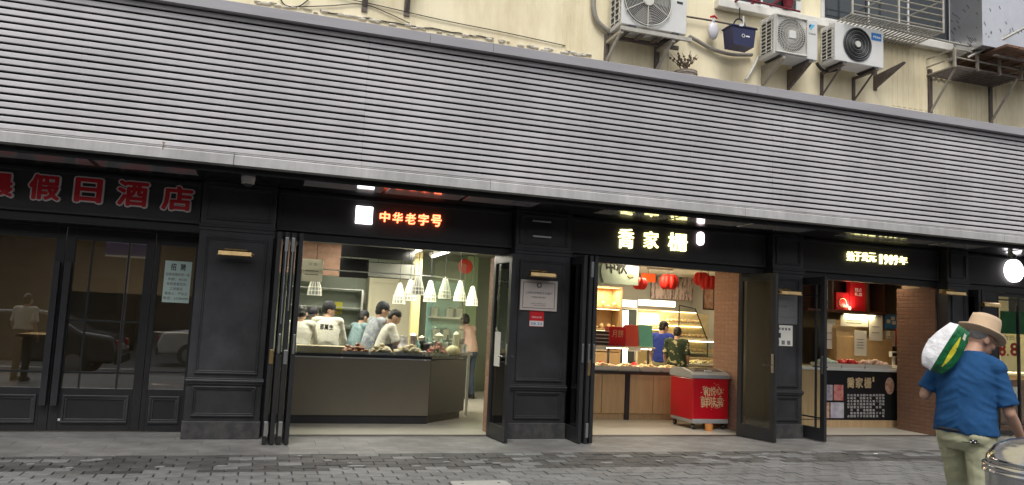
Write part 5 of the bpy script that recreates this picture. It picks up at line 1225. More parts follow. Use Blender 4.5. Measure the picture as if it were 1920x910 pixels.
# brass picture lamps on the pilasters
def brass_lamp(x, z, wd, label, out=.16):
    t = thing('brass_lamp', label, 'wall lamp', (x, PY, z))
    obj('back_plate', B().box(-wd * .35, wd * .35, -.018, 0, -.02, .05, .004), 'brass', t, local=True)
    obj('arm', B().tube([(0, -.01, .02), (0, -.07, .06), (0, -out, .03)], .010, 8), 'brass', t, local=True)
    b = B(); b.prism([(-out - .045, -.03), (-out - .04, .01), (-out, .03), (-out + .04, .01), (-out + .045, -.03)], -wd / 2, wd / 2, 'YZ'); obj('shade', b, 'brass', t, local=True)
    obj('rim', B().box(-wd / 2 - .01, wd / 2 + .01, -out - .052, -out + .052, -.042, -.03, .003), 'brass', t, local=True)
    obj('knob', B().ell((wd / 2 + .018, -out, -.01), .014, .014, .014), 'brass', t, local=True, smooth=True)
    return t
q = at(441, 474, PY - .14); brass_lamp(q.x, q.z, .36, 'brass picture lamp on the wide pilaster between hotel and deli')
q = at(1016, 514, PY - .14); brass_lamp(q.x, q.z, .34, 'brass picture lamp right above the framed plaque')
q = at(1474, 548, PY - .14); brass_lamp(q.x + .05, q.z, .34, 'brass picture lamp above the steel plaque between bakery and takeaway')
q = at(1868, 572, PY - .12); brass_lamp(P4[1] + .28, q.z, .34, 'brass picture lamp beside the end shop window')
q = at(1787, 549, PY - .14); brass_lamp(q.x, q.z, .40, 'brass picture lamp on the dark pilaster next to the takeaway brick wall')
# framed plaque
pq = thing('framed_plaque', 'cream framed certificate plaque with seal beneath the brass lamp', 'plaque', (3.48, PY, 1.67))
a = at(974, 582, PY - .02); c = at(1046, 527, PY - .02); px0, px1, pz0, pz1 = a.x, c.x, (at(1010, 583, PY).z), (at(1010, 526, PY).z)
obj('board', B().box(px0, px1, PY - .022, PY - .0005, pz0, pz1, .004), 'plaque_face', pq); obj('border', B().frame(px0 + .035, px1 - .035, pz0 + .03, pz1 - .03, PY - .0245, PY - .0221, .008), 'grey_ink', pq)
xm = (px0 + px1) / 2; obj('seal', B().tube([(xm + .028 * cos(k * pi / 8), PY - .026, pz1 - .065 + .028 * sin(k * pi / 8)) for k in range(17)], .008, 5), 'grey_ink', pq)
text('lettering', '上海市非物质文化遗产', px0 + .07, px1 - .07, pz0 + .215, pz0 + .25, PY - .0225, 'grey_ink', pq, .012, .001); text('lettering', '传统糕点制作技艺', px0 + .16, px1 - .16, pz0 + .165, pz0 + .188, PY - .0225, 'grey_ink', pq, .01, .001); text('lettering', '上海市人民政府公布', px0 + .14, px1 - .16, pz0 + .085, pz0 + .102, PY - .0225, 'grey_ink', pq, 0, .001); text('lettering', '上海市文化局颁发', px0 + .18, px1 - .16, pz0 + .06, pz0 + .076, PY - .0225, 'grey_ink', pq, 0, .001)
rn = thing('red_notice', 'small red and white notice below the framed plaque', 'notice', (3.46, PY, 1.5))
a = at(992, 612, PY); c = at(1020, 584, PY); obj('sheet', B().box(a.x, c.x, PY - .004, PY - .0006, a.z, pz0 - .004), 'gift_red', rn); zr = a.z; obj('white_band', B().box(a.x + .004, c.x - .004, PY - .0055, PY - .0041, zr + .005, zr + .075), 'paper', rn); text('lettering', '58.32', a.x + .02, c.x - .02, zr + .02, zr + .055, PY - .0056, 'logo_blue', rn, .01, .001); text('lettering', '扫码点单', a.x + .03, c.x - .03, zr + .11, zr + .135, PY - .0041, 'white_ink', rn, 0, .001)
sp = thing('steel_plaque', 'brushed steel plaque under the lamp between bakery and takeaway', 'plaque', (7.4, PY, 1.7))
a = at(1452, 607, PY); c = at(1494, 556, PY); obj('board', B().box(a.x, c.x, PY - .016, PY - .0006, a.z, c.z, .003), 'plaque_steel', sp); text('lettering', '乔家栅', a.x + .05, a.x + .2, a.z + .24, a.z + .28, PY - .0162, 'grey_ink', sp, .01, .001); obj('line', B().box(a.x + .03, c.x - .05, PY - .0175, PY - .0163, a.z + .1, a.z + .106), 'grey_ink', sp)
wn_ = thing('white_notice', 'white notice with small pictograms under the steel plaque', 'notice', (7.4, PY, 1.5))
a = at(1451, 648, PY); c = at(1486, 611, PY); obj('sheet', B().box(a.x, c.x, PY - .004, PY - .0006, a.z, c.z), 'paper', wn_)
ww, hh = c.x - a.x, c.z - a.z
for k in range(4): obj('mark', B().box(a.x + ww * (.22 + .18 * k), a.x + ww * (.34 + .18 * k), PY - .005, PY - .0041, c.z - hh * .24, c.z - hh * .12), 'grey_ink', wn_)
obj('mark', B().box(a.x + ww * .06, a.x + ww * .36, PY - .005, PY - .0041, a.z + hh * .38, a.z + hh * .62), 'black_ink', wn_)
for k in range(3): obj('mark', B().box(a.x + ww * (.1 + .3 * k), a.x + ww * (.28 + .3 * k), PY - .005, PY - .0041, a.z + hh * .06, a.z + hh * .26, M=None), 'grey_ink', wn_)
# recruitment poster
rp = thing('recruitment_poster', 'pale mint recruitment poster taped inside the narrow hotel window', 'poster', (-1.0, DY, 1.5))
a = at(303, 568, DY - .01); c = at(364, 490, DY - .01); zb, zt3 = at(333, 568, DY - .01).z, at(333, 490, DY - .01).z
obj('sheet', B().box(a.x, c.x - .02, DY - .010, DY - .006, zb, zt3), 'paper_mint', rp); ww, hh = c.x - .02 - a.x, zt3 - zb
for k, s in enumerate('招聘'): text('lettering', s, a.x + ww * (.22 + .36 * k), a.x + ww * (.42 + .36 * k), zb + hh * .77, zb + hh * .94, DY - .0101, 'black_ink', rp, .02, .001)
for k, (s, l, r_) in enumerate((('招客房服务员一名', .06, .94), ('年龄：40-50', .15, .85), ('有经验者优先', .12, .84), ('工资面议', .24, .74), ('联系人：严女士', .08, .92), ('电话：63780005', .04, .96))):
    z = zb + hh * (.64 - .115 * k); text('lettering', s, a.x + ww * l, a.x + ww * r_, z, z + hh * .075, DY - .0101, 'grey_ink', rp, .012, .001)
# security cameras
def camera_dome(px, py, label):
    q = at(px, py, -.75); t = thing('security_camera', label, 'camera', (q.x, -.75, SZ - .001))
    obj('base', B().lathe([(.001, 0), (.075, 0), (.078, -.02), (.07, -.06), (.066, -.075)], n=22), 'white_plastic', t, local=True, smooth=True, auto=40); obj('dome', B().ell((0, 0, -.075), .06, .06, .055), 'tv_black', t, local=True, smooth=True); obj('visor', B().lathe([(.07, -.058), (.073, -.07), (.062, -.085), (.06, -.08)], n=20, caps=False), 'aged_plastic', t, local=True, smooth=True)
camera_dome(466, 330, 'white dome camera under the canopy above the wide pilaster')
q = at(1894, 462, -.8); t = thing('bullet_camera', 'pale bullet camera under the canopy by the round sign', 'camera', (q.x, -.8, SZ - .001))
obj('mount', B().cyl((0, 0, 0), (0, 0, -.05), .035, n=14), 'white_plastic', t, local=True); obj('barrel', B().cyl((.06, .05, -.06), (-.05, -.1, -.12), .038, n=16), 'aged_plastic', t, local=True, smooth=True, auto=40); obj('lens', B().cyl((-.051, -.1015, -.1205), (-.056, -.108, -.123), .03, n=16), 'tv_black', t, local=True)

# ------------------------------------------------------------------ air conditioners
def ac_unit(label, c0, c1, z0, z1, Y, style, depth=.33):
    wd, ht = c1 - c0, z1 - z0
    t = thing('air_conditioner', label, 'air conditioner', (c0, Y, z0))
    obj('casing', B().box(0, wd, 0, depth, .02, ht, .012), 'ac_white', t, local=True)
    for x in (wd * .12, wd * .78): obj('foot', B().box(x, x + wd * .1, -.01, depth + .01, 0, .022), 'dark_steel', t, local=True)
    # side coil behind a wire guard
    cg = obj('side_coil', B().box(-.004, .001, .04, depth - .03, .08, ht - .06), 'ac_dark', t, local=True)
    for k in range(9): z = .1 + (ht - .18) * k / 8; obj('guard_wire', B().box(-.016, -.005, .03, depth - .02, z - .006, z + .006), 'aged_plastic', cg, local=True)
    for k in range(3): y = .05 + (depth - .1) * k / 2; obj('guard_post', B().box(-.019, -.004, y - .007, y + .007, .07, ht - .05), 'aged_plastic', cg, local=True)
    return t, wd, ht
def ring(r, x, z, y, th, n=32): return B().tube([(x + r * cos(2 * pi * k / n), y, z + r * sin(2 * pi * k / n)) for k in range(n + 1)], th, 5)
def fan(t, x, z, r, m='ac_fin'):
    w_ = obj('fan_well', B().lathe([(r * .99, -.003), (r, -.004), (r, .004), (r * .99, .004)], (x, 0, z), 32, 'Y').lathe([(.001, -.002), (r, -.002), (r, -.001), (.001, -.001)], (x, 0, z), 32, 'Y'), 'ac_dark', t, local=True)
    for k in range(3):
        b = B(); a0 = 2 * pi * k / 3 + .3; pts = []
        for (rr_, da) in ((.2, -.3), (.9, -.45), (.95, .0), (.85, .5), (.2, .35)): pts.append((x + r * rr_ * cos(a0 + da), z + r * rr_ * sin(a0 + da)))
        b.prism(pts, -.006, -.0035, 'XZ'); obj('fan_blade', b, m, w_, local=True)
    return w_
AYF = WY - .46
# 1: large unit, spoked guard
a = at(1165, 47, AYF); c = at(1287, 69, AYF); z0 = (a.z + c.z) / 2
t, wd, ht = ac_unit('large aged white outdoor unit with spoked fan guard on a tray bracket', a.x, c.x, z0, z0 + .84, AYF, 1, .36)
q = at(1214, 2, AYF); hx, hz = q.x - a.x, q.z - z0; R = .34
w_ = fan(t, hx, hz, R, 'board_grey')
gd = obj('fan_guard', ring(R, hx, hz, -.03, .008), 'aged_plastic', t, local=True)
for k in range(14): obj('guard_ring', ring(R * (.12 + .86 * k / 14), hx, hz, -.03, .0025), 'aged_plastic', gd, local=True)
for k in range(6): an = pi / 2 + k * pi / 3; obj('spoke', B().tube([(hx + .06 * cos(an), -.034, hz + .06 * sin(an)), (hx + (R + .03) * cos(an), -.03, hz + (R + .03) * sin(an))], .007, 5), 'aged_plastic', gd, local=True)
obj('hub_badge', B().lathe([(.001, -.045), (.075, -.045), (.08, -.03), (.001, -.03)], (hx, 0, hz), 24, 'Y'), 'aged_plastic', t, local=True, smooth=True, auto=40)
obj('badge', B().box(wd * .84, wd * .93, -.004, 0, .43, .46), 'black_ink', t, local=True)
br = thing('wall_bracket', 'iron tray bracket carrying the large spoked outdoor unit', 'bracket', (a.x, WY, z0))
ty = z0 - .022
obj('tray_beam', B().box(a.x - .02, c.x + .06, AYF - .04, AYF - .0, ty - .05, ty), 'pale_iron', br); obj('tray_beam', B().box(a.x - .02, c.x + .06, AYF + .30, AYF + .34, ty - .05, ty), 'rusty_iron', br)
for k in range(4): x = a.x + .1 + (c.x - a.x - .2) * k / 3; obj('tray_slat', B().box(x - .03, x + .03, AYF + .0, AYF + .30, ty - .03, ty - .005), 'rusty_iron', br)
for x in (a.x + .0, c.x - .2):
    obj('wall_post', B().box(x - .03, x + .03, WY - .05, WY, ty - .36, ty + .05), 'rusty_iron', br); obj('arm', B().box(x - .025, x + .025, AYF - .02, WY - .05, ty - .09, ty - .051), 'painted_iron', br); obj('brace', B().tube([(x, WY - .03, ty - .33), (x, AYF + .02, ty - .07)], .022, 6), 'pale_iron', br)
# 2: swirl grille unit
a = at(1452, 103, AYF); c = at(1533, 117, AYF); z0 = (a.z + c.z) / 2; z1 = at(1490, 31, AYF).z
t, wd, ht = ac_unit('white outdoor unit with square swirl grille above the blue basket', a.x, c.x, z0, z1, AYF, 2, .34)
q = at(1483, 67, AYF); hx, hz = q.x - a.x, q.z - z0; R = min(hx, ht - hz, hz) - .03
fan(t, hx, hz, R)
gw = wd * .74
gd = obj('fan_guard', B().frame(.01, gw, .045, ht - .02, -.03, -.001, .016, .003), 'aged_plastic', t, local=True)
for k in range(44):
    an = 2 * pi * k / 44; pts = []
    for s_ in range(6):
        rr_ = .055 + (R * 1.25 - .055) * s_ / 5; aa = an + .75 * s_ / 5; x_, z_ = hx + rr_ * cos(aa), hz + rr_ * sin(aa); x_ = min(max(x_, .02), gw - .012); z_ = min(max(z_, .055), ht - .03); pts.append((x_, -.026, z_))
    obj('guard_wire', B().tube(pts, .0038, 4), 'aged_plastic', gd, local=True)
for k in range(5): obj('guard_ring', ring(.07 + (R - .07) * k / 4, hx, hz, -.024, .003, 28), 'aged_plastic', gd, local=True)
obj('hub_badge', B().box(hx - .055, hx + .055, -.04, -.022, hz - .055, hz + .055, .01), 'ac_white', t, local=True)
b = B(); b.add([(wd * .80, -.003, ht - .07), (wd * .93, -.003, ht - .07), (wd * .83, -.003, ht - .16)], [(0, 1, 2)]); obj('logo_mark', b, 'logo_cyan', t, local=True); b = B(); b.add([(wd * .79, -.004, ht - .09), (wd * .84, -.004, ht - .075), (wd * .80, -.004, ht - .135)], [(0, 1, 2)]); obj('logo_mark', b, 'black_ink', t, local=True)
text('lettering', 'DAIKIN', a.x + wd * .79, a.x + wd * .95, z0 + ht - .22, z0 + ht - .195, AYF, 'grey_ink', t, .01, .002)
ac2 = (a.x, c.x, z0)
# 3: dark round grille unit
a = at(1566, 117, AYF); c = at(1657, 130, AYF); z0 = (a.z + c.z) / 2; z1 = at(1610, 49, AYF).z
t, wd, ht = ac_unit('white outdoor unit with round black fan grille and blue badge', a.x, c.x, z0, z1, AYF, 3, .32)
q = at(1607, 84, AYF); hx, hz = q.x - a.x, q.z - z0; R = .235
fan(t, hx, hz, R, 'ac_dark')
gd = obj('fan_guard', ring(R, hx, hz, -.012, .014), 'ac_dark', t, local=True)
for k in range(6): obj('guard_ring', ring(R * (.25 + .7 * k / 6), hx, hz, -.012, .008), 'ac_fin' if k % 2 else 'ac_dark', gd, local=True)
for k in range(8): an = k * pi / 4; obj('spoke', B().tube([(hx, -.012, hz), (hx + R * cos(an), -.012, hz + R * sin(an))], .004, 4), 'ac_dark', gd, local=True)
obj('hub_badge', B().lathe([(.001, -.03), (.045, -.03), (.048, -.012), (.001, -.012)], (hx, 0, hz), 24, 'Y'), 'aged_plastic', t, local=True, smooth=True, auto=40)
bd_ = obj('badge', B().box(wd * .74, wd * .95, -.004, 0, ht - .17, ht - .06, .001), 'logo_blue', t, local=True); text('lettering', 'Midea', a.x + wd * .78, a.x + wd * .93, z0 + ht - .135, z0 + ht - .10, AYF - .004, 'white_ink', bd_, .02, .001)
ac3 = (a.x, c.x, z0)
for (x0, x1, z0), nm in ((ac2, 'swirl grille'), (ac3, 'black round grille')):
    br = thing('wall_bracket', 'pair of iron bracket arms under the %s outdoor unit' % nm, 'bracket', (x0, WY, z0))
    for x in (x0 + .14, x1 - .14):
        m_ = 'painted_iron' if x < x0 + .2 and nm[0] == 's' else 'rusty_iron'
        b = B(); b.prism([(WY, z0 - .30), (WY, z0 - .003), (AYF - .03, z0 - .003), (AYF - .03, z0 - .04)], x - .02, x + .02, 'YZ') if nm[0] == 's' else b.box(x - .02, x + .02, AYF - .03, WY, z0 - .04, z0 - .003).tube([(x, WY - .02, z0 - .36), (x, AYF + .03, z0 - .03)], .016, 6).box(x - .02, x + .02, WY - .03, WY, z0 - .4, z0 - .041)
        obj('bracket_arm', b, m_, br)
q = at(1640, 170, WY); o = obj('spare_bracket', B().prism([(WY, q.z + .02), (WY, q.z + .22), (AYF - .12, q.z + .27), (AYF - .12, q.z + .25)], q.x - .02, q.x + .02, 'YZ').box(q.x - .03, q.x + .03, WY - .02, WY, q.z, q.z + .3), 'rusty_iron', None); tag(o, 'bare rusty bracket arm sticking out next to the black round grille unit', 'bracket')
for px in (683, 762):
    q = at(px, 20 if px < 700 else 28, WY); o = obj('iron_bracket', B().prism([(WY, q.z), (WY, q.z + .7), (WY - .35, q.z + .7), (WY - .35, q.z + .62)], q.x - .02, q.x + .02, 'YZ').box(q.x - .035, q.x + .035, WY - .02, WY - .0, q.z - .02, q.z + .7), 'rusty_iron', None); tag(o, 'short iron bracket %s' % ('beside the hanging cable loop' if px < 700 else 'at the end of the slack cable'), 'bracket', 'iron brackets left of the units')
# hoses and cables
def line(name, label, cat, pts, r, m, Yoff=.02):
    P = [at(p[0], p[1], (p[2] if len(p) > 2 else WY - Yoff)) for p in pts]; out = []
    for i in range(len(P) - 1):
        p0 = P[max(i - 1, 0)]; p1 = P[i]; p2 = P[i + 1]; p3 = P[min(i + 2, len(P) - 1)]
        for k in range(6):
            s = k / 6; out.append(.5 * ((2 * p1) + (p2 - p0) * s + (2 * p0 - 5 * p1 + 4 * p2 - p3) * s * s + (3 * p1 - p0 - 3 * p2 + p3) * s ** 3))
    out.append(P[-1]); o = obj(name, B().tube(out, r, 8), m, None, smooth=True); tag(o, label, cat); return o
line('refrigerant_hose', 'grey insulated hose curling down left of the large unit', 'hose', [(1113, -20), (1113, 15), (1120, 40), (1140, 58), (1160, 70)], .035, 'hose_grey', .05)
line('drain_hose', 'grey hose running along the wall under the blue basket', 'hose', [(1292, 68), (1310, 78), (1335, 92), (1370, 102), (1410, 103)], .028, 'hose_grey', .05)
line('wall_pipe', 'thin brown pipe running under the hanging bag', 'pipe', [(1285, 31), (1340, 40), (1420, 56)], .014, 'rusty_iron', .06)
line('wall_cable', 'thin dark cable sloping across the plain cream wall', 'cable', [(560, -20), (680, 4), (830, 38), (950, 62), (1060, 86)], .006, 'cable_black')
line('loop_cable', 'loose cable loop hanging on the wall above the cap', 'cable', [(524, -6), (535, 10), (560, 12), (580, -2)], .007, 'cable_black')
line('bracket_cable', 'slack cable strung between the two short iron brackets', 'cable', [(560, 13), (620, 11), (680, 8), (730, 26), (768, 44)], .006, 'cable_black')
line('unit_hose', 'black hose looping between the two smaller units', 'hose', [(1531, 118), (1540, 130), (1552, 134), (1575, 130)], .022, 'cable_black', .15)
line('conduit', 'pale conduit running down the wall below the swirl grille unit', 'conduit', [(1423, 105), (1412, 128), (1398, 150)], .018, 'white_plastic', .05)
# blue basket, bag, hooks
q = at(1386, 70, WY - .35); bk = thing('shopping_basket', 'dark blue plastic shopping basket with white mark hanging under the window', 'basket', q)
b = B(); prof = [(-.19, .10), (.19, .10), (.16, -.16), (-.16, -.16)]; b.prism(prof, -.11, .11, 'XZ'); obj('body', b, 'navy_plastic', bk, local=True); obj('rim', B().box(-.205, .205, -.125, .125, .095, .12, .008), 'navy_plastic', bk, local=True)
obj('handle', B().tube([(.0 + .1 * cos(t), 0, .12 + .14 * sin(t)) for t in [pi * k / 10 for k in range(11)]], .012, 6), 'cable_black', bk, local=True); obj('clip', B().box(-.09, -.03, -.132, -.125, .1, .135), 'white_plastic', bk, local=True); obj('tie', B().cyl((.03, -.05, .1), (.05, -.02, .3), .012, n=6), 'white_plastic', bk, local=True); obj('hook', B().cyl((0, 0, .26), (0, 0, .42), .008, n=6), 'cable_black', bk, local=True)
obj('logo', ring(.022, -.01, -.02, -.113, .005, 12), 'white_ink', bk, local=True); obj('logo_text', B().box(.03, .09, -.1135, -.1105, -.03, -.01), 'white_ink', bk, local=True)
q = at(1337, 58, WY - .12); b = B(); b.ell((0, 0, 0), .085, .05, .13, 12, 8); b.cyl((0, 0, .1), (0, 0, .2), .03, .012, 8); o = obj('hanging_bag', b, 'plastic_bag', None, local=True, smooth=True); o.location = q; tag(o, 'crumpled translucent bag tied to the thin pipe', 'bag'); obj('tie', B().tube([(-.05, 0, .19), (0, -.02, .21), (.06, 0, .185)], .014, 6), 'lantern_red', o, local=True)
q = at(1280, 125, WY - .12); pp = thing('dead_plant', 'dead twiggy plant in a woven pot on the canopy cap', 'plant', (q.x, WY - .2, zct - .02))
obj('pot', B().lathe([(.001, 0), (.12, 0), (.155, .2), (.16, .215), (.14, .215), (.001, .19)], n=18), 'wicker', pp, local=True, smooth=True, auto=40)
for k in range(4): obj('pot_band', B().tube([((.125 + .01 * k) * cos(2 * pi * j / 18), (.125 + .01 * k) * sin(2 * pi * j / 18), .03 + .05 * k) for j in range(19)], .008, 5), 'wicker', pp, local=True)
b = B(); r = random.Random(2)
for k in range(16):
    p = Vector((r.uniform(-.05, .05), r.uniform(-.05, .05), .2)); pts = [p.copy()]
    d = Vector((r.uniform(-.5, .7), r.uniform(-.3, .2), 1)).normalized()
    for j in range(5): d = (d + Vector((r.uniform(-.5, .5), r.uniform(-.3, .3), r.uniform(-.3, .3)))).normalized(); p = p + d * r.uniform(.05, .09); pts.append(p.copy())
    b.tube(pts, [.007 * (1 - j / 7) for j in range(6)], 5)
    for j in range(3): v = pts[2 + j] ; b.ell(v, .022, .008, .014, 6, 4, Matrix.Rotation(r.uniform(0, 3), 3, 'Y'))
obj('twigs', b, 'dead_twig', pp, local=True)
# ------------------------------------------------------------------ people
def sleeve_(b, pts, rad, n=20):
    """cloth tube with a cut hem: round at the shoulder, flat at the end"""
    for i in range(len(pts) - 1): b.cyl(pts[i], pts[i + 1], rad[i], rad[i + 1], n)
    for p, r in list(zip(pts, rad))[:-1]: b.ell(p, r, r, r, n, 10)
def limb(b, pts, rad, n=12):
    for i in range(len(pts) - 1): b.cyl(pts[i], pts[i + 1], rad[i], rad[i + 1], n)
    for p, r in zip(pts, rad): b.ell(p, r, r, r, n, 8)
def rings(b, rs, n=24):
    """closed loft of ellipses (centre, rx, ry, yaw)"""
    vs = []; fs = []
    for (c, rx, ry, yaw) in rs:
        for k in range(n):
            t = 2 * pi * k / n; x, y = rx * cos(t), ry * sin(t); vs.append((c[0] + x * cos(yaw) - y * sin(yaw), c[1] + x * sin(yaw) + y * cos(yaw), c[2]))
    m = len(rs)
    for i in range(m - 1):
        for k in range(n): fs.append((i * n + k, i * n + (k + 1) % n, (i + 1) * n + (k + 1) % n, (i + 1) * n + k))
    fs += [tuple(reversed(range(n))), tuple((m - 1) * n + k for k in range(n))]; b.add(vs, fs)
def fused(b, vox, smooth=4, fold=0.0, fscale=6.0, seed=0, stretch=(1, 1, .35)):
    me = bpy.data.meshes.new('fuse'); me.from_pydata(b.v, [], b.f); me.update()
    bm = bmesh.new(); bm.from_mesh(me); bmesh.ops.recalc_face_normals(bm, faces=bm.faces); bm.to_mesh(me); bm.free()
    o = bpy.data.objects.new('fuse', me); COL.objects.link(o)
    md = o.modifiers.new('r', 'REMESH'); md.mode = 'VOXEL'; md.voxel_size = vox
    if smooth: sm = o.modifiers.new('s', 'SMOOTH'); sm.iterations = smooth; sm.factor = .5
    dg = bpy.context.evaluated_depsgraph_get(); dg.update(); ev = bpy.data.meshes.new_from_object(o.evaluated_get(dg))
    if fold > 0:
        ev.update(); nrm = [v.normal.copy() for v in ev.vertices]
        for v, nn in zip(ev.vertices, nrm):
            p = Vector((v.co.x * stretch[0], v.co.y * stretch[1], v.co.z * stretch[2])) * fscale + Vector((seed, 0, 0))
            c_ = v.co; sgx = 1 if c_.x > 0 else -1; p2 = Vector(((c_.z + .55 * c_.x * sgx) * 17, (c_.x - .4 * c_.z * sgx) * 4.5, c_.y * 5)) + Vector((seed, sgx * 5, 0)); f2 = 1 - abs(noise.noise(p2 + noise.noise_vector(p2 * .4) * .5)) * 2.6
            f = noise.noise(p); v.co += nn * fold * (.9 * f + .55 * max(-.6, f2))
    r = B(); r.v = [tuple(v.co) for v in ev.vertices]; r.f = [tuple(p.vertices) for p in ev.polygons]
    bpy.data.objects.remove(o); bpy.data.meshes.remove(me); bpy.data.meshes.remove(ev); return r
def hand(b, wrist, d, up, side, curl=.5, s=1.0):
    """palm and five fingers; d points to the fingertips, up is the back of the hand, side=+1 right hand"""
    d = d.normalized(); up = (up - d * up.dot(d)).normalized(); lat = d.cross(up) * side      # lat points to the little finger side
    M = Matrix((lat, d, up)).transposed()
    b.ell(wrist + d * .045 * s, .040 * s, .052 * s, .017 * s, 12, 8, M); b.cyl(wrist - d * .02 * s, wrist + d * .03 * s, .026 * s, .028 * s, 10)
    for k, (off, ln) in enumerate(((-.029, .070), (-.010, .078), (.010, .073), (.028, .057))):
        p = wrist + lat * off * s + d * .082 * s; pts = [p - d * .03 * s]; dd = d.copy(); a = 0
        for j in range(3):
            pts.append(p.copy()); a += curl * (.5 + .25 * j); dd = d * cos(a) - up * sin(a); p = p + dd * ln * s * (.45, .32, .23)[j]
        pts.append(p); limb(b, pts, [.0085 * s, .0088 * s, .0082 * s, .0076 * s, .0066 * s], 8)
    p = wrist + d * .02 * s - lat * .03 * s; q1 = p + (d * .6 - lat * .75 - up * .25).normalized() * .038 * s; q2 = q1 + (d * .9 - lat * .25 - up * .35).normalized() * .032 * s; q3 = q2 + (d * .95 - up * .45).normalized() * .024 * s
    limb(b, [p, q1, q2, q3], [.013 * s, .0105 * s, .0098 * s, .008 * s], 8)
BASEJ = dict(pel=(0, 0, .96), wai=(0, 0, 1.08), che=(0, .01, 1.27), nec=(0, -.02, 1.43), hea=(0, .03, 1.575), shl=(-.18, -.01, 1.385), shr=(.18, -.01, 1.385), ell=(-.225, -.03, 1.10), elr=(.225, -.03, 1.10), wrl=(-.21, .09, .88), wrr=(.21, .09, .88), hil=(-.09, 0, .92), hir=(.09, 0, .92), knl=(-.10, .03, .49), knr=(.10, .03, .49), anl=(-.10, -.02, .08), anr=(.10, -.02, .08))
def person(label, loc, rz, h=1.68, J=None, yaw=0.0, pitch=0.0, top='coat_white', sleeve='short', bottom='jeans', hair='short', hairm='hair_black', skin='skin', vox=.012, fat=1.0, apron=None, group=None, hem=.0, shoe='rubber', hd=(0, .2, -1), hu=(0, 1, .3), curl=.5, roll=0.0, fold=.007):
    t = thing('person', label, 'person', loc, rz, group); s = h / 1.70
    j = {k: Vector(v) * s for k, v in {**BASEJ, **(J or {})}.items()}
    rr_ = lambda *a: [x * s for x in a]
    HM = Matrix.Rotation(-yaw, 3, 'Z') @ Matrix.Rotation(-pitch, 3, 'X') @ Matrix.Rotation(roll, 3, 'Y')
    hp = lambda x, y, z: j['hea'] + HM @ (Vector((x, y, z)) * s)
    def torso(b, e=0.0, bottom_z=None, lowx=1.0):
        mid = lambda a, c, f: j[a].lerp(j[c], f)
        yw = math.atan2(j['shr'].y - j['shl'].y, j['shr'].x - j['shl'].x); hip = math.atan2(j['hir'].y - j['hil'].y, j['hir'].x - j['hil'].x)
        low = j['pel'] - Vector((0, 0, .07 * s)) if bottom_z is None else j['wai'].lerp(j['pel'], 1.0) * 1.0
        if bottom_z is not None: low = Vector((j['pel'].x, j['pel'].y, bottom_z * s))
        rs = [(low, (.168 * fat + e) * s * lowx, (.115 * fat + e) * s, hip), (j['pel'] + Vector((0, 0, .03 * s)), (.165 * fat + e) * s, (.120 * fat + e) * s, hip), (j['wai'], (.150 * fat + e) * s, (.112 * fat + e) * s, (yw + hip) / 2), (mid('wai', 'che', .55), (.158 * fat ** .7 + e) * s, (.115 * fat ** .8 + e) * s, yw), (j['che'], (.172 * fat ** .5 + e) * s, (.115 * fat ** .5 + e) * s, yw), (mid('che', 'nec', .55), (.165 + e) * s, (.095 + e) * s, yw), (mid('che', 'nec', .85), (.105 + e) * s, (.07 + e) * s, yw), (j['nec'] + Vector((0, 0, .01 * s)), (.062 + e * .6) * s, (.058 + e * .6) * s, yw)]
        if bottom_z is not None and bottom_z >= .97: rs.pop(1)
        rings(b, rs)
        for a in ('shl', 'shr'):
            b.ell(j[a], (.052 + e) * s, (.054 + e) * s, (.052 + e) * s); limb(b, [j['nec'] - Vector((0, 0, .045 * s)), j[a].lerp(j['nec'], .3) + Vector((0, 0, .0)), j[a]], [(.042 + e) * s, (.046 + e) * s, (.050 + e) * s])
    # body: one continuous surface
    b = B(); torso(b, -.012)
    limb(b, [j['nec'] - Vector((0, 0, .03 * s)), hp(0, -.025, -.06)], rr_(.055, .052))
    b.ell(hp(0, -.005, .02), .076 * s, .096 * s, .100 * s, 18, 12, HM); b.ell(hp(0, .018, -.045), .060 * s, .074 * s, .072 * s, 16, 10, HM); b.ell(hp(0, .058, -.088), .030 * s, .026 * s, .022 * s, 10, 8, HM)
    limb(b, [hp(0, .088, .012), hp(0, .108, -.022), hp(0, .098, -.034)], rr_(.010, .014, .012)); b.ell(hp(0, .088, -.064), .026 * s, .012 * s, .010 * s, 10, 6, HM); b.ell(hp(0, .084, .032), .052 * s, .014 * s, .012 * s, 10, 6, HM)
    for sd_ in (-1, 1): b.ell(hp(sd_ * .079, -.012, -.012), .012 * s, .022 * s, .034 * s, 10, 8, HM); b.ell(hp(sd_ * .045, .066, -.03), .022 * s, .018 * s, .022 * s, 8, 6, HM)
    for q in 'lr':
        sg = 1 if q == 'r' else -1; e_, w_ = j['el' + q], j['wr' + q]
        limb(b, [j['sh' + q], j['sh' + q].lerp(e_, .5), e_, e_.lerp(w_, .35), w_], rr_(.048, .043, .037, .038, .025))
        dd = (w_ - e_).normalized(); hdv = (dd + Vector(hd) * .25).normalized() if hd else dd; hand(b, w_, hdv, Vector(hu), sg, curl, s)
        limb(b, [j['hi' + q], j['hi' + q].lerp(j['kn' + q], .5), j['kn' + q], j['kn' + q].lerp(j['an' + q], .35), j['an' + q]], rr_(.08, .066, .048, .05, .032))
        f = (j['an' + q] - Vector((0, 0, .05 * s))); b.ell(f + Vector((0, .06 * s, .0)), .036 * s, .115 * s, .03 * s)
    body = obj('body', fused(b, vox, 3), skin, t, local=True, smooth=True)
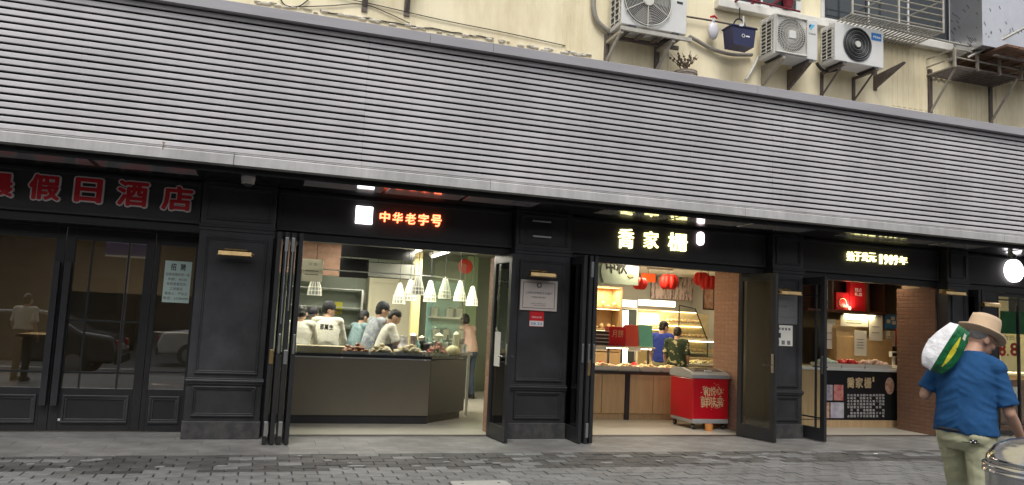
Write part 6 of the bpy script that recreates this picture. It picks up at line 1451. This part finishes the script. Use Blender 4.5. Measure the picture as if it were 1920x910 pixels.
    for sd_ in (-1, 1):
        e = obj('eye', B().ell(hp(sd_ * .031, .083, .010), .013 * s, .007 * s, .007 * s, 10, 6, HM), 'paper', body, local=True, smooth=True); obj('iris', B().ell(hp(sd_ * .031, .088, .010), .006 * s, .004 * s, .006 * s, 8, 6, HM), 'black_ink', e, local=True)
        obj('eyebrow', B().ell(hp(sd_ * .031, .088, .032), .017 * s, .006 * s, .004 * s, 8, 5, HM), hairm, body, local=True)
    obj('mouth', B().ell(hp(0, .098, -.064), .022 * s, .004 * s, .004 * s, 8, 5, HM), 'dark_red', body, local=True)
    # shirt
    b = B(); zb = 1.0 if hem == 0 else hem; torso(b, .018, zb, 1.04)
    for q in 'lr':
        if sleeve == 'long': e_, w_ = j['el' + q], j['wr' + q]; limb(b, [j['sh' + q], j['sh' + q].lerp(e_, .5), e_, e_.lerp(w_, .5), e_.lerp(w_, .88)], rr_(.060, .057, .052, .048, .040))
        else: sp_ = j['sh' + q]; e_ = j['el' + q]; sleeve_(b, [sp_, sp_.lerp(e_, .45), sp_.lerp(e_, .84)], rr_(.058, .062, .068))
    shirt = obj('shirt', fused(b, vox, 2, fold * s, 6.5, loc[0] * 3, (1, 1, .6)), top, t, local=True, smooth=True)
    # trousers
    b = B(); hipw = math.atan2(j['hir'].y - j['hil'].y, j['hir'].x - j['hil'].x)
    rings(b, [(j['pel'] + Vector((0, 0, .07 * s)), .138 * fat * s, .100 * fat * s, hipw), (j['pel'], .156 * fat * s, .116 * fat * s, hipw), (j['pel'] - Vector((0, -.0, .10 * s)), .170 * fat * s, .122 * fat * s, hipw), (j['pel'] - Vector((0, 0, .16 * s)), .12 * fat * s, .09 * fat * s, hipw)])
    for q in 'lr':
        sg = 1 if q == 'r' else -1; b.ell(j['hi' + q] + Vector((0, -.035 * s, -.03 * s)), .082 * fat * s, .085 * fat * s, .085 * s); limb(b, [j['hi' + q], j['hi' + q].lerp(j['kn' + q], .5), j['kn' + q], j['kn' + q].lerp(j['an' + q], .5), j['an' + q] + Vector((0, 0, .02))], rr_(.098 * fat, .088, .070, .066, .060))
    obj('trousers', fused(b, vox, 4, fold * .8 * s, 7.0, loc[1] * 3, (1, 1, .7)), bottom, t, local=True, smooth=True)
    for q in 'lr':
        f = j['an' + q]; b = B(); b.ell(f + Vector((0, .055, -.035)) * s, .042 * s, .13 * s, .045 * s); b.ell(f + Vector((0, -.03, -.01)) * s, .04 * s, .05 * s, .06 * s); b.box(f.x - .04 * s, f.x + .04 * s, f.y - .075 * s, f.y + .17 * s, f.z - .08 * s, f.z - .05 * s); obj('shoe', fused(b, .012, 3), shoe, t, local=True, smooth=True)
    # hair
    b = B()
    if hair in ('short', 'bun', 'bob', 'cap', 'fringe'):
        b.ell(hp(0, -.016, .034), .082 * s, .098 * s, .098 * s, 18, 12, HM); b.ell(hp(0, -.045, -.02), .074 * s, .062 * s, .075 * s, 14, 10, HM)
        if hair == 'bun': b.ell(hp(0, -.105, .035), .036 * s, .034 * s, .036 * s, 12, 8, HM); limb(b, [hp(0, -.10, .01), hp(0, -.15, -.02)], rr_(.014, .008), 8)
        if hair == 'bob': b.ell(hp(0, -.03, -.005), .09 * s, .085 * s, .10 * s, 14, 10, HM)
    else: b.ell(hp(0, -.024, .022), .079 * s, .086 * s, .066 * s, 18, 12, HM)
    obj('hair', fused(b, .010 if vox > .009 else .007, 2, .004, 30), hairm, t, local=True, smooth=True)
    Mh = Matrix.Translation(j['hea']) @ HM.to_4x4() @ Matrix.Scale(s, 4)
    if hair == 'cap':
        b = B(); b.lathe([(.094, .03), (.096, .06), (.088, .10), (.06, .135), (.001, .15)], n=24); b.v = [(v[0] * .92, v[1] * 1.08 - .005, v[2]) for v in b.v]; b.prism([(-.07, .07), (-.075, .12), (-.04, .165), (.04, .165), (.075, .12), (.07, .07)], .03, .04, 'XY'); b.v = [tuple(Mh @ Vector(v)) for v in b.v]; obj('cap', b, 'cap_navy', t, local=True, smooth=True, auto=50)
    if hair == 'hat':
        b = B(); n_ = 40; prof = [(.001, .168), (.045, .171), (.074, .176), (.087, .170), (.092, .145), (.099, .085), (.104, .050), (.107, .042), (.130, .038), (.146, .044), (.150, .048), (.146, .039), (.130, .031), (.085, .030)]
        vs = []; fs = []
        for (r, z) in prof:
            for k in range(n_):
                a = 2 * pi * k / n_; x = r * cos(a) * .94; y = r * sin(a) * 1.12; zz = z
                if r < .09 and z > .1: zz -= .014 * math.exp(-(x / .022) ** 2) * (1 if abs(y) < .09 else .5); 
                if r < .09 and y > .03 and z > .1: x *= 1 - .10 * min(1, (y - .03) / .05)
                if r > .12: zz += -.030 * max(0, sin(a)) ** 2 + .012 * abs(cos(a)) + .016 * max(0, -sin(a))
                vs.append((x, y - .008, zz))
        for i in range(len(prof) - 1):
            for k in range(n_): fs.append((i * n_ + k, i * n_ + (k + 1) % n_, (i + 1) * n_ + (k + 1) % n_, (i + 1) * n_ + k))
        b.add([tuple(Mh @ Vector(v)) for v in vs], fs); obj('hat', b, 'felt_tan', t, local=True, smooth=True)
        b = B(); b.lathe([(.1075, .046), (.1035, .072)], n=40, caps=False); b.v = [tuple(Mh @ Vector((v[0] * .945, v[1] * 1.125 - .008, v[2]))) for v in b.v]; obj('hat_band', b, 'felt_tan', t, local=True, smooth=True)
    if apron:
        b = B(); n2 = 14; vs = []
        for i in range(6):
            z = .62 + .10 * i; zz = Vector((0, 0, z * s)); c = j['pel'].lerp(j['che'], max(0, (z - .95) / .3)) if z > .95 else j['pel']
            for k in range(n2): a = radians(-20 + 220 * k / (n2 - 1)); vs.append((c.x + .195 * fat * s * cos(a), c.y + .155 * fat * s * sin(a), z * s))
        b.add(vs, [(i * n2 + k, i * n2 + k + 1, (i + 1) * n2 + k + 1, (i + 1) * n2 + k) for i in range(5) for k in range(n2 - 1)]); ap = obj('apron', b, apron, t, local=True, smooth=True); so = ap.modifiers.new('t', 'SOLIDIFY'); so.thickness = .008
    return t, j, shirt
def stand(px, py_head, Y, **k):
    q = at(px, py_head, Y); return (q.x, Y, 0), q.z
LEAN = dict(che=(0, .07, 1.26), nec=(0, .10, 1.41), hea=(0, .17, 1.54), shl=(-.18, .09, 1.37), shr=(.18, .09, 1.37), ell=(-.25, .17, 1.10), elr=(.25, .17, 1.10), wrl=(-.13, .36, 1.02), wrr=(.13, .36, 1.02))
# deli staff
p, z = stand(616, 562, 2.05); t, j, sh_ = person('worker in white coat and black cap with dark letters on the back', p, radians(-8), 1.70, LEAN, yaw=radians(68), pitch=radians(14), sleeve='long', top='coat_white', hair='cap', bottom='jeans', hem=.80, fat=1.12)
# letters across the shoulder blades
sy = 1.27
for i, s in enumerate('邵萬生'):
    g = text('letter', s, -.095 + .068 * i, -.035 + .068 * i, 1.25, 1.33, 0, 'black_ink', None, .03, .004)
    for v in g.data.vertices: v.co = Vector((v.co.x, -.072 - .10 * (1 - (v.co.x / .3) ** 2) * .0 + v.co.y, v.co.z))
    g.parent = sh_
    # lay the letter on the cloth
    import mathutils as _mu
    bvh = _mu.bvhtree.BVHTree.FromPolygons([v.co for v in sh_.data.vertices], [p_.vertices for p_ in sh_.data.polygons])
    for v in g.data.vertices:
        hit = bvh.ray_cast(Vector((v.co.x, -1, v.co.z)), Vector((0, 1, 0)))
        if hit[0] is not None: v.co.y = hit[0].y - .003
p, z = stand(562, 588, 1.9); person('worker in white coat bending behind the folded doors', p, radians(-14), 1.62, LEAN, pitch=radians(30), sleeve='long', top='coat_white', hair='short', hem=.80, fat=1.1)
p, z = stand(596, 590, 4.2); person('masked kitchen worker in grey gown far behind the black cap', p, radians(150), 1.62, LEAN, pitch=radians(25), sleeve='long', top='gown_grey', hair='cap', hem=.7)
p, z = stand(668, 598, 4.4); person('kitchen worker in teal gown far behind the counter', p, radians(-60), 1.60, LEAN, pitch=radians(20), sleeve='long', top='gown_blue', hair='cap', hem=.7)
p, z = stand(700, 557, 2.25); person('tall server in checked shirt and dark apron looking right', p, radians(-70), 1.74, LEAN, yaw=radians(10), pitch=radians(14), sleeve='short', top='shirt_check', hair='cap', hem=.85, apron='apron_dark')
p, z = stand(722, 573, 2.0); person('server in white shirt and black apron bending over the tray', p, radians(-85), 1.64, LEAN, yaw=radians(10), pitch=radians(38), sleeve='short', top='coat_white', hair='short', hem=.85, apron='apron_dark')
p, z = stand(884, 585, 4.6); person('customer in pink shirt and dark trousers at the far end of the counter', p, radians(35), 1.64, LEAN, pitch=radians(10), sleeve='short', top='tee_pink', bottom='jeans', hair='bob', hem=.92)
# bakery customers
p, z = stand(1243, 592, 3.1); person('woman in royal blue tee with hair tied in a bun', p, radians(-55), 1.66, dict(hea=(0, .06, 1.56)), yaw=radians(20), pitch=radians(18), top='tee_royal', bottom='chino', hair='bun', hem=.90)
p, z = stand(1270, 603, 2.7); person('short-haired woman in green floral blouse at the pastry case', p, radians(-40), 1.56, dict(hea=(0, .06, 1.56)), pitch=radians(20), top='floral', bottom='black_cloth', hair='short', hem=.90, fat=1.1)
# pedestrian seen mirrored in the hotel door
q = at(40, 620, 6.4); person('pedestrian in white top and long dark skirt mirrored in the hotel door', (q.x, -5.9, 0), radians(200), 1.60, top='paper', bottom='black_cloth', hair='bun', fat=1.15)

# man with the hat, close to the camera
MY = -5.63
mq = at(1811, 800, MY)
mrz = radians(-66)
MJ = dict(pel=(0, 0, .93), wai=(0, .01, 1.06), che=(0, .03, 1.26), nec=(.02, .06, 1.435), hea=(.05, .175, 1.53), shl=(-.165, .02, 1.345), shr=(.175, .05, 1.330), ell=(-.255, -.03, 1.12), wrl=(-.20, .17, 1.28), elr=(.255, .05, 1.04), wrr=(.27, .25, .85), hil=(-.09, .02, .90), hir=(.09, -.02, .90), knl=(-.10, .14, .50), knr=(.10, -.02, .48), anl=(-.10, .18, .09), anr=(.11, -.20, .10))
man, mj, msh = person('man in tan fedora, blue tee and khaki trousers with a pack on his shoulder', (mq.x, MY, 0), mrz, 1.70, MJ, yaw=radians(35), pitch=radians(20), top='tee_blue', sleeve='short', bottom='chino', hair='hat', hairm='hair_grey', skin='skin_tan', vox=.0075, fat=1.14, hem=.885, curl=.6, fold=.0075)
# belt, pocket seam and key case
b = B(); n_ = 40; s_ = 1.0
b.tube([(.185 * s_ * cos(2 * pi * k / n_), .144 * s_ * sin(2 * pi * k / n_), .905 * s_) for k in range(n_ + 1)], .010, 6); obj('belt', b, 'black_cloth', man, local=True, smooth=True)
tro = [c for c in man.children if c.name.startswith('trousers')][0]
import mathutils as _mu
bvh = _mu.bvhtree.BVHTree.FromPolygons([v.co for v in tro.data.vertices], [p_.vertices for p_ in tro.data.polygons])
def onb(x, z, off=.004):
    hit = bvh.ray_cast(Vector((x, -1, z)), Vector((0, 1, 0))); return Vector((x, (hit[0].y if hit[0] else -.15) - off, z))
obj('pocket_seam', B().tube([onb(.02 + .012 * k, .835, .001) for k in range(10)], .0022, 5), 'black_cloth', man, local=True)
kc_ = obj('key_case', B().box(-.022, .022, -.008, .008, -.013, .013, .004), 'black_cloth', man, local=True); kc_.location = onb(.095, .845, .008)
for k in range(3): obj('bead', B().ell((-.014 + .014 * k, -.011, .008 if k == 1 else -.004), .005, .004, .005, 8, 6), 'white_plastic', kc_, local=True)
# soft pack of rolls over his left shoulder
def imgvec(px, py, d): v = ray(px, py); return CAM + v * (d / FPX)
dpt = (man.location + Vector((0, 0, 1.3)) - CAM).dot(ROT @ Vector((0, 0, 1)))
c0 = imgvec(1771, 653, dpt - .02); axl = (imgvec(1786, 613, dpt) - imgvec(1738, 690, dpt)); Lp = axl.length + .02; ua = axl.normalized(); vw = (c0 - CAM).normalized(); ub_ = -(vw.cross(ua)).normalized() * -1; uc = ua.cross(ub_)
pk = thing('tissue_pack', 'white and green plastic-wrapped pack slung over the hatted man\'s shoulder', 'pack', c0)
Mp = Matrix((ub_, ua, uc)).transposed()
hx, hy = .112, Lp / 2 + .008
sgn_v = -1 if uc.dot(vw) > 0 else 1            # the ridge looks back at the street
def roof(u, v):
    """point of the pack's wrapped surface: u across (-1 white edge .. 1 green edge), v along (-1 lower .. 1 upper)"""
    wv = 1 - .30 * max(0, v) ** 2 - .42 * max(0, -v) ** 3 - (.22 * max(0, v) if u < 0 else 0)
    x = hx * u * wv; y = hy * v - .012 * abs(u) * (1 if v > 0 else -1)
    z = .085 * (1 - abs(u) ** 1.15) * (1 - .75 * abs(v) ** 4)
    p = Vector((x, y, z)); p.z += .010 * noise.noise(Vector((x * 30, y * 14, 2))) + .004 * noise.noise(Vector((x * 70, y * 60, 5))); p.y += .008 * noise.noise(Vector((x * 24, y * 9, 8))) * abs(v)
    return p
def pack_half(u0, u1, nu=10, nv=22):
    vs = []; fs = []
    for i in range(nu + 1):
        for k in range(nv + 1):
            u = u0 + (u1 - u0) * i / nu; v = -1 + 2 * k / nv; p = roof(u, v); vs.append(Mp @ Vector((p.x, p.y, sgn_v * p.z)))
    o_ = len(vs)
    for i in range(nu + 1):
        for k in range(nv + 1):
            u = u0 + (u1 - u0) * i / nu; v = -1 + 2 * k / nv; p = roof(u, v); vs.append(Mp @ Vector((p.x, p.y, -sgn_v * (.055 * (1 - abs(u) ** 3) * (1 - abs(v) ** 6) + .004))))
    W = nv + 1
    for i in range(nu):
        for k in range(nv): a = i * W + k; fs += [(a, a + W, a + W + 1, a + 1), (o_ + a, o_ + a + 1, o_ + a + W + 1, o_ + a + W)]
    for k in range(nv): fs += [(k, k + 1, o_ + k + 1, o_ + k), (nu * W + k + 1, nu * W + k, o_ + nu * W + k, o_ + nu * W + k + 1)]
    for i in range(nu): a = i * W; fs += [(a + W, a, o_ + a, o_ + a + W), (a + nv, a + W + nv, o_ + a + W + nv, o_ + a + nv)]
    b = B(); b.add(vs, fs); return b
obj('white_end', pack_half(-1, -.04), 'pack_white', pk, local=True, smooth=True, auto=70)
obj('green_end', pack_half(-.04, 1), 'pack_green', pk, local=True, smooth=True, auto=70)
def patch(u0, u1, v0, v1, shear=0.0, n=8):
    b = B(); vs = []
    for i in range(n + 1):
        v = v0 + (v1 - v0) * i / n; wq = sin(pi * min(1, max(0, (i + .6) / (n + 1.2)))) if shear else 1
        for e in (0, 1):
            u = (u0 + u1) / 2 + (e - .5) * (u1 - u0) * wq; p = roof(u, v); vs.append(Mp @ Vector((p.x, p.y, sgn_v * (p.z + .003))))
    b.add(vs, [(2 * i, 2 * i + 1, 2 * i + 3, 2 * i + 2) for i in range(n)]); return b
obj('yellow_flash', patch(.34, .62, -.72, .62, 1), 'pack_yellow', pk, local=True)
obj('label_patch', patch(.62, .82, .62, .84), 'paper', pk, local=True)

# ------------------------------------------------------------------ litter bin
BYY = -7.0
bq = at(1843, 862, BYY); br_ = .27
bray = (bq - CAM); bray.z = 0; bray.normalize(); bside = Vector((bray.y, -bray.x, 0)); bc = bq + bside * br_
bn = thing('litter_bin', 'shiny steel litter bin with domed lid beside the hatted man', 'bin', (bc.x, bc.y, 0))
lz = at(1870, 866, BYY).z
obj('body', B().lathe([(.001, .02), (br_ - .05, .02), (br_ - .03, .04), (br_ - .012, .5), (br_ - .006, lz - .034), (br_ - .03, lz - .034), (.001, lz - .034)], n=48), 'bright_steel', bn, local=True, smooth=True, auto=40)
obj('foot_ring', B().lathe([(br_ - .06, 0), (br_ - .035, 0), (br_ - .03, .03), (br_ - .06, .03)], n=40), 'rubber', bn, local=True)
obj('rim', B().lathe([(br_ - .004, lz - .034), (br_ + .006, lz - .030), (br_ + .007, lz - .018), (br_ - .002, lz - .014), (br_ + .006, lz - .008), (br_ + .007, lz + .006), (br_ - .004, lz + .012), (br_ - .05, lz + .012), (br_ - .05, lz - .034)], n=56), 'bright_steel', bn, local=True, smooth=True)
obj('dome_lid', B().lathe([(br_ - .006, lz + .012), (br_ - .012, lz + .04), (br_ - .045, lz + .085), (br_ - .10, lz + .115), (br_ - .18, lz + .132), (.03, lz + .14), (.001, lz + .141)], n=56), 'bright_steel', bn, local=True, smooth=True)
obj('blue_liner', B().lathe([(br_ - .003, .28), (br_ + .004, .285), (br_ + .004, lz - .20), (br_ - .003, lz - .195)], n=48), 'bin_blue', bn, local=True, smooth=True, auto=40)

# ------------------------------------------------------------------ across the street (mirrored in the glass)
def tree(x, y, h, r, label, seed):
    t = thing('street_tree', label, 'tree', (x, y, -.16), group='plane trees across the road'); R = random.Random(seed)
    pts = [Vector((0, 0, 0)), Vector((.05, .02, h * .3)), Vector((-.04, .06, h * .55)), Vector((.1, 0, h * .85))]; b = B(); b.tube(pts, [.20, .16, .12, .04], 10)
    ends = []
    for k in range(9):
        a = R.uniform(0, 6.28); z = h * R.uniform(.38, .7); p0 = Vector((0, 0.03, z)); p1 = p0 + Vector((cos(a) * r * .45, sin(a) * r * .45, r * .35)); p2 = p1 + Vector((cos(a) * r * .4, sin(a) * r * .4, r * .3)); b.tube([p0, p1, p2], [.07, .045, .02], 6); ends += [p1, p2]
    obj('trunk', b, 'bark', t, local=True, smooth=True)
    b = B(); cl = [(e + Vector((R.uniform(-.4, .4), R.uniform(-.4, .4), R.uniform(-.2, .5))), R.uniform(.5, 1.0)) for e in ends] + [(Vector((R.uniform(-.6, .6) * r, R.uniform(-.6, .6) * r, h * R.uniform(.6, 1.0))), R.uniform(.6, 1.1)) for _ in range(10)]
    for c, q in cl:
        for k in range(150):
            d = Vector((R.gauss(0, 1), R.gauss(0, 1), R.gauss(0, 1))); d = d.normalized() * q * R.random() ** .4; p = c + d; u = Vector((R.gauss(0, 1), R.gauss(0, 1), R.gauss(0, 1))).normalized(); v = u.orthogonal().normalized(); sz = R.uniform(.07, .13); b.add([p - u * sz, p + v * sz * .6, p + u * sz, p - v * sz * .6], [(0, 1, 2, 3)])
    o = obj('crown', b, 'leaf_green', t, local=True); o['kind'] = 'stuff'
for k, (x, y, h, r) in enumerate(((-9.5, -19, 7.5, 2.6), (-4.5, -20, 8.2, 2.9), (1, -19.5, 7.6, 2.7), (6.5, -20, 8.0, 2.8), (12, -19, 7.4, 2.6))): tree(x, y, h, r, 'leafy plane tree standing across the road', 40 + k)
def car(x, y, rz, m, label):
    t = thing('parked_car', label, 'car', (x, y, -.16), rz)
    prof = [(-2.15, .35), (-2.2, .62), (-2.05, .82), (-1.35, .95), (-.75, 1.40), (.75, 1.44), (1.45, 1.0), (2.1, .92), (2.2, .6), (2.15, .32)]
    b = B(); b.prism(prof, -.86, .86, 'XZ'); body = obj('body', b, m, t, local=True); bv = body.modifiers.new('b', 'BEVEL'); bv.width = .09; bv.segments = 3
    for s in (-1, 1):
        for (a, c, e, f) in (((-1.15, .98), (-.68, 1.33), (.0, 1.36), (.0, .98)), ((.06, .98), (.06, 1.36), (.68, 1.35), (1.22, 1.0))): b = B(); b.prism([a, c, e, f], s * .855, s * .868, 'XZ'); obj('side_window', b, 'window_dark', t, local=True)
        for wx_ in (-1.35, 1.35): wl = obj('wheel', B().lathe([(.001, -.1), (.28, -.1), (.32, -.07), (.32, .07), (.28, .1), (.001, .1)], (wx_, s * .80, .32), 24, 'Y'), 'rubber', t, local=True, smooth=True, auto=40); obj('rim', B().lathe([(.001, -.115), (.19, -.115), (.2, -.1), (.2, .1), (.19, .115), (.001, .115)], (wx_, s * .80, .32), 18, 'Y'), 'steel', wl, local=True)
        obj('tail_lamp', B().box(2.14, 2.2, s * .62 - .14, s * .62 + .14, .68, .84, .02), 'lamp_red', t, local=True); obj('headlight', B().box(-2.2, -2.13, s * .62 - .16, s * .62 + .16, .62, .76, .02), 'glass_clear', t, local=True)
    b = B(); b.prism([(-1.32, .985), (-1.34, .965), (-.78, 1.375), (-.76, 1.395)], -.72, .72, 'XZ'); obj('windscreen', b, 'window_dark', t, local=True)
    for xx_ in (-2.19, 2.19): obj('bumper', B().box(xx_ - .05, xx_ + .05, -.8, .8, .3, .5, .03), 'rubber', t, local=True)
car(-5.2, -9.3, 0, 'car_grey', 'dark grey car parked at the kerb, mirrored in the hotel doors'); car(-.5, -13.5, pi, 'car_white', 'white car on the far lane, mirrored in the hotel doors')
sg_ = thing('street_sign', 'blue street name sign on a grey pole by the kerb', 'sign', (-2.75, -7.2, 0)); obj('pole', B().cyl((0, 0, 0), (0, 0, 3.1), .035, n=14), 'steel', sg_, local=True); pl_ = obj('plate', B().box(-.45, .45, -.02, .02, 2.45, 2.75, .01), 'sign_blue', sg_, local=True); obj('band', B().box(-.45, .45, .021, .024, 2.45, 2.49), 'white_ink', pl_, local=True)
q = thing('opposite_building', 'grey apartment block across the road', 'building', (0, -26, -.16)); obj('wall', B().box(-40, 45, -2, 0, 0, 9), 'far_wall', q, local=True)
for k in range(16):
    for f in range(3): obj('window', B().box(-38 + 5 * k, -36 + 5 * k, .0, .04, 1.2 + 2.8 * f, 2.7 + 2.8 * f), 'window_dark', q, local=True)
